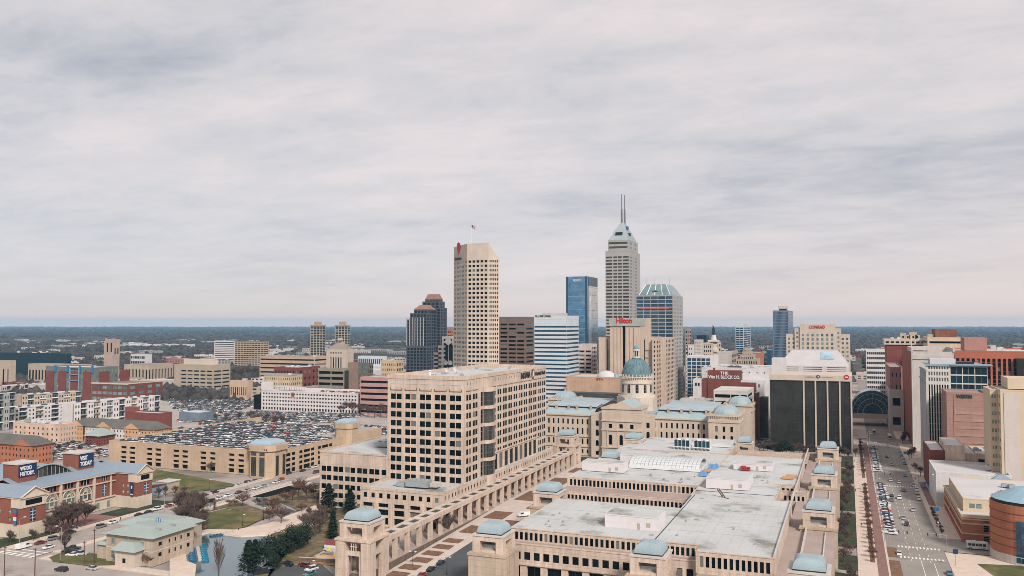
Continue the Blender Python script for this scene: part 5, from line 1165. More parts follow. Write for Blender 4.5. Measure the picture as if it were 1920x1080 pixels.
for k in range(7): a = k * math.pi / 3.5; m.cyl(cx + hx * .5 + 1.2, cy - 6 + 2.6 * math.cos(a), h1 + 16 + 1.3 * math.sin(a), h1 + 17.6 + 1.3 * math.sin(a), 1.2, 1.2, 10)
m.build('cloud_emblem', BLUE, sf.e)
for px, pt, nm in ((1165.5, 364, 'spire'), (1171, 366, 'spire')):
    sx_, sz = AY(px, pt, 1070); m = MB(sf.o); zz = AY(px, 418, 1070)[1]; z2 = AY(px, 392, 1070)[1]
    m.cyl(sx_, 1070, zz - 4, z2, 1.3, 1.1, 10); m.cyl(sx_, 1070, z2, sz, .6, .4, 6); m.build(nm, wall('mast_grey', (.16, .16, .16)), sf.e)
sf.done()
# market tower with glazed hip roof
mk = T('office_tower', 'blue glass and stone tower with a sloped pale green glass roof beside the tallest skyscraper', 'office tower', 1192, 1262, 1284, 553, 870, GRANITE, dict(cl=[(.6, 4), (5, 14.8), (15.4, 25), (25.8, 35), (36, 42)] if False else None, c=5, w=.93, r=30, h=.66, g=BLUEW, dep=.4) , dict(c=5, w=.6, r=30, h=.5, g=GREENW, dep=.4), roof=ROOFG, par=0, fin=False) if False else None
x0, x1, y0, y1, hh = solve(1192, 1262, 1284, 553, 870)
y1 = min(y1, 925)
mk = Bld('office_tower', (x0 + x1) / 2, 890, 'blue glass and stone tower with a sloped pale green glass roof beside the tallest skyscraper', 'office tower', wallm=GRANITE)
mk.block(x0, x1, y0, y1, 0, hh, W=dict(c=5, w=.93, r=30, h=.76, g=BLUEW, dep=.4, ml=.4), S=dict(c=6, w=.6, r=30, h=.5, g=GREENW, dep=.4), par=0, roof=ROOFG)
m = MB(mk.o); hip(m, x0 + 1, x1 - 1, y0 + 1, y1 - 1, hh, 11.5, 8, .1)
for k in range(5): xx = x0 + 3 + k * (x1 - x0 - 6) / 4; m.tube((xx, y0 + 1, hh), (x0 + 9 + k * (x1 - x0 - 18) / 4, y0 + 9, hh + 11.6), .5, .5, 4, 1)
m.build('glazed_roof', [glass('green_roof_glass', (.17, .24, .25), .25, .5, .2, .1), FRAMEW], mk.e)
m = MB(mk.o); m.box(x0 + 3, x1 - 4, y0 - .3, y0 - .05, hh - 14.2, hh - 13.4, 0, True); m.build('red_trim', wall('red_trim', (.40, .12, .10)), mk.e)
m = MB(mk.o); m.tube((x0 + 17, y0 + 3.6, hh + 3.5), (x0 + 20, y0 + 3.4, hh + 4.6), .9, .9, 6); m.tube((x0 + 20, y0 + 3.4, hh + 4.6), (x0 + 22.5, y0 + 3.6, hh + 3.6), .7, .7, 6); m.build('emblem', BROWNM, mk.e)
for k in range(4): m = MB(mk.o); xx = x0 + 9 + k * 8; m.tube((xx, y0 + 12, hh + 11), (xx, y0 + 12, hh + 18), .15, .1, 4); m.build('antenna', METAL, mk.e)
mk.done()
# dark twin-topped tower
ch = Bld('skyscraper', -528, 1010, 'dark blue stepped tower with two copper red hipped roofs, left of the cream tower', 'skyscraper', wallm=plain('dark_steel_stone', (.07, .075, .09), .5))
Yc = 985
def chb(pl, pc_, pr, yt, Yb, nc, ns, roof=None, z0=0, rh=6):
    x0, x1, y0, y1, hh = solve(pl, pc_, pr, yt, Yb); y1 = min(y1, y0 + 45)
    ch.block(x0, x1, y0, y1, z0, hh, W=dict(c=nc, w=.72, r=int((hh - z0) / 4.1), h=.72, g=glass('slate_window', (.006, .018, .035), .2, .35, 0, .4), dep=.4), S=dict(c=ns, w=.72, r=int((hh - z0) / 4.1), h=.72, g=glass('slate_window', (.02, .05, .09)), dep=.4), par=.3, roof=ROOFG)
    if roof: m = MB(ch.o); hip(m, x0, x1, y0, y1, hh, rh, min(x1 - x0, y1 - y0) * .3, .1); m.build('hipped_roof', wall('copper_red_roof', (.25, .135, .11), .08, 0, rough=.6), ch.e)
    return x0, x1, y0, y1, hh
chb(762, 800, 826, 650, 985, 6, 6)
d1 = chb(763, 794, 824, 599, 987, 5, 6)
chb(769, 800, 822, 587, 990, 5, 5); chb(776, 802, 818, 580, 994, 4, 4, True)
chb(800, 826, 838, 577, 1018, 4, 4); chb(792, 824, 834, 565, 1024, 4, 4); chb(797, 824, 830, 561, 1028, 4, 3, True, rh=7)
x0, x1, y0, y1, hh = d1
m = MB(ch.o)
for k in range(7): xx = x0 + k * (x1 - x0) / 6; m.box(xx - .4, xx + .4, y0 - .8, y0 - .05, hh - 34, hh + 2.5, 0, True)
for k in range(7): yy_ = y0 + k * (y1 - y0) / 6; m.box(x1 + .05, x1 + .8, yy_ - .4, yy_ + .4, hh - 34, hh + 2.5, 0, True)
m.build('fin', wall('pale_fin', (.34, .33, .33)), ch.e); ch.done()
# stepped low office with dish mast between dark tower and cream tower
so = Bld('office_block', -390, 800, 'small pale stepped office block with a mast of white dishes beside the cream tower', 'office block', wallm=PALE)
for pl, pr, yt in ((813, 822, 661), (821, 829, 648), (829, 850, 631)):
    x0, x1, y0, y1, hh = solve(pl, pr, None, yt, 800); so.block(x0, x1, y0, y1, 0, hh, W=dict(c=2 if pl < 829 else 1, w=.8, r=int(hh / 4.4), h=.5, g=BROWNM if False else DARKW), par=.4)
x0, hh = AY(842, 640, 799)
m = MB(so.o); m.box(x0 - 4, x0 + 4, 798.6, 799.7, 0, hh - 4); m.build('dark_panel', GLASST, so.e)
m = MB(so.o); m.tube((x0, 798, hh - 24), (x0, 798, hh + 3), .5, .4, 6)
for k, (dz, rr_) in enumerate(((0, 3.6), (-22, 2.4), (-22, 2.4))):
    for i in range(12):
        a0, a1 = 2 * math.pi * i / 12, 2 * math.pi * (i + 1) / 12; cxx = x0 + (0, -2.6, 2.6)[k]
        m.poly([(cxx, 797.2, hh + dz), (cxx + rr_ * math.cos(a0), 796.8, hh + dz + rr_ * math.sin(a0)), (cxx + rr_ * math.cos(a1), 796.8, hh + dz + rr_ * math.sin(a1))], 1)
m.build('dish_mast', [METAL, ROOFB], so.e); so.done()
T('office_block', 'orange brick top of a block peeking out left of the cream tower', 'office block', 838, 850, 856, 616, 900, BRICKO, gr(3, 18), None)
# hilton
hl = Bld('hotel', -180, 730, 'tan concrete hotel with red Hilton lettering and a tall dark central slot', 'hotel', wallm=wall('hotel_concrete', (.50, .39, .31), .06, .12))
YH = 720
def HX(px, py=650): return AY(px, py, YH)[0]
hz = AY(1170, 596, YH)[1]; hz2 = AY(1170, 632, YH)[1]; hz3 = AY(1170, 622, YH)[1]
L0, Lc0, Lc1, R0, R1 = HX(1119), HX(1144), HX(1200), HX(1222), HX(1230)
hl.block(L0, Lc0, YH + 6, YH + 40, 0, hz2, W=dict(cl=[(8, 18)], rl=[(k * 6.3 + 3, k * 6.3 + 8.6) for k in range(int((hz2 - 12) / 6.3))], g=wall('balcony_panel', (.46, .40, .34)), dep=.9, mull=None, ml=.5), par=.5)
hl.block(Lc0, Lc1, YH, YH + 46, 0, hz, W=dict(cl=[((Lc1 - Lc0) * .42, (Lc1 - Lc0) * .51)], rl=[(8, AY(1170, 611, YH)[1])], dep=1.2), par=1)
hl.block(Lc1, R0, YH + 6, YH + 40, 0, hz2, W=dict(cl=[(3, 12)], rl=[(k * 6.3 + 3, k * 6.3 + 8.6) for k in range(int((hz2 - 12) / 6.3))], g=wall('balcony_panel', (.46, .40, .34)), dep=.9), par=.5)
hl.block(R0, R1, YH + 2, YH + 30, 0, hz2 - 1, S=gr(3, 19, .5, .6), W=gr(1, 19, .4, .5), par=.5)
m = MB(hl.o)
for a, b2 in ((L0 + 7.4, L0 + 8), (L0 + 18, L0 + 18.6), (Lc1 + 2.4, Lc1 + 3), (Lc1 + 12, Lc1 + 12.6)): m.box(a, b2, YH + 5.6, YH + 5.95, 0, hz2 - 2, 0, True)
m.build('dark_rail', BLACK, hl.e)
m = MB(hl.o); m.box(Lc0 - .5, Lc1 + .5, YH - 1.2, YH + 20, AY(1170, 611, YH)[1], hz, 0, True); m.build('sign_band', wall('greenish_concrete', (.36, .38, .34)), hl.e)
for f in (.12, .25, .38, .55, .66, .8): m = MB(hl.o); xx = Lc0 + (Lc1 - Lc0) * f; m.box(xx, xx + .7, YH - .8, YH - .01, 0, hz - 8, 0, True); m.build('pilaster', hl.wm[0], hl.e)
sign_text(hl, 'Hilton', (HX(1156), YH - 1.2, AY(1170, 606, YH)[1]), (1, 0), 4.6, RED, width=HX(1186) - HX(1156), bold=.04)
hl.block(HX(1242) - 14, HX(1242) - 1, YH + 20, YH + 60, 0, hz2 - .5, S=gr(6, 19, .5, .6), par=.5)
hl.done()
T('office_block', 'small pale pink office block with ribbed floors between the striped block and the hotel', 'office block', 1084, 1110, 1119, 645, 760, wall('pale_pink', (.58, .48, .45)), dict(c=2, w=.8, r=17, h=.45, zt=4), gr(3, 17, .7, .45), roof=ROOFW)
# low theatre block with dark bands before the hotel
x0, x1, y0, y1, hh = solve(1060, 1163, 1175, 719, 670)
lb = Bld('department_store', (x0 + x1) / 2, 690, 'low tan brick block with wide black glass bands left of the capitol dome', 'store', wallm=wall('store_brick', (.46, .30, .21)))
lb.block(x0, x1 + 6, y0 + 3, y0 + 45, 0, AY(1100, 706, 675)[1], par=.8, roof=ROOFW)
for k in range(6): lb.bands(x0 - 1, x1 + 4, y0, y0 + 40, [2 + k * 5.2], 3.6, .2, GLASSD, 'glass_band')
lb.bands(x0 - 1.2, x1 + 4.2, y0 - .2, y0 + 40.2, [k * 5.2 + .2 for k in range(1, 7)], 1.2, .2, DGREY, 'floor_band')
sign_text(lb, 'ISTA', (AY(1118, 712, 673)[0], 673, AY(1118, 713, 673)[1]), (1, 0), 2.0, RED, width=6)
m = MB(lb.o); cxx, zz = AY(1137, 706, 690); m.lathe(cxx, 690, [(8 * math.cos(math.pi / 2 * k / 6), zz - 1 + 6 * math.sin(math.pi / 2 * k / 6)) for k in range(7)], 20); m.build('white_dome', ROOFB, lb.e)
m = MB(lb.o); cxx, zz = AY(1155, 706, 690); m.lathe(cxx, 690, [(3 * math.cos(math.pi / 2 * k / 5), zz - 1 + 3.5 * math.sin(math.pi / 2 * k / 5)) for k in range(6)], 14); m.build('blue_dome', ROOFM, lb.e)
lb.done()
# right of the market tower
T('office_block', 'office block with blue windows in a white grid behind the red BLOCK sign building', 'office block', 1287, 1333, 1341, 668, 880, WHITE, dict(c=5, r=14, w=.84, h=.8, g=BLUEW), gr(3, 14, .8, .8, g=BLUEW), roof=ROOFW)
T('office_block', 'narrow brown office block right behind the green-roofed tower', 'office block', 1284, 1290, 1296, 616, 1000, wall('brownish', (.33, .22, .19)), gr(1, 18, .7), gr(2, 18), roof=ROOFG)
T('office_block', 'small white office block with paired windows left of the column monument', 'office block', 1286, 1299, 1304, 646, 1000, WHITE, gr(3, 10, .4, .35), None, roof=ROOFW)
T('office_block', 'slim pinkish stone office block left of the column monument', 'office block', 1302, 1315, 1319, 637, 1010, PALE, gr(3, 18, .4, .4), None, roof=ROOFG, units=2)
T('office_block', 'cream office block with square windows directly behind the column monument', 'office block', 1318, 1335, 1352, 643, 1030, CREAM, gr(4, 12, .5, .5), gr(3, 12), roof=ROOFG, cornice=CREAM)
T('office_block', 'dark teal glass penthouse block on the skyline left of the column monument', 'office block', 1306, 1324, 1329, 629, 1120, GLASST, None, None, par=.3)
T('office_block', 'low pale office block with a dark window bay right of the column monument', 'office block', 1345, 1361, 1372, 661, 980, PALE, dict(c=1, r=1, w=.6, h=.5), None)
T('office_block', 'low pinkish office block between the column monument and the stepped stone tower', 'office block', 1362, 1372, 1384, 660, 1060, wall('pinkish', (.40, .30, .27)), gr(3, 8), gr(3, 8))
T('office_tower', 'slim blank white tower shaft standing directly below the dark statue of the monument', 'tower', 1333, 1344, 1347, 666, 840, WHITE, dict(cl=[(2.2, 3.0)], rl=[(40, 42)]), None, roof=ROOFG)
# column monument
mx_, mz = AY(1338, 628, 1045)
mo = empty('monument', (mx_, 1045, 0), 'pale stone column monument topped by a dark statue', 'monument')
m = MB((mx_, 1045, 0)); s_ = 5.2
m.box(mx_ - 9, mx_ + 9, 1036, 1054, 0, 18); m.cyl(mx_, 1045, 18, mz - 8, 5.6, 4.6, 4, a0=math.pi / 4); m.box(mx_ - 5.4, mx_ + 5.4, 1039.6, 1050.4, mz - 20, mz - 17, 0, True); m.box(mx_ - 6, mx_ + 6, 1039, 1051, mz - 8, mz - 6, 0, True); m.cyl(mx_, 1045, mz - 6, mz, 3.6, 2.6, 14); m.build('column', wall('monument_stone', (.60, .53, .47)), mo)
m = MB((mx_, 1045, 0)); m.box(mx_ - 5, mx_ + 5, 1039.9, 1050, mz - 9, mz - 8, 0); m.build('bronze_band', BROWNM, mo)
m = MB((mx_, 1045, 0)); z = mz; m.cyl(mx_, 1045, z, z + 1, 1.6, 1.5, 10); m.cyl(mx_, 1045, z + 1, z + 6.5, 1.5, .9, 10); m.cyl(mx_, 1045, z + 6.5, z + 9, 1.1, .7, 10); m.cyl(mx_, 1045, z + 9, z + 10.6, .6, .5, 8); m.tube((mx_ - .8, 1045, z + 8), (mx_ - 2, 1045, z + 4.5), .35, .25, 6); m.tube((mx_ + .9, 1045, z + 8), (mx_ + 1.6, 1045, z + 3), .3, .2, 6); m.tube((mx_ - 1.3, 1045, z + 2), (mx_ - 1.3, 1045, z + 12), .14, .14, 5); m.build('statue', BLACK, mo)
T('apartment_tower', 'dark blue glass residential tower with white balcony lines behind the stepped stone tower', 'tower', 1379, 1394, 1407, 608, 1330, WHITEB, dict(c=2, r=24, w=.96, h=.74, g=BLUEW, dep=.5, zt=3), dict(c=2, r=24, w=.96, h=.74, g=BLUEW, dep=.5, zt=3), par=1.5)
cc = T('office_tower', 'tall plain dark blue office slab with a grey rooftop box left of the CONRAD hotel', 'office tower', 1449, 1478, 1487, 582, 1250, plain('slate_blue', (.12, .17, .23), .5), dict(c=13, r=27, w=.62, h=.75, g=BLUEW, dep=.4, zt=1), dict(c=5, r=27, w=.6, h=.75, g=BLUEW, dep=.4), par=.5, fin=False)
x0, x1, y0, y1, hh = cc.d; m = MB(cc.o); m.box(x0 + 8, x1 - 3, y0 + 6, y0 + 26, hh - .5, hh + 2.5, 1); m.box(x0 + 6.5, x1 - 2, y0 + 5, y0 + 27, hh + 2.5, hh + 6.5); m.build('rooftop_box', [PALE, BLACK], cc.e); cc.done()
# stepped stone tower (ziggurat)
zg = Bld('stepped_tower', -102, 1010, 'small ornate stone tower stepping up like a ziggurat, below the blue residential tower', 'office tower', wallm=wall('old_stone', (.40, .32, .26)))
for i, (pl, pr, yt) in enumerate(((1380, 1421, 673), (1387, 1413, 665), (1392, 1409, 659), (1396, 1405, 652))):
    x0, x1, y0, y1, hh = solve(pl, pr, None, yt, 1000 + i * 4); zg.block(x0, x1, y0, y0 + 28 - i * 7, 0 if i == 0 else hh - 8, hh, W=dict(c=9 - 2 * i, w=.45, r=7 if i == 0 else 1, h=.6, zb=8 if i == 0 else .5), par=.8)
zg.done()
T('office_block', 'orange brick office block right of the stepped stone tower', 'office block', 1405, 1424, 1432, 662, 1040, BRICKO, None, None, roof=ROOFG, par=.5)
T('office_block', 'small dark glass block at the foot of the tall dark blue slab', 'office block', 1437, 1446, 1450, 656, 1150, BLUEW, None, None, par=.3)
# Block Co. white store with red painted sign wall
bk = Bld('department_store', -100, 830, 'white department store with the red brick BLOCK CO. sign wall on its roof', 'store', wallm=wall('store_white', (.60, .57, .57)))
YB = 800
def BXp(px): return AY(px, 700, YB)[0]
def BZ(py, Y_=YB): return AY(1360, py, Y_)[1]
bk.block(BXp(1299), BXp(1432), YB, YB + 70, 0, BZ(712), W=dict(cl=[(2.0, 3.6), (4.6, 6.2), (BXp(1421) - BXp(1299), BXp(1425) - BXp(1299))], rl=[(BZ(725), BZ(719))]), par=.6, roof=ROOFW)
bk.block(BXp(1310), BXp(1438), YB + 20, YB + 80, 0, BZ(691), W=dict(c=9, w=.14, r=1, h=.2, zb=BZ(706)), par=.6, roof=ROOFW)
m = MB(bk.o); m.box(BXp(1316), BXp(1327), YB - .5, YB + 10, 0, BZ(711)); m.box(BXp(1390), BXp(1418), YB - .5, YB + 10, 0, BZ(716)); m.build('brick_wing', BRICKD, bk.e)
m = MB(bk.o); m.box(BXp(1327), BXp(1389), YB - 1.5, YB + 12, 0, BZ(695)); m.box(BXp(1337), BXp(1340), YB, YB + 2, BZ(695), BZ(690)); m.build('sign_wall', BRICKD, bk.e)
sign_text(bk, 'THE', (BXp(1351), YB - 1.5, BZ(702)), (1, 0), 2.6, FRAMEW, width=BXp(1366) - BXp(1351), bold=.03)
sign_text(bk, 'Wm H. BLOCK CO.', (BXp(1328.5), YB - 1.5, BZ(710)), (1, 0), 3.1, FRAMEW, width=BXp(1388) - BXp(1328.5), bold=.03)
m = MB(bk.o)
for k in range(5): m.box(BXp(1357) + k * 2.6, BXp(1357) + k * 2.6 + 2.2, YB + 26, YB + 30, BZ(691, YB + 20), BZ(691, YB + 20) + 2.2 + (k % 2) * .5)
m.build('roof_unit', [DGREY], bk.e); bk.units(8, BXp(1325), BXp(1430), YB + 24, YB + 74, BZ(692, YB + 20), 5, 4); bk.done()
T('office_block', 'low brown brick block with a white cornice line below the red BLOCK sign wall', 'office block', 1275, 1331, 1336, 750, 705, wall('brown_brick', (.17, .10, .075)), gr(9, 3, .4, .5, zt=2.2), None, roof=ROOFG, units=3, cornice=PALE)
T('parking_garage', 'white banded parking garage with a red brick stair end right of the capitol', 'parking garage', 1338, 1402, 1413, 733, 660, wall('garage_white', (.56, .52, .47)), dict(c=2, r=7, w=.96, h=.5, g=DARKO, dep=1), dict(c=1, r=7, w=.9, h=.5, g=DARKO, dep=1), roof=wall('garage_deck', (.50, .47, .42)), par=1)
T('stair_tower', 'red brick stair tower at the right end of the white banded garage', 'stair tower', 1413, 1421, 1424, 737, 665, BRICKD, None, None, roof=ROOFW, par=.4)
T('office_block', 'dark recessed glass link between the brick stair tower and the smoked glass block', 'office block', 1424, 1440, 1442, 745, 690, GLASSD, None, None)
# smoked glass office with cream ribs
dk = Bld('office_block', -25, 640, 'smoked glass office block with cream vertical ribs and a round red logo', 'office block', wallm=GLASSD)
YD = 626; dx0 = AY(1444, 760, YD)[0]; dx1 = AY(1597, 760, YD)[0]; dz = AY(1450, 712, YD)[1]; dzt = AY(1450, 702, YD)[1]
dk.block(dx0, dx1, YD, YD + 48, 0, dz, par=0, roof=ROOFW)
nf = 10
for k in range(1, nf): dk.bands(dx0, dx1, YD, YD + 48, [k * dz / nf], .14, .06, plain('dark_mullion', (.03, .035, .035), .4), 'mullion')
for k in range(1, 30): m = MB(dk.o); xx = dx0 + (dx1 - dx0) * k / 30; m.box(xx - .06, xx + .06, YD - .08, YD - .005, 0, dz, 0, True); m.build('mullion', MATS['dark_mullion'], dk.e)
for px in (1507.5, 1529.5, 1552, 1575, 1596.5): m = MB(dk.o); xx = AY(px, 760, YD)[0]; m.box(xx - .5, xx + .5, YD - .9, YD - .1, 0, dz, 0, True); m.build('rib', CREAM, dk.e)
m = MB(dk.o); m.box(dx0 - .3, dx1 + .6, YD - 1.0, YD + 48.5, dz, dzt, 0, True); m.build('parapet', CREAM, dk.e)
m = MB(dk.o); xx, zz = AY(1587, 707, YD)
m.poly([(xx + 1.7 * math.cos(a * math.pi / 10), YD - 1.2, zz + 1.7 * math.sin(a * math.pi / 10)) for a in range(20)], 0); m.box(xx - 1, xx + 1, YD - 1.3, YD - 1.21, zz - .35, zz + .35, 1, True); m.build('round_logo', [RED, FRAMEW], dk.e)
m = MB(dk.o); xx, zz = AY(1534, 706, YD); m.poly([(xx + 1.2 * math.cos(a * math.pi / 10), YD - 1.2, zz + 1.2 * math.sin(a * math.pi / 10)) for a in range(20)], 0); m.box(xx - .3, xx + .5, YD - 1.3, YD - 1.21, zz - .5, zz + .6, 1, True); m.build('round_logo', [NAVY, FRAMEW], dk.e)
m = MB(dk.o)
for k in range(9): xx, zz = AY(1509.5 + k * 2.1, 706.5, YD); m.box(xx, xx + .5, YD - 1.2, YD - 1.01, zz - .3, zz + .3, 0, True)
for k in range(10): xx, zz = AY(1539.5 + k * 2.3, 707.5, YD); m.box(xx, xx + .6, YD - 1.2, YD - 1.01, zz - .25, zz + .25, 0, True)
m.build('lettering', GREYC, dk.e)
dk.done()
# white building with sloping roof and roof window behind
wr = Bld('mall_building', -30, 720, 'white building with a sloping roof and blue roof window behind the smoked glass block', 'building', wallm=WHITE)
YW = 715
def WX(px, py=680): return AY(px, py, YW)[0]
def WZ(py): return AY(1525, py, YW)[1]
m = MB(wr.o); xa, xb, xc_, xd = WX(1457), WX(1592), WX(1482), WX(1570); zb_, zt_ = WZ(686), WZ(659)
m.poly([(xa, YW, zb_), (xb, YW, zb_), (xd, YW + 22, zt_), (xc_, YW + 22, zt_)], 0); m.poly([(xb, YW, zb_), (xb, YW + 60, zb_), (xd, YW + 50, zt_), (xd, YW + 22, zt_)], 0); m.poly([(xa, YW + 60, zb_), (xa, YW, zb_), (xc_, YW + 22, zt_), (xc_, YW + 50, zt_)], 0); m.poly([(xc_, YW + 22, zt_), (xd, YW + 22, zt_), (xd, YW + 50, zt_), (xc_, YW + 50, zt_)], 0)
f0, f1 = .45, .92; 
def SP(u, v): return (xa + (xb - xa) * u + ((xc_ - xa) * (1 - u) + (xd - xb) * u) * v, YW + 22 * v - .15, zb_ + (zt_ - zb_) * v + .15)
m.poly([SP(.62, .42), SP(.84, .42), SP(.84, .92), SP(.62, .92)], 1); m.build('sloping_roof', [wall('white_slope', (.46, .43, .43), .06, .1), glass('roof_light', (.22, .30, .36), .2, .5)], wr.e)
wr.face((xa, YW), (xb, YW), 0, zb_, dict(c=3, r=5, w=.8, h=.3, zb=WZ(706), zt=.3)); wr.face((xb, YW), (xb, YW + 60), 0, zb_)
m = MB(wr.o); m.box(WX(1448), WX(1475), YW - 5, YW + 10, 0, WZ(672)); m.build('side_block', WHITE, wr.e); wr.done()
# conrad hotel
cn = Bld('hotel', -25, 890, 'cream stepped hotel with red CONRAD lettering across its crown', 'hotel', wallm=CREAM)
YC = 880
def CXp(px): return AY(px, 640, YC)[0]
def CZ(py): return AY(1530, py, YC)[1]
cn.block(CXp(1474), CXp(1594), YC + 3, YC + 45, 0, CZ(627), W=dict(c=14, r=18, w=.45, h=.5, g=GREENW), par=1.5, roof=ROOFG)
cn.block(CXp(1490), CXp(1577), YC + 1.5, YC + 40, 0, CZ(616), W=dict(c=11, r=19, w=.45, h=.5, g=GREENW), par=1.5, roof=ROOFG)
cn.block(CXp(1500), CXp(1566), YC, YC + 36, 0, CZ(608), W=dict(c=7, r=19, w=.45, h=.6, g=GREENW, zt=7), par=1.5, roof=ROOFG)
sign_text(cn, 'CONRAD', (CXp(1517), YC, CZ(616)), (1, 0), 3.0, RED, width=CXp(1547) - CXp(1517), bold=.03); cn.done()
# ------------------------------------------------ right side of the street
ab = Bld('glass_arch_bridge', 21, 800, 'big blue glass arch standing on a bridge over the street', 'glass arch', wallm=GLASST)
YA = 800; acx = AY(1636, 760, YA)[0]; R0 = 18.5; zA = AY(1636, 775, YA)[1]
m = MB(ab.o); nn = 24
for y_, mi in ((YA, 0), (YA + 26, 0)):
    m.poly([(acx + R0 * math.cos(math.pi * k / nn), y_, zA + R0 * 1.05 * math.sin(math.pi * k / nn)) for k in range(nn + 1)], mi)
for k in range(nn):
    a0, a1 = math.pi * k / nn, math.pi * (k + 1) / nn
    m.poly([(acx + R0 * math.cos(a0), YA, zA + R0 * 1.05 * math.sin(a0)), (acx + R0 * math.cos(a1), YA, zA + R0 * 1.05 * math.sin(a1)), (acx + R0 * math.cos(a1), YA + 26, zA + R0 * 1.05 * math.sin(a1)), (acx + R0 * math.cos(a0), YA + 26, zA + R0 * 1.05 * math.sin(a0))], 0)
    
m.build('glass_vault', GLASST, ab.e)
for f in (1.0, .86, .64, .42):
    m = MB(ab.o)
    for k in range(nn): a0, a1 = math.pi * k / nn, math.pi * (k + 1) / nn; m.tube((acx + R0 * f * math.cos(a0), YA - .3, zA + R0 * f * 1.05 * math.sin(a0)), (acx + R0 * f * math.cos(a1), YA - .3, zA + R0 * f * 1.05 * math.sin(a1)), .28, .28, 4)
    m.build('arch_ring', FRAMEB, ab.e)
m = MB(ab.o); 
for k in range(1, 12): a0 = math.pi * k / 12; m.tube((acx + R0 * .42 * math.cos(a0), YA - .25, zA + R0 * .42 * 1.05 * math.sin(a0)), (acx + R0 * math.cos(a0), YA - .25, zA + R0 * 1.05 * math.sin(a0)), .1, .1, 4)
m.build('spoke', FRAMEG, ab.e)
m = MB(ab.o); m.box(acx - 24, acx + 26, YA - 2, YA + 28, zA - 4.5, zA - .2, 0, True); m.build('deck', TANBR, ab.e)
for x_ in (acx - 19, acx + 18): m = MB(ab.o); m.box(x_ - 1, x_ + 1, YA, YA + 2, 0, zA - 4.5); m.build('pier', PALE, ab.e)
m = MB(ab.o); m.box(acx + 18.6, acx + 28, YA - .5, YA + 20, zA - .2, zA + 9); m.build('side_hall', GLASSD, ab.e)
# tall red brick building with cream cornice storey
T('hotel', 'tall dark red brick hotel with a cream top storey behind the glass arch', 'hotel', 1659, 1662, 1744, 636, 900, wall('maroon_brick', (.20, .06, .055)), dict(c=12, r=16, w=.3, h=.35, g=BRICKD, zt=6), None, side='R', units=4)
T('cornice_storey', 'cream', 'storey', 1658, 1661, 1745, 636, 899, CREAM, None, None, side='R', z0=70) if False else None
x0, hz_ = AY(1659, 636, 899); x1 = AY(1745, 636, 899)[0]; _, hb = AY(1659, 646, 899)
o = [o for o in bpy.data.objects if o.get('label', '').startswith('tall dark red brick hotel')][0]
m = MB(o.location); m.box(x0 - .6, x1 + .6, 898.6, 940, hb, hz_, 0, True)
for k in range(9): xx = x0 + (k + .5) * (x1 - x0) / 9; m.box(xx - 1.4, xx + 1.4, 898.4, 898.59, hb + 1.6, hb + 3.2, 1, True)
m.build('top_storey', [CREAM, DARKO], o)
m = MB(o.location)
for k, (px, w_, h_) in enumerate(((1693, 5, 6), (1702, 4, 4), (1712, 7, 7), (1720, 4, 4))): xx = AY(px, 630, 915)[0]; m.box(xx - w_ / 2, xx + w_ / 2, 913, 918, hz_ - .3, hz_ + h_, 0); m.box(xx - .7, xx + .7, 912.9, 912.99, hz_ + 1, hz_ + 3, 1, True)
m.build('rooftop_house', [TANBR, DARKO], o)
cb = Bld('office_block', 90, 920, 'cream banded block topped by a big rusty brown box on the right skyline', 'office block', wallm=wall('cream_band', (.58, .46, .34)))
YQ = 850
def QX(px): return AY(px, 640, YQ)[0]
def QZ(py): return AY(1770, py, YQ)[1]
cb.block(QX(1739), QX(1812), YQ, YQ + 50, 0, QZ(632.5), W=dict(c=1, w=.93, rl=[(QZ(644), QZ(640))], dep=1.5), N=dict(c=1, w=.9, rl=[(QZ(644), QZ(640))]), par=.8)
m = MB(cb.o); m.box(QX(1755), QX(1796), YQ + 8, YQ + 40, QZ(634), QZ(617.5)); m.build('rooftop_box', wall('rust_panel', (.22, .09, .06), .2, .3), cb.e); m = MB(cb.o); m.box(QX(1741), QX(1754), YQ + 10, YQ + 20, QZ(634), QZ(627)); m.build('rooftop_house', TANBR, cb.e); cb.done()
rb = Bld('convention_building', 150, 800, 'long orange red brick building with a deep grid of dark windows at the right edge', 'building', wallm=wall('rust_brick', (.38, .12, .075), .08, .1), cap=100)
YR = 740
def RX(px): return AY(px, 680, YR)[0]
def RZ(py): return AY(1850, py, YR)[1]
rb.block(RX(1790), RX(1960), YR, YR + 90, 0, RZ(658), W=dict(c=17, w=.62, rl=[(RZ(734) - 1.8 - 4.3 * k - 4, RZ(734) - 1.8 - 4.3 * k - 1) for k in range(4, -1, -1) if RZ(734) - 1.8 - 4.3 * k - 4 > 0] + [(RZ(734) + i * (RZ(672) - RZ(734)) / 8, RZ(734) + i * (RZ(672) - RZ(734)) / 8 + 3.0) for i in range(8)], dep=1.0, g=DARKW), par=1, roof=ROOFB)
m = MB(rb.o); m.box(RX(1820), RX(1865), YR + 35, YR + 60, RZ(660), RZ(642) + 3); m.build('rooftop_house', BRICKP, rb.e); rb.units(4, RX(1870), RX(1950), YR + 30, YR + 80, RZ(659), 4, 5)
m = MB(rb.o); m.box(RX(1904), RX(1960), YR - 4, YR - .1, RZ(735), RZ(671), 0, True); m.build('dark_bay', GLASSD, rb.e); rb.done()
T('office_block', 'small pink brick block with a few windows behind the glass arch', 'office block', 1660, 1668, 1693, 688, 790, BRICKP, dict(c=3, r=5, w=.3, h=.35), None, side='R', roof=ROOFG)
T('store', 'low grey building with a white roof between the glass arch and the brick tower', 'store', 1661, 1667, 1694, 731, 770, PALE, dict(c=1, r=2, w=.6, h=.4), None, side='R', roof=ROOFB)
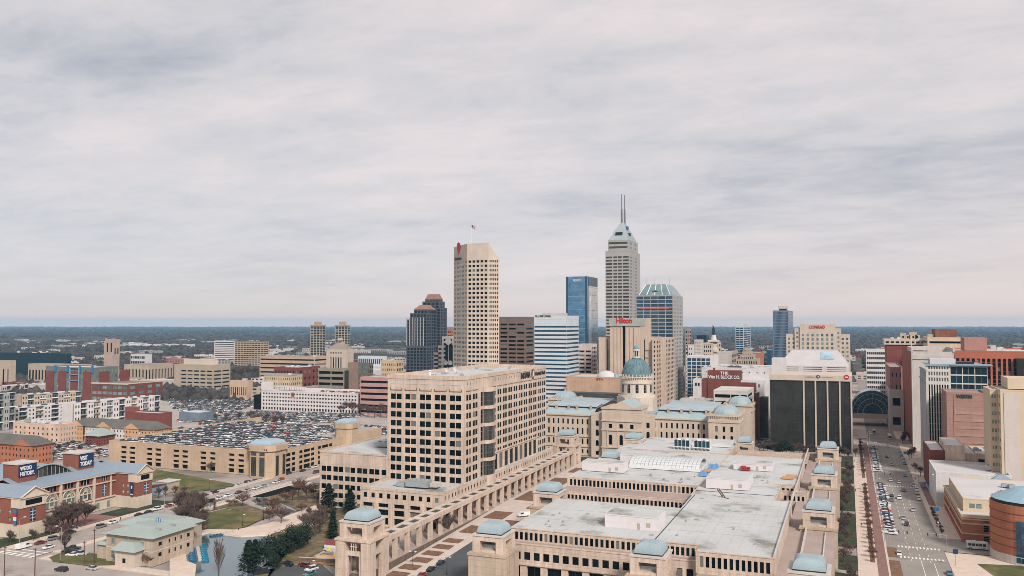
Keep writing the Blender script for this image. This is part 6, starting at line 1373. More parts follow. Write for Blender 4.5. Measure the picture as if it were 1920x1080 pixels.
# brick north slab + parapet tower behind the striped tower
bs = Bld('office_tower', 55, 690, 'red brick tower slab with a pale framed roof terrace behind the striped glass tower', 'office tower', wallm=wall('slab_brick', (.27, .085, .055), .06, .06))
x0, zt = AY(1710, 652, 668); x1 = AY(1788, 652, 668)[0]; y1 = AX(1692, 700, x0)[0]
bs.face((x0, y1), (x0, 668), 0, zt - 2.5); bs.face((x0, 668), (x1, 668), 0, zt - 2.5, None, PALE); 
m = MB(bs.o)
for a in ((x0 - .5, x0 + .6, 667.5, 710), (x1 - .6, x1 + .5, 667.5, 710)): m.box(*a, zt - 3, zt, 0, True)
m.box(x0, x1, 709, 710, zt - 3, zt + .3, 0, True); m.box(x0, x1, 667.4, 668.4, zt - 8, zt - 5.2, 0, True); m.box((x0 + x1) / 2 - .4, (x0 + x1) / 2 + .4, 708.8, 709, zt - 3, zt, 0, True); m.build('terrace_frame', PALE, bs.e)
bs.part('roof', ROOFG).poly([(x0, 668, zt - 5.4), (x1, 668, zt - 5.4), (x1, 750, zt - 5.4), (x0, 750, zt - 5.4)])
xx, zz = AY(1708.5, 630, 668); m = MB(bs.o); m.tube((x0 - .4, 667.6, 0), (x0 - .4, 667.6, zz), .5, .35, 6); m.build('corner_mast', PALE, bs.e); bs.done()
# glass and stripes tower
NX = 44.0; YS = AX(1736, 700, NX)[0]
st = Bld('office_tower', 55, YS + 20, 'glass and white striped office tower with overhanging roof edges right of the street', 'office tower', wallm=wall('tower_white', (.52, .50, .46), .05, .08), cap=100)
def SX(px, py=700): return AY(px, py, YS)[0]
def SZ(py): return AY(1760, py, YS)[1]
xs0, xs1, xs2 = SX(1736), SX(1781), SX(1852); zt = SZ(684); zm = SZ(718)
ws = xs1 - xs0
cl = [(1.4 + i * (ws - 1.6) / 8, 1.4 + i * (ws - 1.6) / 8 + (ws - 1.6) / 8 * .56) for i in range(8)]
st.face((xs0, YS), (xs1, YS), 0, zt, dict(cl=cl, rl=[(4, zm - 1.0), (SZ(715), SZ(708)), (SZ(704), SZ(697)), (SZ(692), SZ(687))], dep=.8, mull=(1, 14, .2), fm=GREYC))
st.face((xs1, YS + .2), (xs2, YS + .2), 0, zt, dict(c=3, r=12, w=.94, h=.86, ml=.2, g=GLASST, dep=.3, mull=(2, 1, .12), fm=FRAMEB))
st.face((NX, YS + 46), (NX, YS), 0, zt - 4, dict(c=6, r=14, w=.94, h=.88, ml=.4, g=GLASST, dep=.25, mull=(2, 1, .1), fm=FRAMEB))
st.face((NX, YS), (xs0, YS), 0, zt - 4)
st.face((xs2, YS), (xs2, YS + 46), 0, zt)
st.part('roof', ROOFM).poly([(NX, YS, zt - .2), (xs2, YS, zt - .2), (xs2, YS + 46, zt - .2), (NX, YS + 46, zt - .2)])
for z_, e_ in ((zt - .2, 1.6), (SZ(730), 1.2)):
    m = MB(st.o); m.box(xs1, xs2 + 2.5, YS - e_, YS + 10, z_, z_ + .6, 0, True); m.build('canopy_edge', FRAMEB, st.e)
m = MB(st.o); m.box(NX - .6, xs0 + .5, YS - .6, YS + 47, zt - 4, zt - 3.4, 0, True); m.box(NX - .6, xs0, YS - .8, YS + 46, SZ(716), SZ(716) + .6, 0, True); m.box(xs0 - .3, xs2 + 1, YS - .5, YS - .02, zt - .9, zt + .5, 0, True); m.build('edge_beam', FRAMEB, st.e)
m = MB(st.o); m.box(xs0 + 3, xs1 + 4, YS + 8, YS + 22, zt - .2, zt + 3.2, 0); m.box(xs1 + 4, xs1 + 14, YS + 8, YS + 22, zt - .2, zt + 1.6, 1); m.build('rooftop_house', [ROOFB, BLACK], st.e)
m = MB(st.o)
for k in range(9): m.box(NX - .4, NX - .05, YS + 2 + k * 5, YS + 2.3 + k * 5, 0, zt - 4, 0, True)
m.build('fin', FRAMEW, st.e); st.done()
# pinkish hotel slab with dark green lettering
wt = Bld('hotel', 75, 590, 'plain pinkish brown hotel slab with dark green WESTIN lettering near its top', 'hotel', wallm=PINKB)
YT_ = 545
def TX(px, py=760): return AY(px, py, YT_)[0]
def TZ_(py): return AY(1820, py, YT_)[1]
wt.block(TX(1775), TX(1851), YT_, YT_ + 28, 0, TZ_(736), par=1)
wt.block(TX(1851), TX(1862), YT_ + 1, YT_ + 27, 0, TZ_(746), W=dict(c=1, r=11, w=.6, h=.4), par=.5)
m = MB(wt.o); m.box(TX(1788), TX(1789.2), YT_ - .3, YT_ - .01, 0, TZ_(739), 0, True)
for k in range(9): m.box(TX(1789.5), TX(1850), YT_ - .22, YT_ - .01, 4 + k * 4.1, 5.5 + k * 4.1, 0, True)
m.build('ledge', wall('ledge_pink', (.37, .22, .185)), wt.e)
sign_text(wt, 'WESTIN', (TX(1793), YT_ - .1, TZ_(747)), (1, 0), 2.1, plain('dark_green', (.01, .05, .035), .5), width=TX(1823) - TX(1793), bold=.04); wt.done()
# cream hotel at the right edge
th = Bld('hotel', 95, 470, 'tall cream and yellow hotel slab cut by the right edge of the photo', 'hotel', wallm=YEL)
YV = 470
def VX(px, py=800): return AY(px, py, YV)[0]
def VZ(py): return AY(1900, py, YV)[1]
th.block(VX(1877), VX(1990), YV, YV + 30, 0, VZ(731), N=dict(c=6, r=13, w=.5, h=.4, g=GREENW), par=.6, roof=ROOFB)
th.block(VX(1862), VX(1877), YV + 8, YV + 30, 0, VZ(733), W=dict(c=2, r=13, w=.62, h=.42, g=GREENW, mull=(2, 1, .1)), par=.5, roof=ROOFB)
m = MB(th.o); m.box(VX(1883), VX(1912), YV - .3, YV - .01, 0, VZ(737), 0, True); m.build('grey_panel', wall('grey_pink_panel', (.50, .44, .40), .04, .05), th.e)
m = MB(th.o); m.box(VX(1898), VX(1990), YV + 10, YV + 30, VZ(732), VZ(711)); m.build('rooftop_house', YEL, th.e); th.done()
# white theatre-like block
tb = Bld('theatre', 60, 500, 'plain white flat-roofed block beside the brick plaza right of the street', 'building', wallm=wall('theatre_white', (.60, .57, .55), .05, .12))
YX_ = 462; zx = AY(1762, 884, YX_)[1]
tx0 = 38.8; tx1 = AY(1870, 920, YX_)[0]
tb.block(tx0, tx1 + 6, YX_, 500, 0, zx, W=dict(cl=[(AY(1799, 900, YX_)[0] - tx0, AY(1808, 900, YX_)[0] - tx0), (AY(1823, 900, YX_)[0] - tx0, AY(1832, 900, YX_)[0] - tx0)], rl=[(zx - 4.5, zx - 2.8)]), par=1.0, roof=ROOFB); tb.units(3, 58, 70, 475, 497, zx - 1, 3, 4)
m = MB(tb.o); hip(m, 62, 71, YX_ - 4, YX_ + 6, zx - 2.5, 2.6, 3.5); m.build('green_canopy', ROOFGR if False else ROOFM, tb.e); tb.done()
lw = Bld('parking_garage', 62, 560, 'low beige and brick building with open decks below the pinkish hotel', 'building', wallm=BEIGE)
YL = 505; 
def LX(px): return AY(px, 870, YL)[0]
def LZ(py): return AY(1800, py, YL)[1]
lw.block(LX(1743), LX(1772), YL, YL + 40, 0, LZ(846), par=.5, roof=ROOFB, mat=BRICKD); lw.block(LX(1772), LX(1808), YL - 3, YL + 30, 0, LZ(834), par=.5, roof=ROOFB); lw.block(LX(1808), LX(1832), YL, YL + 30, 0, LZ(849), par=.5, roof=ROOFB)
lw.block(LX(1832), LX(1866), YL + 1, YL + 34, 0, LZ(850), W=dict(c=2, w=.85, r=5, h=.5, g=DARKO, dep=1.5), par=1, roof=ROOFB); lw.units(3, LX(1825), LX(1850), YL + 4, YL + 20, LZ(849), 8, 3); lw.done()
# brick banded garage
bx0, by0 = G(1804, 1016); bg = Bld('parking_garage', bx0 + 8, by0 + 30, 'orange brick building with cream bands and a pale roof beside the round rotunda', 'building', wallm=BRICKO)
bh = AY(1806, 964, by0)[1]; bx1 = 75; by1 = AX(1769, 925, bx0)[0]; by1 = 458 if not 400 < by1 < 461 else by1
bg.block(bx0, bx1, by0, by1, 0, bh, W=dict(cl=[(7.8, 9.6), (10.6, 12.4)], rl=[(.8, 2.8), (4.6, 7.2), (8.4, 9.4)], mull=(1, 3, .12), fm=FRAMEG, dep=.4), N=dict(c=3, r=3, w=.9, h=.42, g=BRICKD, dep=.5), par=.8, roof=ROOFB, cornice=YEL)
bg.bands(bx0, bx1, by0, by1, [3.3, 7.3 if bh > 11 else 6.8, bh - 2.1], .5, .18, YEL)
hz4 = AY(1806, 934, by0 + 10)[1]; xq = AY(1806, 950, by0 + 10)[0]
bg.block(xq, bx1 + 6, by0 + 10, by1 - 4, bh - 1, hz4, W=dict(cl=[(2.2, 4.2), (4.7, 6.7)], rl=[(bh + .7, bh + 2.6)], g=GREENW), par=.3, roof=ROOFB, mat=YEL); bg.units(4, xq + 8, bx1, by0 + 20, by1 - 10, hz4 - .2, 6, 3); bg.done()
# rotunda
rcx, rcy = AY(1932, 1000, 372)[0], 372; rr_ = AY(1932, 1000, 372)[0] - AY(1868, 1000, 358)[0]
ro = Bld('rotunda', rcx, rcy, 'round orange brick rotunda with a blue grey cone roof at the right edge', 'rotunda', wallm=BRICKO)
rz = AY(1900, 951, rcy - rr_)[1]; rzb = AY(1900, 1045, rcy - rr_)[1]
m = MB(ro.o); m.cyl(rcx, rcy, 0, rzb, rr_ + .3, rr_ + .3, 48); m.build('stone_base', PALE, ro.e)
m = MB(ro.o); m.cyl(rcx, rcy, rzb, rz, rr_, rr_, 48)
for k in range(1, 6): m.cyl(rcx, rcy, rzb + (rz - rzb) * k / 6, rzb + (rz - rzb) * k / 6 + .22, rr_ + .12, rr_ + .12, 48, 1)
m.build('brick_drum', [BRICKO, BRICKD], ro.e)
m = MB(ro.o); m.cyl(rcx, rcy, rz, rz + 1.2, rr_ - .6, rr_ - .6, 48); m.build('clerestory', BLACK, ro.e)
m = MB(ro.o); m.cyl(rcx, rcy, rz + 1.2, rz + 5.0, rr_ - .2, rr_ * .35, 16); m.cyl(rcx, rcy, rz + 5.0, rz + 5.8, rr_ * .35, .5, 16); m.build('cone_roof', wall('cone_metal', (.24, .36, .42), .05, 0, rough=.5), ro.e)
a0 = math.radians(241)
for k in range(3):
    for j in range(7): 
        a = a0 + k * .13; m = MB(ro.o); z_ = 1 + j * (rz - 6) / 7; m.poly([(rcx + (rr_ + .35) * math.cos(q), rcy + (rr_ + .35) * math.sin(q), zz_) for q, zz_ in ((a, z_), (a + .12, z_), (a + .12, z_ + (rz - 6) / 7 - .3), (a, z_ + (rz - 6) / 7 - .3))]); m.build('window', BLUEW, ro.e)
ro.done()
T('parking_garage', 'distant white parking garage with a dark grid beyond the street', 'parking garage', 1619, 1624, 1660, 655, 1150, WHITE, dict(c=9, r=9, w=.8, h=.5, g=DARKO), None, side='R', roof=ROOFB)

# ------------------------------------------------ left: neighbourhood behind the garage
T('office_block', 'tan concrete office block with dark bands of windows and a pale penthouse on the left', 'office block', 327, 400, 432, 682, None, TANBR, dict(cl=[(30, 40), (43, 53), (56, 66)], r=6, h=.35, zb=1, zt=5, dep=.8), dict(c=2, w=.8, r=6, h=.35, zb=1, zt=5, dep=.8), base=738, roof=ROOFB, par=1.5, fin=False) if False else None
def LB(lab, cat, xl, xc, xr, yt, base, mat, W=None, S=None, name='building', roof=ROOFG, **k):
    return T(name, lab, cat, xl, xc, xr, yt, None, mat, W, S, base=base, roof=roof, **k)
o1 = LB('tan office block with dark window bands and a pale penthouse left of the white garage', 'office block', 327, 400, 432, 684, 738, TANBR, dict(c=5, w=.8, r=6, h=.36, ml=10, mr=1, zb=1, zt=4.5, dep=.8), dict(c=2, w=.84, r=6, h=.36, zb=1, zt=4.5, dep=.8), name='office_block', roof=ROOFB, par=1.5, fin=False)
x0, x1, y0, y1, hh = o1.d; m = MB(o1.o); m.box(x0 + 8, x1 - 12, y0 + 8, y0 + 22, hh - 1.5, hh + 6); m.build('penthouse', CREAM, o1.e); o1.done()
rbk = LB('long apartment block of red brick and grey panels with bright blue roof fins', 'apartment block', 86, 178, 222, 689, 752, wall('grey_green_panel', (.14, .155, .15)), dict(c=14, w=.4, r=6, h=.5, g=GREENW), gr(6, 6, .4, .5, g=GREENW), name='apartment_block', roof=ROOFB, fin=False)
x0, x1, y0, y1, hh = rbk.d
for k in range(4): m = MB(rbk.o); a = x0 + 2 + k * (x1 - x0) / 4; m.box(a, a + (x1 - x0) * .15, y0 - 1, y0 - .05, 0, hh - 5, 0, True); m.build('brick_bay', BRICKD, rbk.e); m = MB(rbk.o); m.box(a + (x1 - x0) * .17, a + (x1 - x0) * .20, y0 - 1.5, y0 - .05, hh - 6, hh + 1.5, 0, True); m.build('blue_fin', BLUE, rbk.e)
for k in range(2): m = MB(rbk.o); a = y0 + 6 + k * 30; m.box(x1 + .05, x1 + 1, a, a + 14, 0, hh - 5, 0, True); m.build('brick_bay', BRICKD, rbk.e)
m = MB(rbk.o); a = x0 + (x1 - x0) * .52
for q in (0, (x1 - x0) * .18): m.box(a + q, a + q + .8, y0 - 2.2, y0 - 1.2, 0, hh, 0, True)
for q in (hh - 1, hh - 9, hh - 16): m.box(a, a + (x1 - x0) * .18, y0 - 2.2, y0 - 1.2, q, q + .7, 0, True)
m.build('white_frame', FRAMEB, rbk.e); rbk.done()
LB('brick office with cream window bands in front of the red and blue apartment block', 'office block', 172, 240, 305, 719, 755, BRICKD, dict(c=7, w=.85, r=3, h=.55, g=GREENW, dep=.3), dict(c=4, w=.5, r=3, h=.5, g=GREENW), name='office_block', roof=ROOFBR, cornice=CREAM)
# white and black apartment rows
def apartments(lab, xl, xr, ytl, ytr, base, seed, mats, nb=10, fl=4):
    a = G(xl, base); yr = base - (ytl - ytr) * .98; b_ = G(xr, yr)
    L_ = math.hypot(b_[0] - a[0], b_[1] - a[1]); d = ((b_[0] - a[0]) / L_, (b_[1] - a[1]) / L_); n = (d[1], -d[0])
    bl = Bld('apartment_block', a[0], a[1], lab, 'apartment block', wallm=mats[0]); r = random.Random(seed)
    f = (base - ytl) / 1600 * math.hypot(*a); hh = f; w = L_ / nb
    for i in range(nb):
        p0 = (a[0] + d[0] * w * i, a[1] + d[1] * w * i); p1 = (a[0] + d[0] * w * (i + 1), a[1] + d[1] * w * (i + 1)); rec = i % 2
        of = -1.6 if rec else 0; q0 = (p0[0] + n[0] * of, p0[1] + n[1] * of); q1 = (p1[0] + n[0] * of, p1[1] + n[1] * of)
        mt = mats[1 + (i // 2) % (len(mats) - 1)] if rec else mats[0]
        bl.face(q0, q1, 0, hh - .6 + (i % 4 == 0) * .8, dict(c=2, w=.42, r=fl, h=.45), mt)
        bl.face(p0 if rec else q0, (p0[0] - n[0] * 1.6, p0[1] - n[1] * 1.6), 0, hh - .6, None)
        if rec:
            for k in range(1, fl):
                m = MB(bl.o); z = k * hh / fl; c0, c1 = p0, p1
                m.poly([(c0[0], c0[1], z), (c1[0], c1[1], z), (q1[0], q1[1], z), (q0[0], q0[1], z)]); m.poly([(c0[0], c0[1], z), (c1[0], c1[1], z), (c1[0], c1[1], z + 1.0), (c0[0], c0[1], z + 1.0)]); m.build('balcony', FRAMEW if k % 2 else METAL, bl.e)
    bk0 = (a[0] - n[0] * 16, a[1] - n[1] * 16); bk1 = (b_[0] - n[0] * 16, b_[1] - n[1] * 16)
    bl.face(b_, bk1, 0, hh); bl.face(bk1, bk0, 0, hh); bl.face(bk0, a, 0, hh)
    bl.part('roof', ROOFB).poly([(*a, hh - .3), (*b_, hh - .3), (*bk1, hh - .3), (*bk0, hh - .3)])
    for k in range(8): t_ = r.uniform(.05, .95); m = MB(bl.o); x, y = a[0] + (b_[0] - a[0]) * t_ - n[0] * 8, a[1] + (b_[1] - a[1]) * t_ - n[1] * 8; m.box(x - 1.2, x + 1.2, y - .8, y + .8, hh - .3, hh + .8); m.build('roof_unit', DGREY, bl.e)
    return bl.done()
apartments('front white apartment row with dark balcony bays left of the orange gabled hotel', 20, 166, 771, 755, 800, 1, [WHITE, DGREY, TANBR], 10)
apartments('white and dark apartment row running up to the car park behind the orange gabled hotel', 138, 300, 762, 742, 805, 2, [WHITE, DGREY, TANBR, GREYC], 14)
apartments('tan and black apartment row behind the front white row on the far left', 40, 152, 746, 737, 782, 3, [TANBR, DGREY, CREAM], 10)
apartments('dark grey curved-corner apartment block at the left edge with balcony bands', -40, 28, 752, 744, 812, 4, [GREYC, DGREY], 6, 5)
apartments('low row of white roofed townhouses behind the tan and black apartments', 4, 86, 727, 719, 742, 5, [PALE, DGREY, BRICKD], 10, 2)
apartments('white walled service block behind the dark apartment rows', 108, 154, 727, 724, 748, 6, [WHITE, WHITE], 2, 2)
LB('small tan and red stucco building in front of the white apartment rows', 'building', 25, 112, 145, 796, 832, wall('stucco_pink', (.55, .40, .31)), dict(c=10, w=.3, r=3, h=.4), dict(c=6, w=.35, r=3, h=.5, g=GREENW), roof=ROOFB, units=5)
def gabled(lab, xl, xc, xr, yt, base, mat, rmat, gabs, side_mat=None, cat='hotel'):
    Y0 = G(xc, base)[1]; x0, x1, y0, y1, hh = solve(xl, xc, xr, yt, Y0); y1 = min(max(y1, y0 + 14), y0 + 40)
    bl = Bld('gabled_hotel', (x0 + x1) / 2, (y0 + y1) / 2, lab, cat, wallm=mat)
    n = len(gabs); w = (x1 - x0) / n
    for i, gm in enumerate(gabs): bl.face((x0 + w * i, y0 - (1.5 if gm[1] else 0)), (x0 + w * (i + 1), y0 - (1.5 if gm[1] else 0)), 0, hh, dict(c=4, w=.32, r=3, h=.4), gm[0])
    bl.face((x1, y0 - 1.5), (x1, y1), 0, hh, dict(c=6, w=.3, r=3, h=.4)); bl.face((x0, y1), (x0, y0), 0, hh)
    m = MB(bl.o); hip(m, x0, x1, y0, y1, hh, 5.0, (y1 - y0) / 2 * .95, 1.2); m.build('roof', rmat, bl.e)
    for i, gm in enumerate(gabs):
        if gm[1]: m = MB(bl.o); gable(m, x0 + w * i, x0 + w * (i + 1), y0 - 1.5, y0 + 8, hh, 4.2, 'y'); m.build('gable', [rmat, gm[0]], bl.e)
    return bl.done()
gabled('orange stucco hotel with three gables and a grey shingle roof beside the tan garage', 134, 290, 318, 806, 836, ORANGE, ROOFS, [(ORANGE, 1), (WHITE, 0), (ORANGE, 1), (WHITE, 0), (ORANGE, 1), (ORANGE, 0)])
gabled('orange brick gabled hotel with a grey roof at the left edge behind the museum', -60, 62, 78, 836, 874, BRICKO, ROOFS, [(BRICKO, 0), (BRICKO, 1), (BRICKO, 0), (BRICKO, 1)])
gabled('low red brick house with a pale green roof behind the museum roof box', 160, 186, 196, 818, 836, BRICKD, ROOFGR, [(BRICKD, 0)], cat='house')
LB('long low red brick building with a white flat roof behind the orange gabled hotel', 'store', 236, 300, 323, 775, 812, BRICKD, None, None, roof=ROOFB, name='store')
LB('dark red brick block at the left end of the white-roofed brick store', 'building', 234, 250, 262, 764, 805, BRICK, None, None)
LB('long blue grey metal shed with a pale roof among the parked cars', 'shed', 336, 375, 404, 774, 792, wall('blue_grey_shed', (.15, .19, .23)), None, None, roof=ROOFW, name='shed', par=.3)
# further back on the left
ct = Bld('bell_tower', -1060, 1120, 'square pinkish stone bell tower with tall dark openings rising from the left treetops', 'bell tower', wallm=wall('bell_stone', (.42, .32, .26), .1, .15))
YK = 1000; x0 = AY(197, 640, YK)[0]; x1 = AY(213, 640, YK)[0]; zt = AY(210, 636, YK)[1]
ct.o = ((x0 + x1) / 2, YK + 8, 0); ct.e.location = ct.o; ct.w.o = ct.o
ct.block(x0, x1, YK, YK + 12, 0, zt, W=dict(cl=[((x1 - x0) * .18, (x1 - x0) * .38), ((x1 - x0) * .62, (x1 - x0) * .82)], rl=[(6, 20), (zt - 20, zt - 6)], dep=1), S=gr(2, 1, .4, .3, zb=30), par=1.5)
for a in (x0 - .8, (x0 + x1) / 2 - .9, x1 - .8): m = MB(ct.o); m.box(a, a + 1.6, YK - 1, YK - .02, 0, zt - 4); m.build('buttress', ct.wm[0], ct.e)
for a in (x0, x1 - 1.5): m = MB(ct.o); m.box(a, a + 1.5, YK, YK + 1.5, zt, zt + 2); m.build('pinnacle', ct.wm[0], ct.e)
ct.done()
def FB(lab, cat, xl, xc, xr, yt, Y0, mat, W=None, S=None, name='building', roof=ROOFG, **k): return T(name, lab, cat, xl, xc, xr, yt, Y0, mat, W, S, roof=roof, **k)
FB('huge dark blue glass building with a flat roof on the far left', 'building', -120, 126, 134, 663, 1000, plain('dark_teal_wall', (.008, .03, .045), .35), None, None, units=3, par=.5, roof=ROOFW)
FB('long low tan hall with tall windows in front of the dark blue glass building', 'hall', 53, 150, 172, 684, 900, TANBR, dict(c=16, w=.5, r=1, h=.5), gr(4, 1, .5, .5), roof=ROOFBR)
FB('pale stone church-like hall with tall narrow windows at the left edge', 'hall', -30, 20, 30, 676, 800, TANBR, dict(c=6, w=.35, r=1, h=.5), None, roof=ROOFM)
FB('colonnaded tan stone hall behind the long brick apartment block', 'hall', 233, 278, 325, 684, 960, TANBR, dict(c=7, w=.5, r=1, h=.6, dep=1.2), dict(c=8, w=.5, r=1, h=.6, dep=1.2, g=DARKW), roof=ROOFBR)
FB('low white office with a dark grid left of the bell tower gap', 'office block', 245, 272, 285, 664, 1250, WHITE, gr(8, 3, .8, .5), None, roof=ROOFG)
FB('pale grey ribbed hospital-like slab on the left skyline', 'office block', 402, 440, 446, 639, 1500, WHITE, gr(1, 12, .95, .4), None, roof=ROOFG, units=1)
FB('wide dark-gridded apartment slab with a brown roof edge on the left skyline', 'apartment block', 440, 489, 504, 640, 1350, TANBR, dict(c=9, r=13, w=.8, h=.5), gr(3, 13, .8, .5), roof=ROOFBR, cornice=ROOFBR)
for lb_, a in (('left of the twin dark apartment towers with tan crowns', 0), ('right of the twin dark apartment towers with tan crowns', 46.5)):
    tt = FB(lb_, 'apartment tower', 582 + a, 600 + a, 610 + a, 609, 1650, plain('tower_cream', (.36, .33, .27), .8), dict(c=3, r=22, w=.85, h=.72, g=GREENW if False else DARKW, zt=3), dict(c=2, r=22, w=.85, h=.72, zt=3), name='apartment_tower', par=.5, fin=False, group='twin apartment towers')
    x0, x1, y0, y1, hh = tt.d; m = MB(tt.o); m.box(x0 - .8, x1 + .8, y0 - .8, y1 + .8, hh - 3, hh, 0, True); m.box((x0 + x1) / 2 - 6, (x0 + x1) / 2 + 6, (y0 + y1) / 2 - 6, (y0 + y1) / 2 + 6, hh, hh + 7); m.tube(((x0 + x1) / 2, (y0 + y1) / 2, hh + 7), ((x0 + x1) / 2, (y0 + y1) / 2, hh + 13), .4, .2, 5); m.build('crown', wall('crown_tan', (.40, .27, .17)), tt.e); tt.done()
FB('wide tan office block with long dark window bands left of the pyramid-roofed temple', 'office block', 487, 590, 613, 669, 1050, wall('peach_concrete', (.46, .34, .26)), dict(c=1, r=6, w=.98, h=.35, zb=1), dict(c=1, r=6, w=.98, h=.35), roof=ROOFBR, units=6)
# war memorial temple
wm_ = Bld('memorial_temple', -560, 1060, 'square classical stone temple with columns and a stepped pyramid roof', 'memorial', wallm=wall('temple_stone', (.50, .42, .34), .06, .1))
YM = 1000; x0 = AY(612, 660, YM)[0]; x1 = AY(648, 660, YM)[0]; y1 = AX(663, 660, x1)[0]; y1 = min(y1, YM + 45); zt = AY(630, 655, YM)[1]
wm_.block(x0, x1, YM, y1, 0, zt, W=dict(cl=[((x1 - x0) * (.2 + .13 * i), (x1 - x0) * (.2 + .13 * i + .07)) for i in range(5)], rl=[(8, zt - 11), (zt - 6, zt - 4)], dep=1), S=dict(c=5, w=.45, ml=6, rl=[(8, zt - 11), (zt - 6, zt - 4)], dep=1), par=1)
m = MB(wm_.o)
for k in range(10):
    f = k / 10; i = (x1 - x0) / 2 * f; m.box(x0 + i * .9 + 1, x1 - i * .9 - 1, YM + i * .9 + 1, y1 - i * .9 * (y1 - YM) / (x1 - x0) - 1, zt + k * 1.25, zt + (k + 1) * 1.25)
m.build('pyramid_roof', wall('temple_roof', (.36, .30, .25)), wm_.e)
m = MB(wm_.o); m.box((x0 + x1) / 2 - 2.5, (x0 + x1) / 2 + 2.5, (YM + y1) / 2 - 2.5, (YM + y1) / 2 + 2.5, zt + 12, zt + 15); m.build('lantern', wm_.wm[0], wm_.e); wm_.done()
FB('cream apartment block with a green cornice right behind the white garage', 'apartment block', 495, 545, 567, 703, 800, wall('apt_tan', (.52, .41, .28)), dict(c=14, w=.35, r=5, h=.45), gr(6, 5, .35, .45, g=DARKW), cornice=ROOFGR, units=1)
FB('red brick industrial block above the cream apartment block', 'building', 514, 560, 600, 689, 880, BRICKD, gr(8, 4, .4, .4), gr(5, 4, .4, .4), roof=ROOFB, units=5)
FB('open parking garage with dark decks and a black glass stair right of the brick block', 'parking garage', 596, 645, 655, 691, 800, wall('garage_greytan', (.25, .22, .18)), dict(c=2, r=6, w=.96, h=.5, g=DARKO, dep=1.5), dict(c=1, r=1, w=.9, h=.97, g=GLASSD), name='parking_garage')
FB('brown windowless slab beside the open garage', 'building', 652, 663, 672, 680, 810, wall('brown_slab', (.25, .17, .14)), None, None)
FB('dark brown apartment block with green tinted bands left of the pink striped garage', 'apartment block', 664, 690, 700, 681, 840, wall('olive_brown', (.14, .12, .10)), dict(c=6, r=8, w=.6, h=.55, g=GREENW), gr(3, 8), roof=ROOFG)
FB('pink and brown striped parking garage partly behind the beige tower', 'parking garage', 675, 735, 760, 708, 720, wall('pink_garage', (.42, .24, .22)), dict(c=1, r=6, w=.99, h=.4, g=DARKO, dep=1), None, name='parking_garage', roof=ROOFW)
FB('yellowish brick apartment block with small windows above the pink garage', 'apartment block', 714, 743, 757, 676, 830, wall('yellow_brick', (.50, .38, .24)), dict(c=8, w=.4, r=8, h=.45), gr(3, 8), units=2)
FB('low white frame building with blue windows beyond the temple', 'building', 671, 718, 726, 668, 1300, WHITEB, gr(12, 2, .7, .6, g=BLUEW), None, roof=ROOFW)
FB('low tan stone building with arched windows left of the white garage', 'building', 431, 464, 474, 714, 800, wall('peach_stone', (.50, .36, .26)), dict(c=8, w=.45, r=1, h=.45), None, units=1)
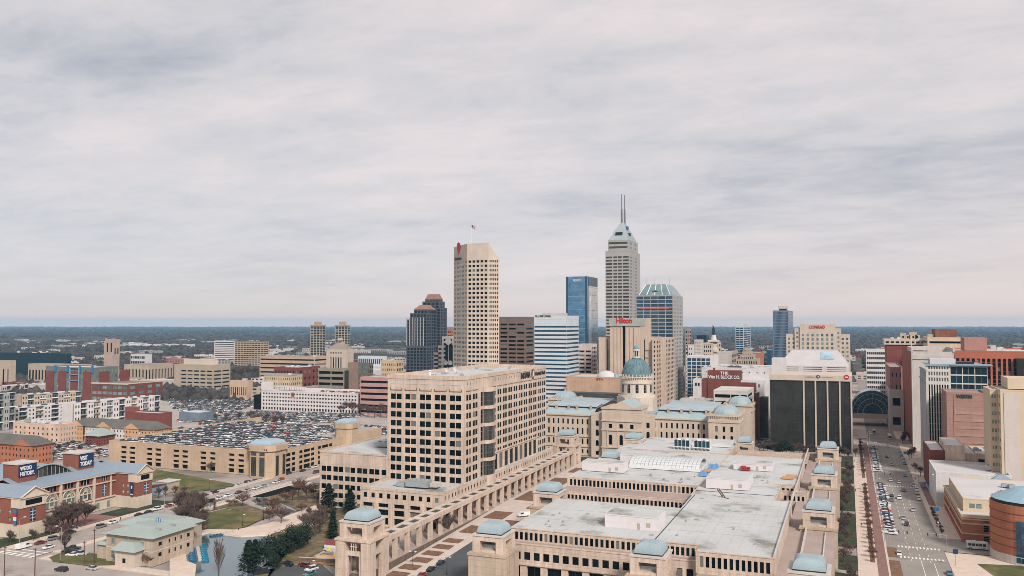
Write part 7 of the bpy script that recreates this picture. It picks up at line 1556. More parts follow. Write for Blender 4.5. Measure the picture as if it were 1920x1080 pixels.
# ------------------------------------------------ cars
def paint_mat():
    m, nt, b = base_mat('car_paint'); oi = nt.nodes.new('ShaderNodeObjectInfo'); nt.links.new(oi.outputs['Color'], b.inputs['Base Color'])
    b.inputs['Roughness'].default_value = .28; b.inputs['Specular IOR Level'].default_value = .6; b.inputs['Coat Weight'].default_value = .4; return m
PAINT = paint_mat(); CGL = plain('car_glass', (.015, .02, .025), .1, spec=.7); TYRE = plain('tyre', (.02, .02, .02), .8); LAMP = plain('headlamp', (.6, .6, .58), .2)
def car_meshes(kind):
    if kind == 'van': L, W, prof, cab = 5.6, 2.05, [(-2.8, .45), (-2.8, 1.0), (-2.2, 1.15), (-1.5, 2.05), (2.6, 2.15), (2.8, 1.9), (2.8, .4)], [(-2.1, 1.2), (-1.5, 1.95), (-.4, 1.95), (-.4, 1.25)]
    elif kind == 'suv': L, W, prof, cab = 4.8, 1.95, [(-2.4, .4), (-2.4, .95), (-1.2, 1.08), (2.3, 1.12), (2.4, .9), (2.4, .4)], [(-1.35, 1.07), (-.65, 1.72), (1.9, 1.74), (2.25, 1.1)]
    elif kind == 'pickup': L, W, prof, cab = 5.6, 1.95, [(-2.8, .45), (-2.8, 1.0), (-1.5, 1.12), (2.7, 1.1), (2.8, 1.0), (2.8, .45)], [(-1.5, 1.1), (-.8, 1.8), (.7, 1.82), (.9, 1.1)]
    else: L, W, prof, cab = 4.6, 1.82, [(-2.3, .3), (-2.3, .68), (-2.1, .78), (-1.0, .92), (1.5, .96), (2.2, .90), (2.3, .7), (2.3, .3)], [(-1.15, .92), (-.35, 1.42), (.95, 1.42), (1.75, .94)]
    hw = W / 2
    def loft(m, pr, w0, w1, mi, roofmi=None):
        zm = max(z for x, z in pr); zmin = min(z for x, z in pr)
        def wd(z): return w0 + (w1 - w0) * ((z - zmin) / (zm - zmin + 1e-6))
        n = len(pr)
        for sgn in (-1, 1):
            p = [(x, sgn * wd(z), z) for x, z in pr]; m.poly(p if sgn > 0 else p[::-1], mi)
        for i in range(n):
            (xa, za), (xb, zb2) = pr[i], pr[(i + 1) % n]
            top = roofmi is not None and abs(za - zb2) < .12 and za > zmin + .3
            m.poly([(xa, -wd(za), za), (xa, wd(za), za), (xb, wd(zb2), zb2), (xb, -wd(zb2), zb2)], roofmi if top else mi)
    mb = MB(); loft(mb, prof, hw, hw * .97, 0)
    zt_ = max(z for x, z in cab); xs_ = [x for x, z in cab if z > zt_ - .1]
    if kind != 'van': mb.box(min(xs_) + .05, max(xs_) - .05, -hw * .78, hw * .78, zt_ - .03, zt_ + .03, 0, True)
    for sx in (-.6, .6): mb.box(-L / 2 - .03, -L / 2 + .05, sx - .18, sx + .18, .6, .78, 1)
    body = mb.mesh('body', [PAINT, LAMP])
    mg = MB(); loft(mg, cab, hw * (.92 if kind != 'van' else .99), hw * (.76 if kind != 'van' else .985), 0); glassm = mg.mesh('windows', [CGL])
    mw = MB(); n = 12; r = .34
    for y0, y1 in ((-.11, .11),):
        for k in range(n): a0, a1 = 2 * math.pi * k / n, 2 * math.pi * (k + 1) / n; mw.poly([(r * math.cos(a0), y0, r * math.sin(a0)), (r * math.cos(a1), y0, r * math.sin(a1)), (r * math.cos(a1), y1, r * math.sin(a1)), (r * math.cos(a0), y1, r * math.sin(a0))], 0)
        for yy, q in ((y0, 1), (y1, 1)): mw.poly([(r * math.cos(2 * math.pi * k / n), yy, r * math.sin(2 * math.pi * k / n)) for k in range(n)], 0); mw.poly([(r * .55 * math.cos(2 * math.pi * k / n), yy * 1.08, r * .55 * math.sin(2 * math.pi * k / n)) for k in range(n)], 1)
    wheel = mw.mesh('wheel', [TYRE, METAL])
    wh = [(sx, sy) for sx in (-L * .31, L * .31) for sy in (-hw + .08, hw - .08)]
    one = MB()
    for src, off in ((mb, 0), (mg, 2)):
        nv = len(one.v); one.v += src.v; one.f += [tuple(i + nv for i in f) for f in src.f]; one.m += [mm + off for mm in src.m]
    for sx, sy in wh: one.cyl(0, 0, 0, 0, 0, 0, 3) if False else one.box(sx - .3, sx + .3, sy - .1, sy + .1, 0, .5, 3)
    simple = one.mesh('parked_car', [PAINT, LAMP, CGL, TYRE])
    return body, glassm, wheel, wh, simple
CK = {k: car_meshes(k) for k in ('sedan', 'suv', 'pickup', 'van')}
COLS = dict(white=(.70, .69, .68), silver=(.42, .43, .44), grey=(.16, .165, .17), black=(.018, .019, .022), blue=(.04, .09, .17), red=(.42, .025, .02), navy=(.015, .03, .06), maroon=(.14, .02, .02), beige=(.45, .38, .28), teal=(.05, .16, .17), lightblue=(.28, .40, .52))
def car(x, y, z, rz, colr, kind='sedan', label=None, group=None, parts=True, name=None):
    body, gl, wh_m, wh, simple = CK[kind]; c4 = (*COLS[colr], 1)
    nm = name or {'sedan': 'car', 'suv': 'car', 'pickup': 'pickup_truck', 'van': 'van'}[kind]
    cat = {'sedan': 'car', 'suv': 'car', 'pickup': 'pickup truck', 'van': 'van'}[kind]
    if not parts:
        o = link(nm, simple, None, (x, y, z)); o.rotation_euler = (0, 0, rz); o.color = c4; return tag(o, label, cat, group)
    e = empty(nm, (x, y, z), label, cat, group, rz)
    o = link('body', body, e); o.color = c4; link('windows', gl, e)
    for sx, sy in wh: link('wheel', wh_m, e, (sx, sy, .34))
    return e
R90 = math.pi / 2
def car_px(px, py, rz, colr, kind, label, z=0.0, group=None): 
    x, y = G(px, py, z); return car(x, y, z, rz, colr, kind, label, group)
for a in [
 (44, 1028, -R90, 'white', 'van', 'white cargo van at the kerb on the road in front of the museum corner'),
 (76, 1020, -R90, 'maroon', 'sedan', 'dark maroon car parked directly behind the white cargo van'),
 (101, 1012, -R90, 'grey', 'suv', 'dark grey car two places behind the white cargo van'),
 (131, 1001, -R90, 'black', 'suv', 'black car at the kerb under the dark museum trees'),
 (91, 1028, R90, 'white', 'sedan', 'white car driving beside the parked maroon car'),
 (190, 989, -R90, 'grey', 'suv', 'dark grey green car in front of the white saloon near the museum steps'),
 (212, 981, -R90, 'white', 'sedan', 'white car parked below the museum steps'),
 (261, 967, -R90, 'black', 'sedan', 'black car parked above the boat house roof, nearer of two'),
 (279, 962, -R90, 'black', 'sedan', 'second black car parked above the boat house roof'),
 (297, 956, -R90, 'white', 'suv', 'white car at the kerb between the second black car and the red ones'),
 (317, 950, -R90, 'red', 'sedan', 'red car at the kerb by the museum annexe'),
 (331, 946, -R90, 'white', 'sedan', 'white car right behind the red car by the museum annexe'),
 (367, 935, -R90, 'black', 'sedan', 'black car in the kerb line beside the museum porch'),
 (384, 930, -R90, 'navy', 'sedan', 'navy car in the kerb line after the black one beside the lawn'),
 (402, 925, -R90, 'black', 'suv', 'black car midway in the kerb line beside the lawn'),
 (418, 920, -R90, 'teal', 'sedan', 'dark teal car in the kerb line beside the lawn'),
 (433, 916, -R90, 'grey', 'sedan', 'grey car in the kerb line before the bridge'),
 (449, 911, -R90, 'white', 'sedan', 'white car in the kerb line at the start of the bridge'),
 (465, 906, -R90, 'black', 'suv', 'black car in the kerb line on the bridge'),
 (478, 903, -R90, 'grey', 'sedan', 'grey car at the far end of the bridge kerb line'),
 (411, 936, R90, 'white', 'sedan', 'white car driving towards the bridge on the canal side of the road'),
 (427, 931, R90, 'white', 'sedan', 'second white car driving onto the bridge on the canal side'),
 (447, 925, R90, 'black', 'sedan', 'black car on the canal side of the bridge'),
 (463, 921, R90, 'beige', 'sedan', 'beige car on the canal side of the bridge'),
 (480, 917, R90, 'white', 'sedan', 'white car near the far railing of the bridge'),
 (494, 913, R90, 'silver', 'sedan', 'silver car leaving the bridge'),
 (517, 906, R90, 'white', 'sedan', 'white car on the road just past the bridge'),
 (527, 900, R90, 'red', 'sedan', 'red car on the road in front of the garage stair tower'),
 (526, 892, -R90, 'grey', 'suv', 'dark grey car at the kerb by the garage stair tower'),
 (541, 889, -R90, 'navy', 'suv', 'navy car at the kerb right of the garage stair tower'),
 (568, 884, -R90, 'black', 'sedan', 'black car at the kerb along the side of the tan garage'),
 (580, 880, -R90, 'silver', 'sedan', 'silver car at the kerb along the side of the tan garage'),
 (590, 877, -R90, 'white', 'suv', 'white car at the far end of the kerb line by the tan garage'),
 (592, 887, R90, 'maroon', 'suv', 'maroon car in the drive left of the beige office wing'),
 (575, 912, .2, 'white', 'van', 'white van in the small car park left of the beige office wing'),
 (586, 915, .2, 'white', 'sedan', 'white car next to the white van left of the beige office wing'),
 (593, 919, .2, 'silver', 'sedan', 'silver car in the small car park under the beige office wing'),
 (393, 942, R90, 'black', 'suv', 'black car beside the small monument above the round lawn'),
 (137, 1031, .35, 'navy', 'pickup', 'navy pickup truck in the short row by the boat house'),
 (128, 1037, .35, 'black', 'suv', 'black car in the short row by the boat house'),
 (136, 1042, .35, 'white', 'sedan', 'white car in the short row by the boat house'),
 (151, 1041, .35, 'silver', 'pickup', 'silver pickup truck at the end of the short row by the boat house'),
 (115, 1071, .05, 'black', 'suv', 'black car driving across the junction at the bottom left'),
 (172, 1068, .05, 'silver', 'sedan', 'silver car on the cross street below the boat house lawn'),
 (504, 1068, .5, 'lightblue', 'sedan', 'light blue car on the circular drive by the pines'),
 (538, 1061, -.1, 'black', 'suv', 'black car at the top of the circular drive'),
 (571, 1063, -.2, 'maroon', 'suv', 'dark red car at the top right of the circular drive'),
 (584, 1070, 1.3, 'white', 'suv', 'white car on the right side of the circular drive'),
 (581, 1079, 1.3, 'teal', 'sedan', 'dark teal car behind the white one on the circular drive'),
 (488, 1079, .9, 'black', 'van', 'black van at the bottom left of the circular drive')]: car_px(*a[:5], a[5])
for i, (y, cn_, kd, lb) in enumerate(((254, 'white', 'sedan', 'white car behind the bright red van on the dark street by the colonnade'), (262.5, 'grey', 'suv', 'grey car third from the bottom on the street by the colonnade'), (269, 'red', 'sedan', 'small red car on the street by the colonnade'), (276, 'black', 'sedan', 'black car above the small red car on the street by the colonnade'), (284, 'navy', 'sedan', 'navy car farthest up the kerb on the street by the colonnade'))):
    car(-139.2, y, zr(y) + .06, -R90, cn_, kd, lb)
car(-139.5, 246.5, .06, -R90, 'red', 'van', 'bright red rounded van at the bottom edge of the street by the colonnade')
car(-129, 252, .06, 1.2, 'white', 'sedan', 'white car turning at the foot of the domed pavilion on the dark street')
car(-135, 358, 2.6, .8, 'white', 'van', 'white van parked on the plaza behind the near left domed pavilion')
# Washington street traffic
for a in [(1694, 973, -R90, 'silver', 'sedan', 'silver car alone in the middle of the wide street'), (1686, 935, -R90, 'white', 'suv', 'light grey car in the right one of the side-by-side pair on the wide street'), (1672, 939, -R90, 'grey', 'sedan', 'grey car last in the left lane group on the wide street'), (1672, 931, -R90, 'black', 'sedan', 'black car in the left lane group on the wide street'), (1694, 921, -R90, 'grey', 'suv', 'dark grey car alone in the third lane of the wide street'), (1686, 906, -R90, 'white', 'sedan', 'white car right of centre before the far crosswalk on the wide street'), (1670, 902, -R90, 'white', 'sedan', 'white car left of centre just past the far crosswalk on the wide street'), (1713, 912, R90, 'white', 'suv', 'white car waiting beside the brick plaza'), (1719, 926, R90, 'silver', 'sedan', 'silver car parked at the right kerb beside the brick plaza'), (1723, 937, R90, 'white', 'sedan', 'last car of the line at the right kerb beside the brick plaza'), (1719, 920, R90, 'white', 'suv', 'white car in the line at the right kerb beside the brick plaza'), (1672, 872, -R90, 'silver', 'sedan', 'silver car alone between the two crosswalks of the wide street'), (1656, 796, -R90, 'white', 'sedan', 'white car coming from under the glass arch'), (1780, 1077, -R90, 'teal', 'sedan', 'teal car at the bottom right corner of the street')]:
    car_px(*a[:5], a[5])
for px, py, rz, cn_, kd, lb in ((1700, 985, R90, 'black', 'suv', 'black car in the right lanes just before the near crosswalk'), (1712, 958, R90, 'silver', 'sedan', 'silver car in the right lanes level with the young trees'), (1663, 858, -R90, 'black', 'sedan', 'black car on the far stretch of the street beside the farther parking row'), (1650, 830, -R90, 'grey', 'sedan', 'grey car just past the far junction of the street'), (1665, 838, R90, 'white', 'suv', 'white car in the right lanes at the far junction'), (1686, 1040, -R90, 'white', 'sedan', 'white car between the two nearest crosswalks'), (1697, 893, R90, 'grey', 'sedan', 'grey car in the right lanes beside the far crosswalk')): car_px(px, py, rz, cn_, kd, lb)
for i, (x, y, s_, lb) in enumerate(((14.0, 371.5, 1, 'traffic signal mast on the left at the near crosswalk'), (34.5, 371.5, -1, 'traffic signal mast on the right at the near crosswalk'), (14.0, 512, 1, 'traffic signal mast on the left at the middle crosswalk'), (34.5, 512, -1, 'traffic signal mast on the right at the middle crosswalk'), (14.0, 693, 1, 'traffic signal mast on the left at the far junction'), (-286, 259, -1, 'traffic signal mast at the corner of the road by the boat house'))):
    e = empty('traffic_signal', (x, y, 0), lb, 'traffic signal'); o_ = (x, y, 0); m = MB(o_); m.tube((x, y, 0), (x, y, 6.6), .14, .1, 6); m.tube((x, y, 6.3), (x + s_ * 7, y, 6.8), .1, .07, 5); m.build('mast', METAL, e)
    for q in (3.6, 6.6): m = MB(o_); m.box(x + s_ * q - .2, x + s_ * q + .2, y - .15, y + .15, 5.7, 6.8, 0, True); m.build('signal_head', BLACK, e)
# buses
def bus(x, y, rz, lab, L=11.5, cc=(.55, .56, .56), sc=1.0):
    e = empty('bus', (x, y, 0), lab, 'bus', None, rz); m = MB()
    m.box(-L / 2, L / 2, -1.25, 1.25, .45, 2.9, 0, True); m.box(-L / 2 + .3, L / 2 - .3, -1.1, 1.1, 2.9, 3.05); m.box(-L / 2 + 2, -L / 2 + 3.5, -.8, .8, 3.05, 3.3); m.build('body', plain('bus_white', cc, .35), e)
    m = MB(); n = int(L / 1.5)
    for k in range(n):
        for s_ in (-1, 1): a = -L / 2 + .6 + k * (L - 1.2) / n; m.poly([(a, s_ * 1.26, 1.5), (a + (L - 1.2) / n - .2, s_ * 1.26, 1.5), (a + (L - 1.2) / n - .2, s_ * 1.26, 2.5), (a, s_ * 1.26, 2.5)])
    m.poly([(-L / 2 - .01, -1.1, 1.3), (-L / 2 - .01, 1.1, 1.3), (-L / 2 - .01, 1.1, 2.6), (-L / 2 - .01, -1.1, 2.6)]); m.build('windows', CGL, e)
    for sx in (-L * .32, L * .3):
        for sy in (-1.1, 1.1): o = link('wheel', CK['sedan'][2], e, (sx, sy, .48)); o.scale = (1.4, 1.4, 1.4)
x, y = G(1639, 813); bus(x, y, R90, 'white box truck-like bus in the left lanes near the glass arch', 8)
x, y = G(1668, 822); bus(x, y, R90, 'long city bus with a blue rear at the right kerb near the glass arch', 14)
x, y = G(1832, 1030); bus(x, y, .0, 'small white shuttle bus in the side street in front of the brick building', 7.5, (.72, .72, .74))
# diagonal rows beside the brick path
cl_w = ['white', 'silver', 'white', 'grey', 'white', 'maroon', 'silver', 'black', 'white', 'silver', 'white', 'blue', 'white', 'grey', 'red', 'white', 'silver', 'white', 'white', 'silver', 'white', 'grey', 'teal', 'silver', 'white', 'black', 'white', 'silver', 'white', 'grey']
r = random.Random(3); y = 394.0; k = 0
nearc = []
while y < 512:
    c_ = cl_w[k % 30]; nearc.append((15.6, y, c_, 'near')); y += 3.05 + r.uniform(0, .5); k += 1
y = 556.0
while y < 660: nearc.append((15.6, y, cl_w[(k * 7) % 30], 'far')); y += 3.2 + r.uniform(0, .8); k += 1
for x, y, c_, w_ in nearc:
    lb = '%s car in the %s angled parking row beside the brick path' % (c_, 'nearer' if w_ == 'near' else 'farther')
    car(x, y, 0, math.radians(r.uniform(168, 176)), c_, r.choice(['sedan', 'suv', 'sedan', 'pickup']) if c_ in ('white', 'silver', 'grey') else 'suv', lb, '%s cars in the %s angled parking row' % (c_, w_))
for k in range(9): car(32.2, 592 + k * 6.2, 0, R90, ['black', 'white', 'silver', 'white', 'silver', 'black', 'white', 'grey', 'white'][k], 'sedan', '%s car in the right kerb line below the striped glass tower' % ['black', 'white', 'silver', 'white', 'silver', 'black', 'white', 'grey', 'white'][k], 'cars in the kerb line below the striped tower', False)
# packed car parks: garage deck and lots.  The largest in the photo stand as cars of their own
slots = []
pal = ['white'] * 9 + ['silver'] * 7 + ['grey'] * 4 + ['black'] * 4 + ['navy'] * 2 + ['blue', 'red', 'maroon', 'teal', 'beige']
rr2 = random.Random(11)
def cols_lot(x0, x1, y0, y1, z, place, fill=.93, first=0):
    y = y0 + 2.6; row = 0
    while y < y1 - 2:
        x = x0 + 1.5
        while x < x1 - 1:
            if rr2.random() < fill: slots.append((x, y, z, R90 + (0 if row % 2 else math.pi) + rr2.uniform(-.05, .05) + .25, rr2.choice(pal), place, rr2.choice(['sedan', 'sedan', 'suv', 'suv', 'pickup'])))
            x += 2.75
        y += 5.4 if row % 2 == 0 else 9.5; row += 1
cols_lot(-428, -328, 412, 528, 13.6, 'roof deck of the tan garage', .9); cols_lot(-328, -308, 424, 478, 13.6, 'roof deck of the tan garage', .8)
def inpoly(p, poly):
    c = False; j = len(poly) - 1
    for i in range(len(poly)):
        if (poly[i][1] > p[1]) != (poly[j][1] > p[1]) and p[0] < (poly[j][0] - poly[i][0]) * (p[1] - poly[i][1]) / (poly[j][1] - poly[i][1] + 1e-9) + poly[i][0]: c = not c
        j = i
    return c
def lot_px(px, place, z=0, fill=.9):
    pg = [G(a, b) for a, b in px]; n0 = len(slots)
    cols_lot(min(p[0] for p in pg), max(p[0] for p in pg), min(p[1] for p in pg), max(p[1] for p in pg), z, place, fill)
    slots[n0:] = [s_ for s_ in slots[n0:] if inpoly(s_, pg)]
lot_px([(310, 748), (480, 745), (484, 762), (420, 775), (330, 770)], 'far car park left of the white garage')
lot_px([(330, 790), (430, 775), (490, 772), (690, 778), (640, 792), (560, 795), (480, 790), (400, 800)], 'car park in front of the white garage')
lot_px([(545, 812), (640, 795), (728, 800), (728, 830), (680, 835)], 'car park between the two garages')
lot_px([(80, 835), (130, 826), (205, 838), (200, 856), (110, 862)], 'shaded car park behind the museum', fill=.55)
lot_px([(1412, 822), (1440, 822), (1460, 832), (1415, 832)], 'small car park behind the low government building', fill=.7)
slots += [(x, 742 + rr2.uniform(-2, 2), 18.8, R90, rr2.choice(pal), 'deck of the white garage', 'sedan') for x in np.arange(-500, -450, 3.0)]
slots.sort(key=lambda s_: (s_[0] ** 2 + s_[1] ** 2) * (1 if 0 else 1))
NS = 190
for s_ in slots[:NS]:
    car(s_[0], s_[1], s_[2], s_[3], s_[4], s_[6], '%s parked car in the packed rows on the %s' % (s_[4], s_[5]) if 'deck' in s_[5] else '%s parked car in the rows of the %s' % (s_[4], s_[5]), '%s cars, %s' % (s_[4], s_[5]), False)
def merged_cars(lst):
    V = []; Fc = []; Mi = []; mats = [CK['sedan'][4]]; names = list(COLS); 
    cm_ = {n: plain('paint_' + n, COLS[n], .3, spec=.6) for n in names}; ml = [cm_[n] for n in names] + [CGL, TYRE]
    for (x, y, z, rz, cn_, pl_, kd) in lst:
        me = CK[kd][4]; ca_, sa_ = math.cos(rz), math.sin(rz); n0 = len(V)
        for v in me.vertices: c0 = v.co; V.append((x + c0.x * ca_ - c0.y * sa_, y + c0.x * sa_ + c0.y * ca_, z + c0.z))
        ci = names.index(cn_)
        for p in me.polygons:
            Fc.append(tuple(n0 + i for i in p.vertices)); Mi.append({0: ci, 1: names.index('white'), 2: len(names), 3: len(names) + 1}[p.material_index])
    me = bpy.data.meshes.new('parked_cars'); me.from_pydata(V, [], Fc)
    for mm in ml: me.materials.append(mm)
    me.polygons.foreach_set('material_index', Mi); me.update(); o = link('parked_cars', me); tag(o, 'mass of more distant parked cars filling the car parks around the white garage', 'parked cars', kind='stuff')
merged_cars(slots[NS:])
print('slots', len(slots))

# ------------------------------------------------ trees
BARK = wall('bark', (.085, .062, .052), .2, 0, scale=1.5); TWIG = wall('twigs', (.115, .082, .070), .2, 0, scale=.6, island=.3); TWIGR = wall('reddish_twigs', (.15, .085, .068), .2, 0, island=.3)
NEED = wall('conifer_needles', (.013, .029, .019), .3, 0, scale=.8, island=.5); NEEDD = wall('evergreen_leaves', (.03, .05, .025), .3, 0, island=.5)
def bare_tree(h, seed, spread=.55, upr=.35, twig=TWIG, dens=1.0):
    r = random.Random(seed); tr = MB(); cr = MB()
    def seg(p, d, L, rad, lv):
        q = p + d * L; tr.tube(p, q, rad, rad * .62, 5 if lv < 2 else 3)
        if lv >= 3:
            for k in range(int(9 * dens)):
                f = r.uniform(.1, 1); b0 = p.lerp(q, f); dd = (d + Vector((r.uniform(-1, 1), r.uniform(-1, 1), r.uniform(-.3, 1))) * .9).normalized(); l2 = L * r.uniform(.5, 1.1); e0 = b0 + dd * l2
                w = Vector((r.uniform(-1, 1), r.uniform(-1, 1), r.uniform(-1, 1))).cross(dd).normalized() * (h * .0042)
                n = len(cr.v); cr.v += [tuple(b0 - w), tuple(b0 + w), tuple(e0 + w * .3)]; cr.f.append((n, n + 1, n + 2)); cr.m.append(0)
                for s2 in (0.4, .7): b1 = b0.lerp(e0, s2); d2 = (dd + Vector((r.uniform(-1, 1), r.uniform(-1, 1), r.uniform(-1, 1)))).normalized() * l2 * .5; n = len(cr.v); cr.v += [tuple(b1 - w * .7), tuple(b1 + w * .7), tuple(b1 + d2)]; cr.f.append((n, n + 1, n + 2)); cr.m.append(0)
            return
        nb = (5, 4, 3)[lv] if lv < 3 else 2
        for k in range(nb):
            a = 2 * math.pi * (k + r.random()) / nb; sp = spread * r.uniform(.7, 1.3); side = Vector((math.cos(a), math.sin(a), 0))
            seg(p.lerp(q, r.uniform(.55, 1)), (d * upr + side * sp + Vector((0, 0, .35))).normalized(), L * r.uniform(.6, .8), rad * .5, lv + 1)
        seg(q, (d + Vector((r.uniform(-.2, .2), r.uniform(-.2, .2), .1))).normalized(), L * .7, rad * .6, lv + 1)
    seg(Vector((0, 0, 0)), Vector((0, 0, 1)), h * .28, h * .022, 0)
    return tr.mesh('trunk', BARK), cr.mesh('crown', twig)
def conifer(h, wd, seed):
    r = random.Random(seed); tr = MB(); cr = MB(); tr.tube((0, 0, 0), (0, 0, h * .9), h * .02, h * .005, 6)
    n = 2300
    for k in range(n):
        t_ = r.random() ** .75; z = h * (.06 + .94 * t_); R_ = wd * (1 - t_) ** .75 * (.75 + .25 * math.sin(z * 4.1 + seed)) * (.8 + .3 * math.sin(3 * r.random() + seed)); a = r.uniform(0, 2 * math.pi); q = R_ * r.random() ** .45
        p = Vector((q * math.cos(a), q * math.sin(a), z)); out = Vector((math.cos(a), math.sin(a), r.uniform(-.5, .25))).normalized(); up = Vector((r.uniform(-.4, .4), r.uniform(-.4, .4), 1)).normalized(); s_ = h * .045 * r.uniform(.6, 1.4)
        w = out.cross(up).normalized() * s_ * .7; n0 = len(cr.v); cr.v += [tuple(p - w), tuple(p + w), tuple(p + out * s_ * 1.6 - up * s_ * .2)]; cr.f.append((n0, n0 + 1, n0 + 2)); cr.m.append(0)
    return tr.mesh('trunk', BARK), cr.mesh('crown', NEED)
def round_evergreen(h, wd, seed):
    r = random.Random(seed); tr = MB(); cr = MB(); tr.tube((0, 0, 0), (0, 0, h * .6), h * .025, h * .01, 6)
    lobes = [(Vector((r.uniform(-.5, .5) * wd, r.uniform(-.5, .5) * wd, h * r.uniform(.35, .85))), wd * r.uniform(.35, .6)) for _ in range(9)]
    for c_, rad in lobes:
        tr.tube((0, 0, h * .3), tuple(c_), h * .012, h * .004, 4)
        for k in range(170):
            d = Vector((r.gauss(0, 1), r.gauss(0, 1), r.gauss(0, 1))).normalized(); p = c_ + d * rad * r.uniform(.6, 1.05); s_ = h * .05 * r.uniform(.5, 1.2)
            u = d.cross(Vector((r.random(), r.random(), 1))).normalized() * s_; v = d.cross(u).normalized() * s_ + d * s_ * .3; n0 = len(cr.v); cr.v += [tuple(p - u), tuple(p + u), tuple(p + v)]; cr.f.append((n0, n0 + 1, n0 + 2)); cr.m.append(0)
    return tr.mesh('trunk', BARK), cr.mesh('crown', NEED)
def columnar(h, wd, seed):
    r = random.Random(seed); tr = MB(); cr = MB(); tr.tube((0, 0, 0), (0, 0, h * .8), h * .02, h * .006, 6)
    for k in range(46):
        a = r.uniform(0, 6.28); z0 = h * r.uniform(.05, .6); rr0 = wd * r.uniform(.4, 1); z1 = z0 + h * r.uniform(.25, .4); tip = Vector((rr0 * math.cos(a), rr0 * math.sin(a), min(z1, h))); tr.tube((0, 0, z0), tuple(tip), h * .006, h * .002, 3)
        for j in range(22):
            b0 = Vector((0, 0, z0)).lerp(tip, r.uniform(.3, 1)); dd = Vector((math.cos(a) * .3 + r.uniform(-.4, .4), math.sin(a) * .3 + r.uniform(-.4, .4), 1)).normalized() * h * r.uniform(.05, .12); w = Vector((r.uniform(-1, 1), r.uniform(-1, 1), 0)).normalized() * h * .004; n0 = len(cr.v); cr.v += [tuple(b0 - w), tuple(b0 + w), tuple(b0 + dd)]; cr.f.append((n0, n0 + 1, n0 + 2)); cr.m.append(0)
    return tr.mesh('trunk', BARK), cr.mesh('crown', TWIG)
BT = [bare_tree(9, s_, sp, up) for s_, sp, up in ((1, .6, .35), (2, .5, .5), (5, .7, .3), (9, .45, .6))]; BTD = [bare_tree(9, 31, .6, .35, TWIG, 2.2), bare_tree(8.5, 33, .7, .3, TWIG, 2.2)]; BTR = [bare_tree(7, 21, .8, .2, TWIGR, 1.4), bare_tree(7, 22, .6, .4, TWIGR, 1.2)]
CF = [conifer(12, 5.4, 1), conifer(11, 5.0, 2), conifer(13, 4.6, 4)]; RE = [round_evergreen(9, 5, 3), round_evergreen(8, 4.5, 8)]; CO = [columnar(13, 2.0, 5)]
def tree(meshes, x, y, z, s_, rz, name, label, group=None, cat='tree'):
    e = empty(name, (x, y, z), label, cat, group, rz); e.scale = (s_, s_, s_); link('trunk', meshes[0], e); link('crown', meshes[1], e); return e
rt = random.Random(5)
def tpx(meshes, px, py, hpx, name, label, group=None, z=0):
    x, y = G(px, py, z); base = max(v.co.z for v in meshes[1].vertices); dist = math.hypot(x, y); s_ = hpx / 1600 * dist / base
    return tree(meshes, x, y, z, s_, rt.uniform(0, 6), name, label, group)
for i, (px, py, hp, lb) in enumerate(((616, 960, 52, 'dark pine on the left of the pair in front of the beige office wing'), (656, 963, 46, 'dark pine on the right of the pair in front of the beige office wing'), (624, 1012, 52, 'tall dark conifer left of the near colonnade tower'), (466, 1072, 56, 'dark conifer at the left front of the clump beside the water'), (478, 1062, 48, 'conifer behind the front left one beside the water'))): tpx(CF[i % 3], px, py, hp, 'conifer', lb)
for i, (px, py, hp, lb) in enumerate(((500, 1060, 50, 'broad dark evergreen in the middle of the clump beside the water'), (520, 1053, 52, 'broad dark evergreen right of the middle of the clump beside the water'), (536, 1043, 52, 'tallest dark evergreen at the back of the clump beside the water'), (556, 1034, 50, 'dark evergreen at the right end of the clump beside the water'), (570, 1026, 44, 'last evergreen of the clump, nearest the playground'), (512, 1070, 36, 'low evergreen at the foot of the clump beside the drive'))): tpx(RE[i % 2], px, py, hp, 'evergreen_tree', lb)
tpx(CO[0], 410, 1078, 74, 'columnar_tree', 'tall narrow bare columnar tree standing in front of the canal basin')
for i, (px, py, hp, lb) in enumerate(((527, 984, 40, 'reddish bare tree at the tip of the round lawn'), (512, 968, 38, 'dark bushy bare tree beside the canal path'), (575, 940, 46, 'reddish bare tree right of the bridge'), (560, 930, 36, 'bare tree close to the bridge end'), (455, 950, 30, 'bushy bare shrub tree against the bridge wall'))): tpx(BTR[i % 2], px, py, hp, 'bare_tree', lb)
def grp(lst, lab, group, pool, name='bare_tree'):
    for px, py, hp in lst: tpx(pool[rt.randrange(len(pool))], px, py, hp, name, lab, group)
grp([(108, 1000, 50), (128, 995, 52), (145, 990, 52), (160, 986, 44), (95, 1004, 36), (118, 998, 48), (136, 992, 50), (62, 1015, 22), (20, 1020, 24)], 'leafless tree massed against the museum front', 'bare trees against the museum front', BTD)
grp([(350, 1000, 66), (362, 985, 62), (345, 975, 58), (372, 965, 46), (380, 990, 40), (366, 1006, 46), (356, 992, 60), (340, 965, 44), (376, 1000, 36), (368, 976, 50)], 'leafless tree in the thicket right of the green boat house roof', 'bare trees in the thicket by the boat house', BTD)
grp([(240, 938, 20), (258, 934, 18), (297, 935, 22), (310, 930, 20), (328, 932, 22), (345, 928, 18)], 'leafless tree around the museum annexe', 'bare trees round the museum annexe', BT)
grp([(505, 975, 26), (520, 955, 24), (535, 945, 26), (548, 940, 24), (498, 950, 18), (585, 935, 22), (596, 945, 24), (600, 965, 22), (580, 970, 20), (566, 962, 22), (610, 985, 26), (430, 950, 16), (440, 948, 14), (484, 948, 16)], 'low brownish bush-like tree along the canal cutting', 'bush-like trees along the canal', BTR + BTD)
grp([(590, 1010, 55), (600, 1000, 50), (575, 1000, 44), (605, 985, 40)], 'tall pale leafless tree left of the near colonnade tower', 'pale bare trees by the playground', BT)
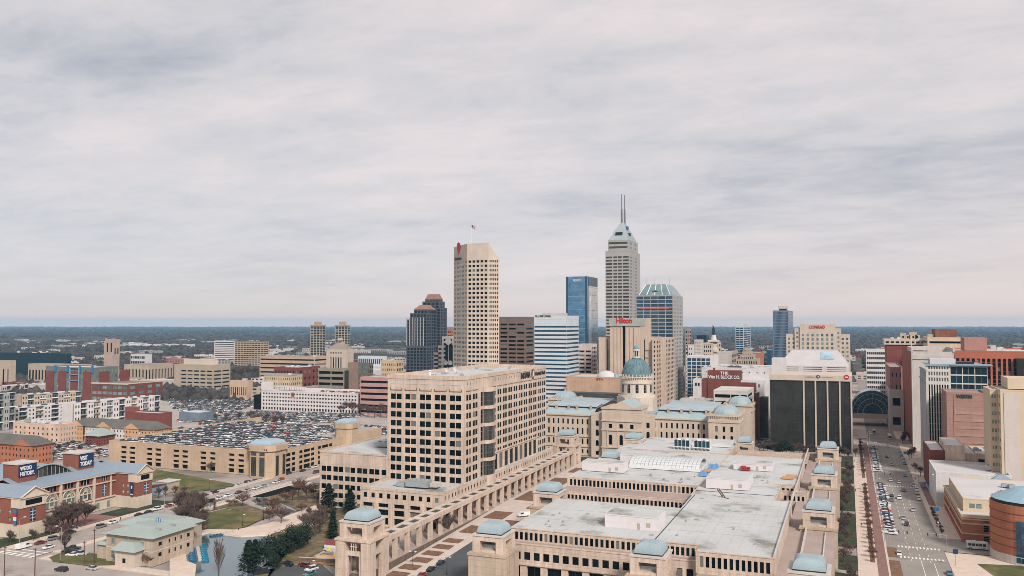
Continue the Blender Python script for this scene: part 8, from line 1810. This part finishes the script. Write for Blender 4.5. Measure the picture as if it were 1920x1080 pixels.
tpx(BT[1], 121, 1040, 42, 'bare_tree', 'small bare street tree beside the short row of cars by the boat house')
tpx(BTR[0], 278, 1062, 26, 'bare_tree', 'small dark bush-like tree against the corner of the boat house')
grp([(217, 862, 20), (232, 866, 18), (325, 878, 20), (396, 886, 22), (283, 872, 16)], 'small bare tree against the tan garage wall', 'small bare trees along the tan garage', BT)
for px, py, hp, lb in ((827, 1008, 46, 'nearer bare tree in front of the colonnade on the plaza'), (842, 1000, 42, 'farther bare tree in front of the colonnade on the plaza')): tpx(BT[3], px, py, hp, 'bare_tree', lb, z=1.2)
grp([(470, 790, 22), (482, 798, 26), (500, 800, 28), (516, 802, 26), (528, 798, 22), (448, 790, 18), (424, 790, 16), (405, 788, 14), (384, 790, 16), (440, 800, 16), (340, 812, 14)], 'dark leafless tree among the cars in front of the white garage', 'bare trees in the car parks', BT)
grp([(650, 775, 26), (662, 780, 30), (676, 778, 24), (690, 782, 24), (702, 784, 26), (714, 782, 28), (724, 784, 26), (640, 778, 20), (690, 772, 20), (708, 774, 22)], 'brownish bare tree beside the right end of the white garage', 'bare trees at the end of the white garage', BTR + BT)
grp([(440, 708, 20), (452, 712, 24), (466, 708, 22), (478, 706, 20), (488, 710, 18), (458, 700, 16), (445, 730, 14), (470, 735, 12), (420, 745, 12), (395, 745, 12), (455, 750, 12)], 'dark tree in the park between the two tan buildings', 'dark trees in the park behind the car park', RE + BT, 'park_tree')
grp([(150, 700, 12), (90, 712, 14), (110, 714, 14), (70, 712, 12), (130, 716, 12), (40, 720, 10)], 'dark tree between the long tan hall and the townhouses', 'trees behind the townhouses', BT)
grp([(90, 845, 16), (110, 850, 18), (125, 842, 14), (150, 850, 16), (185, 860, 14), (100, 862, 18), (135, 862, 16)], 'leafless tree over the shaded car park behind the museum', 'bare trees over the shaded car park', BT)
# right-hand lawns
for y0_, y1_ in ((258, 326), (336, 352), (368, 428), (438, 498), (514, 558)):
    y = y0_ + 4
    while y < y1_:
        tree((BTD + BT)[rt.randrange(6)], -1.5 + rt.uniform(-2.2, 2.0), y, .2, rt.uniform(.8, 1.1), rt.uniform(0, 6), 'bare_tree', 'leafless tree on the dark lawn beside the pavilion row', 'bare trees on the lawns by the pavilions'); y += rt.uniform(7, 12)
for y in list(np.arange(345, 505, 7)) + list(np.arange(540, 690, 9)): tree(BTR[rt.randrange(2)], 7.5, float(y), .14, rt.uniform(.5, .8), rt.uniform(0, 6), 'street_tree', 'small street tree in the row along the brick path', 'street trees along the brick path')
for y in np.arange(398, 450, 7.5): tree(BT[rt.randrange(4)], 35.2, float(y), .14, .5, rt.uniform(0, 6), 'street_tree', 'thin young tree on the pavement in front of the banded brick building', 'young trees by the banded brick building')
for x, y in ((36, 612), (38, 622), (40, 632), (36.5, 690), (38, 700), (39, 712), (40, 722), (42, 706), (36, 560), (38, 548)): tree(BT[rt.randrange(4)], x, y, .1, .95, rt.uniform(0, 6), 'bare_tree', 'leafless tree on the right pavement near the striped tower', 'bare trees by the striped tower')
for k in range(22): tree((BT + RE)[rt.randrange(6)], -58 + k * 2.9 + rt.uniform(-1, 1), 610 + rt.uniform(-12, 9), 0, rt.uniform(.8, 1.35), rt.uniform(0, 6), 'park_tree', 'dark tree along the foot of the smoked glass block', 'trees at the foot of the smoked glass block')
for x in (-200, -190, -120, -98, -88): tree(BT[1], x, 532, .1, .6, rt.uniform(0, 6), 'bare_tree', 'small bare tree on the capitol lawn', 'bare trees on the capitol lawn')
m = MB((-172, 310, 0))

# ------------------------------------------------ lamps, poles, people, boats, furniture
def lamp(x, y, h, lab, group=None, arm=(0, 1), double=False, z=0, col_=METAL):
    e = empty('street_lamp', (x, y, z), lab, 'street lamp', group); o = (x, y, z); m = MB(o); m.tube((x, y, z), (x, y, z + h), .13, .07, 6)
    hs = []
    for s_ in ((1, -1) if double else (1,)):
        q = (x + arm[0] * s_ * h * .2, y + arm[1] * s_ * h * .2, z + h + .3); m.tube((x, y, z + h - .1), q, .06, .05, 5); hs.append(q)
    m.box(x - .25, x + .25, y - .25, y + .25, z, z + .4); m.build('pole', col_, e)
    for q in hs: mm = MB(o); mm.box(q[0] - .35, q[0] + .35, q[1] - .35, q[1] + .35, q[2] - .1, q[2] + .12, 0, True); mm.build('lamp_head', FRAMEW, e)
def lpx(px, pyb, pyt, lab, **k): x, y = G(px, pyb); d = math.hypot(x, y); lamp(x, y, (pyb - pyt) / 1600 * d * .98, lab, **k)
lpx(114, 1050, 996, 'grey street lamp with a long arm on the corner lawn by the parked row', arm=(-1, 0)); lpx(36, 1026, 980, 'pale lamp post carrying the flag banner in front of the museum'); lpx(308, 960, 930, 'pale street lamp beside the museum annexe', arm=(-1, 0))
lpx(405, 950, 932, 'dark lamp post above the round lawn', col_=BLACK); lpx(392, 918, 902, 'thin dark lamp on the lawn before the tan garage', col_=BLACK); lpx(455, 987, 968, 'dark lamp post on the round lawn', col_=BLACK); lpx(494, 975, 955, 'dark lamp post on the canal path by the round lawn', col_=BLACK)
lpx(592, 1076, 1054, 'grey lamp at the right of the circular drive', arm=(-1, 0)); lpx(463, 925, 905, 'dark pole on the bridge pavement', col_=BLACK); lpx(546, 882, 850, 'tall grey lamp by the right side of the tan garage')
lpx(774, 1063, 1036, 'black double lamp beside the stone plinth of the colonnade', double=True, arm=(1, 0), col_=BLACK); lpx(838, 1078, 1046, 'black double lamp at the foot of the near left domed pavilion', double=True, arm=(1, 0), col_=BLACK)
lpx(697, 778, 768, 'grey lamp in front of the right end of the white garage')
for i, (px, a, b_) in enumerate(((1695, 1075, 1010), (1760, 1012, 985), (1752, 962, 900))): lpx(px, a if i else 1016, b_ if i else 985, ('lamp', 'thin lamp on the right pavement by the young trees', 'tall lamp beside the brick plaza')[i] if i else 'thin pole at the right end of the near crosswalk')
for i, y in enumerate(np.arange(380, 690, 34)): lamp(12.7, float(y), 8, 'slim street lamp in the line between the brick path and the angled cars', 'slim lamps along the brick path', arm=(1, 0))
for i, (px, yb, yt, lb) in enumerate(((8, 1080, 1032, 'brown wooden utility pole at the far left bottom edge'), (65, 1085, 1036, 'brown wooden utility pole second from the left at the bottom edge'), (158, 1058, 1020, 'dark wooden pole on the corner lawn of the boat house'), (176, 1060, 1000, 'rusty tall pole left of the boat house'))):
    x, y = G(px, yb); h_ = (yb - yt) / 1600 * math.hypot(x, y); e = empty('utility_pole', (x, y, 0), lb, 'utility pole'); m = MB((x, y, 0)); m.tube((x, y, 0), (x, y, h_), .2, .14, 7); m.build('pole', BROWNM, e); m = MB((x, y, 0)); m.box(x - .9, x + .9, y - .08, y + .08, h_ - .7, h_ - .5, 0, True); m.build('crossarm', BROWNM, e)
# street banners and signs
def signpost(x, y, h_, w_, hh_, mat, lab, name='sign', z=0):
    e = empty(name, (x, y, z), lab, 'sign'); m = MB((x, y, z)); m.tube((x, y, z), (x, y, z + h_), .1, .08, 5); m.build('pole', METAL, e); m = MB((x, y, z)); m.box(x - w_ / 2, x + w_ / 2, y - .08, y + .02, z + h_ - hh_, z + h_, 0, True); m.build('board', mat, e)
for i, (px, py, lb) in enumerate(((1792, 1062, 'blue square sign on a pole near the side street at the lower right'), (1757, 985, 'blue sign on a pole beside the young trees on the right pavement'), (1697, 862, 'light blue sign on the right pavement below the striped tower'))): x, y = G(px, py); signpost(x, y, (28, 30, 14)[i] / 1600 * math.hypot(x, y), 1.7, 1.7, NAVY if i == 0 else BLUE, lb)
for i, y in enumerate((403, 572, 600, 622, 640)): signpost(12.8, y, 3.6, .9, 2.0, BRICKO, ('orange banner post at the near end of the closer parked row', 'orange banner post at the near end of the farther parked row', 'second orange banner post in the farther parked row', 'third orange banner post in the farther parked row', 'last orange banner post in the farther parked row')[i], 'banner_post')
# umbrellas on the brick plaza
x, y = G(1738, 918)
rect('brick_plaza', 35.5, 38.6, 462, 528, .2, BRICKPAVE) 
for i, (dx, dy, lb) in enumerate(((-1.5, 4, 'blue patio umbrella nearest the street on the brick plaza'), (1.2, 9, 'dark blue patio umbrella against the white block on the brick plaza'), (1.0, -3, 'blue patio umbrella at the near end of the brick plaza'))):
    e = empty('patio_umbrella', (x + dx, y + dy, .2), lb, 'umbrella'); o = (x + dx, y + dy, .2); m = MB(o); m.tube(o, (o[0], o[1], 2.9), .06, .05, 5); m.build('pole', METAL, e); m = MB(o); m.cyl(o[0], o[1], 2.3, 3.2, 2.2, .1, 8); m.build('canopy', BLUE if i != 1 else NAVY, e)
# people
def person_mesh():
    bm = bmesh.new()
    J = dict(pel=(0, 0, .95), ch=(0, 0, 1.35), nk=(0, 0, 1.5), hd=(0, .02, 1.63), ht=(0, .02, 1.75), sl=(-.19, 0, 1.42), el=(-.25, .03, 1.12), hl=(-.24, .12, .86), sr=(.19, 0, 1.42), er=(.25, -.02, 1.12), hr=(.26, -.08, .86), ll=(-.1, 0, .88), kl=(-.1, .14, .48), fl=(-.1, .10, .06), tl=(-.1, .26, .04), lr=(.1, 0, .88), kr=(.1, -.02, .48), fr=(.1, -.22, .08), tr=(.1, -.08, .03))
    E_ = [('pel', 'ch'), ('ch', 'nk'), ('nk', 'hd'), ('hd', 'ht'), ('ch', 'sl'), ('sl', 'el'), ('el', 'hl'), ('ch', 'sr'), ('sr', 'er'), ('er', 'hr'), ('pel', 'll'), ('ll', 'kl'), ('kl', 'fl'), ('fl', 'tl'), ('pel', 'lr'), ('lr', 'kr'), ('kr', 'fr'), ('fr', 'tr')]
    me = bpy.data.meshes.new('person'); ks = list(J); me.from_pydata([J[k] for k in ks], [(ks.index(a), ks.index(b)) for a, b in E_], [])
    o = bpy.data.objects.new('p', me); col.objects.link(o); o.modifiers.new('s', 'SKIN'); ss = o.modifiers.new('u', 'SUBSURF'); ss.levels = 1
    rad = dict(pel=.15, ch=.17, nk=.06, hd=.10, ht=.07, sl=.07, el=.05, hl=.04, sr=.07, er=.05, hr=.04, ll=.10, kl=.07, fl=.05, tl=.04, lr=.10, kr=.07, fr=.05, tr=.04)
    for k, v in zip(ks, me.skin_vertices[0].data): v.radius = (rad[k], rad[k]); v.use_root = (k == 'pel')
    dg = bpy.context.evaluated_depsgraph_get(); out = bpy.data.meshes.new_from_object(o.evaluated_get(dg)); bpy.data.objects.remove(o)
    out.name = 'person'; out.materials.clear(); out.materials.append(wall('skin', (.42, .26, .19))); out.materials.append(plain('dark_coat', (.03, .03, .04), .9)); out.materials.append(plain('dark_trousers', (.02, .025, .04), .9))
    for p in out.polygons: z = p.center.z; p.material_index = 0 if z > 1.5 or (z < .92 and abs(p.center.x) > .2) else (1 if z > .9 else 2)
    return out
PM = person_mesh()
for px, py, rz, lb in ((1604, 922, .2, 'person in dark clothes walking on the pale path level with the third pavilion'), (1615, 987, 0, 'person in dark clothes walking on the pale path beside the trees, nearest the camera'), (1601, 857, 1, 'person standing on the far stretch of the pale path, left of two'), (1602, 866, 2, 'person close below another one on the far stretch of the pale path'), (1600, 832, 0, 'person at the far street corner by the smoked glass block'), (1158, 880, 1, 'person on the plaza in front of the capitol'), (226, 976, 1, 'person on the pavement in front of the museum steps'), (447, 996, 0, 'person on the promenade below the round lawn'), (1716, 900, 0, 'person on the brick plaza corner'), (1706, 845, 0, 'person on the pavement below the striped tower')):
    x, y = G(px, py, .16); o = link('person', PM, None, (x, y, .16)); o.rotation_euler = (0, 0, rz); tag(o, lb, 'person')
# boats at the landing
def boat(x, y, rz, mat, lab, group):
    e = empty('pedal_boat', (x, y, .1), lab, 'pedal boat', group, rz); m = MB(); m.prism([(-1.2, -.8), (1.0, -.8), (1.5, 0), (1.0, .8), (-1.2, .8)], 0, .45); m.build('hull', mat, e); m = MB(); m.box(-.6, -.45, -.5, .5, .45, .8); m.build('seat', FRAMEB, e)
for row, n, c0, c1, mt, gname in ((0, 8, (356, 1020), (362, 1052), plain('boat_blue', (.01, .11, .21), .5), 'nearer'), (1, 8, (379, 1022), (385, 1053), plain('boat_blue2', (.01, .15, .25), .5), 'farther')):
    for k in range(n): a = k / (n - 1); x, y = G(c0[0] + (c1[0] - c0[0]) * a, c0[1] + (c1[1] - c0[1]) * a); boat(x, y, .3, mt, 'blue pedal boat in the %s of the two packed columns beside the white jetty' % ('left' if row == 0 else 'right'), 'pedal boats, %s column' % ('left' if row == 0 else 'right'))
for k in range(9): x, y = G(399 + k * 5.6, 1006 - k * .9); boat(x, y, 1.2, MATS['boat_blue'], 'dark blue boat in the line moored along the far canal edge', 'boats along the far canal edge')
pts = [G(366, 1020), G(373, 1019), G(379, 1052), G(372, 1053)]; m = MB((pts[0][0], pts[0][1], 0)); m.prism(pts, .05, .4); o = m.build('jetty', PALE, None, False, (pts[0][0], pts[0][1], 0)); tag(o, 'short pale jetty between the two columns of blue boats', 'jetty')
# bridge and canal wall
bx = Bld('road_bridge', -287, 375, 'grey road bridge over the canal with pale parapets', 'bridge', wallm=GREYC)
m = MB(bx.o); m.box(-287.5, -286.6, 338, 398, -.1, 1.1); m.box(-307.5, -306.6, 338, 398, 0, 1.0); m.build('parapet', PALE, bx.e)
a = G(470, 945); b_ = G(545, 925); m = MB(bx.o); m.box(-286.4, -284.8, 352, 402, .0, .9); m.build('retaining_wall', PALE, bx.e)
m = MB(bx.o); m.poly([(-286.3, 360, .1), (-286.3, 392, .1), (-272, 386, .12), (-276, 362, .12)]); m.build('underpass_shade', DARKO, bx.e); bx.done()  # flat near-black sheet paints the shade where the canal runs under the bridge
# small monument above the lawn, playground, shed
x, y = G(402, 956); e = empty('monument', (x, y, 0), 'tall thin dark column monument beside a small white plinth above the round lawn', 'monument'); m = MB((x, y, 0)); m.box(x - .3, x + .3, y - .3, y + .3, 0, 5.5); m.build('column', BROWNM, e); m = MB((x, y, 0)); m.box(x - 4, x - 1, y - 1, y + 1.5, 0, 1.2); m.cyl(x - 2.5, y, 1.2, 3.2, .35, .2, 8, 1); m.build('plinth', [PALE, COPPERD], e)
x, y = G(617, 1042); e = empty('climbing_frame', (x, y, .1), 'green and yellow climbing frame on the round orange playground', 'climbing frame')
for k, (dx, mt) in enumerate(((-1.6, ROOFGR), (0, YELP), (1.6, ROOFGR))): m = MB((x, y, .1)); m.tube((x + dx, y, .1), (x + dx, y, 2.4), .1, .1, 5); m.cyl(x + dx, y, 2.3, 3.2, 1.1, .1, 6); m.build('roofed_post', mt, e)
m = MB((x, y, .1)); m.tube((x - 1.6, y, 1.8), (x - 4.2, y - 1, .2), .35, .35, 5); m.box(x - 1.8, x + 1.8, y - .6, y + .6, 1.2, 1.35, 0, True); m.build('slide', COPPER, e)
x, y = G(624, 1030); e = empty('shed', (x, y, 0), 'small white shed with a dark red roof beside the playground', 'shed'); m = MB((x, y, 0)); m.box(x - 2.6, x + 2.6, y - 2, y + 2, 0, 2.4); m.build('wall', FRAMEW, e); m = MB((x, y, 0)); gable(m, x - 2.6, x + 2.6, y - 2, y + 2, 2.4, 1.3, 'x', .3); m.build('roof', [BRICKD, FRAMEW], e)
# low walls and hedges near the canal
for i, (pts_, h_, mt, lb) in enumerate((([(640, 1056), (560, 1052)], 1.4, STONEW, 'dark stone garden wall below the playground'), ([(605, 938), (676, 960)], 2.2, BRICKP, 'pinkish garden wall with posts below the pines'), ([(560, 1000), (480, 1000)], .6, PALE, 'pale low wall along the far canal promenade'), ([(232, 1068), (316, 1078)], .8, PALE, 'low pale wall in front of the boat house'))):
    a, b_ = G(*pts_[0]), G(*pts_[1]); e = empty('garden_wall', (a[0], a[1], 0), lb, 'wall'); m = MB((a[0], a[1], 0)); d = Vector((b_[0] - a[0], b_[1] - a[1])); n_ = Vector((d.y, -d.x)).normalized() * .25
    q = [(a[0] - n_.x, a[1] - n_.y), (a[0] + n_.x, a[1] + n_.y), (b_[0] + n_.x, b_[1] + n_.y), (b_[0] - n_.x, b_[1] - n_.y)]; m.prism(q, 0, h_); m.build('wall', mt, e); m = MB((a[0], a[1], 0)); c_ = 1.25; m.prism([(p[0], p[1]) for p in q], h_, h_ + .12); m.build('coping', PALE, e)

# ------------------------------------------------ far suburbs: small buildings, woods
gf = random.Random(21)
fm = [WHITE, PALE, BRICKD, TANBR, GREYC, BRICKP, CREAM]
def far_box(x, y, w, l, h_, mat, lab, group):
    m = MB((x, y, 0)); m.box(x - w / 2, x + w / 2, y - l / 2, y + l / 2, 0, h_, 0); m.box(x - w / 2 - .2, x + w / 2 + .2, y - l / 2 - .2, y - l / 2 + .3, h_, h_ + .7, 0); nw = max(2, int(w / 7))
    for k in range(nw):
        for z in np.arange(1.5, h_ - 2, 4): a = x - w / 2 + (k + .25) * w / nw; m.poly([(a, y - l / 2 - .05, z), (a + w / nw * .5, y - l / 2 - .05, z), (a + w / nw * .5, y - l / 2 - .05, z + 1.7), (a, y - l / 2 - .05, z + 1.7)], 1)
    for _ in range(3): a, b_ = gf.uniform(-.38, .3) * w, gf.uniform(-.35, .3) * l; m.box(x + a, x + a + w * .09 + 1, y + b_, y + b_ + l * .1 + 1, h_, h_ + gf.uniform(1, 2.6), 0)
    m.poly([(x - w / 2, y - l / 2 + .3, h_ + .05), (x + w / 2, y - l / 2 + .3, h_ + .05), (x + w / 2, y + l / 2, h_ + .05), (x - w / 2, y + l / 2, h_ + .05)], 2)
    o = m.build('distant_building', [mat, DARKW, gf.choice([ROOFB, ROOFG, ROOFW])], None, False, (x, y, 0)); tag(o, lab, 'building', group)
used = []
def scatter(n, pxr, dr, wr, lr, hr, lab, group, mats=fm):
    k = 0; t_ = 0
    while k < n and t_ < n * 30:
        t_ += 1; px = gf.uniform(*pxr); D = gf.uniform(*dr); s_, c_ = math.sin(YAW), math.cos(YAW); xc = (px - 960) / 1600; x = (-s_ + c_ * xc) * D; y = (c_ + s_ * xc) * D; w = gf.uniform(*wr)
        if any(abs(x - u) < (w + v) * .6 and abs(y - q) < (w + v) * .6 for u, q, v in used): continue
        used.append((x, y, w)); far_box(x, y, w, gf.uniform(*lr), gf.uniform(*hr), gf.choice(mats), lab, group); k += 1
for px, D, w, h_, lb in ((262, 3200, 190, 9, 'long pale warehouse roof right of the bell tower in the far suburbs'), (318, 3300, 200, 9, 'long white warehouse at the far left of the cleared land'), (170, 3600, 170, 6, 'thin white line of a long roof left of the bell tower'), (690, 1350, 60, 16, 'white block with pale side beyond the temple roof'), (700, 1500, 80, 14, 'pinkish white flat block beyond the temple')):
    s_, c_ = math.sin(YAW), math.cos(YAW); xc = (px - 960) / 1600; far_box((-s_ + c_ * xc) * D, (c_ + s_ * xc) * D, w, 60, h_, WHITE, lb, None)
scatter(46, (-20, 850), (1250, 2000), (18, 50), (14, 30), (6, 14), 'low block in the tree-dotted streets beyond the left apartment slabs', 'low blocks beyond the left apartment slabs')
scatter(60, (-20, 850), (2000, 4500), (20, 90), (15, 50), (5, 10), 'small pale roof far out in the wooded suburbs on the left', 'far roofs on the left', [WHITE, PALE, WHITE, GREYC])
scatter(34, (1290, 1480), (1400, 3200), (15, 40), (12, 30), (6, 16), 'small block far out behind the column monument', 'far blocks behind the column monument')
scatter(30, (1590, 1930), (1300, 3600), (18, 60), (14, 40), (6, 12), 'small pale roof far out in the wooded suburbs on the right', 'far roofs on the right')
scatter(30, (1590, 1700), (900, 1300), (14, 24), (14, 26), (6, 18), 'small block lining the far end of the wide street', 'blocks at the far end of the wide street') if False else None
for i in range(14):
    for sx, x in ((0, -12 - gf.uniform(0, 6)), (1, 56 + gf.uniform(0, 6))): far_box(x, 960 + i * 42, 22, 34, gf.uniform(10, 24), gf.choice(fm), 'block on the %s side of the wide street beyond the glass arch' % ('left' if sx == 0 else 'right'), 'blocks on the %s side of the far street' % ('left' if sx == 0 else 'right'))
# mid-distance filler blocks on real street plots
scatter(30, (1240, 1480), (1050, 1350), (18, 34), (16, 30), (12, 30), 'mid-rise block in the streets behind the column monument', 'mid-rise blocks behind the monument')
scatter(22, (480, 840), (960, 1250), (18, 40), (16, 30), (8, 16), 'low block in the streets behind the tan and brick garages', 'low blocks behind the garages')
scatter(16, (-20, 330), (1050, 1280), (18, 40), (16, 30), (8, 14), 'low block in the streets round the bell tower', 'low blocks round the bell tower')
def woods(name, n, rng, size, hh_, lab, mat, pxr=(-160, 2080), clump=None):
    rs = np.random.RandomState(4 + n); px = rs.uniform(pxr[0], pxr[1], n); D = rng[0] * (rng[1] / rng[0]) ** rs.uniform(0, 1, n); s_, c_ = math.sin(YAW), math.cos(YAW); xc = (px - 960) / 1600
    x = (-s_ + c_ * xc) * D; y = (c_ + s_ * xc) * D
    dens = np.sin(x * .0021 + 1) + np.sin(y * .0027 + x * .0012) + rs.uniform(-1, 1, n); keep = dens > -.6
    keep &= ~((np.abs(x - 21) < 14) & (y < 2600))
    for u, q, v in used: keep &= ~((np.abs(x - u) < v * .62 + 6) & (np.abs(y - q) < v * .5 + 8))
    x, y, D = x[keep], y[keep], D[keep]; n = len(x)
    ang = np.arange(6) * math.pi / 3; tpl = [(0, 0, 1.0)] + [(math.cos(a) * .62, math.sin(a) * .62, .72) for a in ang] + [(math.cos(a + .5), math.sin(a + .5), .28) for a in ang] + [(math.cos(a) * .8, math.sin(a) * .8, 0) for a in ang]
    tpl = np.array(tpl); m_ = len(tpl); sz = size * (D / rng[0]) ** .55 * rs.uniform(.6, 1.4, n); hz_ = hh_ * rs.uniform(.6, 1.25, n)
    V = np.zeros((n, m_, 3)); jit = rs.uniform(.7, 1.3, (n, m_)); V[:, :, 0] = x[:, None] + tpl[None, :, 0] * sz[:, None] * jit; V[:, :, 1] = y[:, None] + tpl[None, :, 1] * sz[:, None] * jit; V[:, :, 2] = tpl[None, :, 2] * hz_[:, None] * jit - .2
    fs = [(0, 1 + i, 1 + (i + 1) % 6) for i in range(6)]
    for a, b_ in ((1, 7), (7, 13)):
        for i in range(6): j = (i + 1) % 6; fs += [(a + i, b_ + i, a + j), (a + j, b_ + i, b_ + j)]
    fs = np.array(fs); Fa = (fs[None, :, :] + (np.arange(n) * m_)[:, None, None]).reshape(-1)
    me = bpy.data.meshes.new(name); me.vertices.add(n * m_); me.vertices.foreach_set('co', V.ravel()); me.loops.add(len(Fa)); me.loops.foreach_set('vertex_index', Fa); nf_ = len(Fa) // 3; me.polygons.add(nf_); me.polygons.foreach_set('loop_start', np.arange(nf_) * 3); me.polygons.foreach_set('loop_total', np.full(nf_, 3)); me.update(calc_edges=True); me.materials.append(mat)
    o = link(name, me); tag(o, lab, 'woodland', kind='stuff')
WOOD = wall('winter_wood', (.050, .047, .043), .25, 0, scale=.02, island=.35, rough=1.0)
woods('woodland', 6000, (980, 1700), 5.0, 8, 'leafless street trees between the nearer low houses on the left', WOOD, (-160, 820))
woods('woodland', 17000, (1250, 5000), 6.5, 9, 'leafless suburban woodland between the far houses', WOOD)
woods('woodland', 16000, (4500, 24000), 16, 13, 'far wooded plain running to the horizon', WOOD)

# ------------------------------------------------ haze
hm = bpy.data.materials.new('haze'); hm.use_nodes = True; nt = hm.node_tree; nt.nodes.clear(); ou = nt.nodes.new('ShaderNodeOutputMaterial'); pv = nt.nodes.new('ShaderNodeVolumePrincipled')
pv.inputs['Color'].default_value = (.37, .68, .98, 1); pv.inputs['Density'].default_value = 4.4e-5; pv.inputs['Anisotropy'].default_value = .0
nt.links.new(pv.outputs[0], ou.inputs['Volume'])
m = MB(); m.box(-26000, 26000, -26000, 26000, -2, 256, 0, True); hz_o = m.build('haze', hm); hz_o['kind'] = 'stuff'
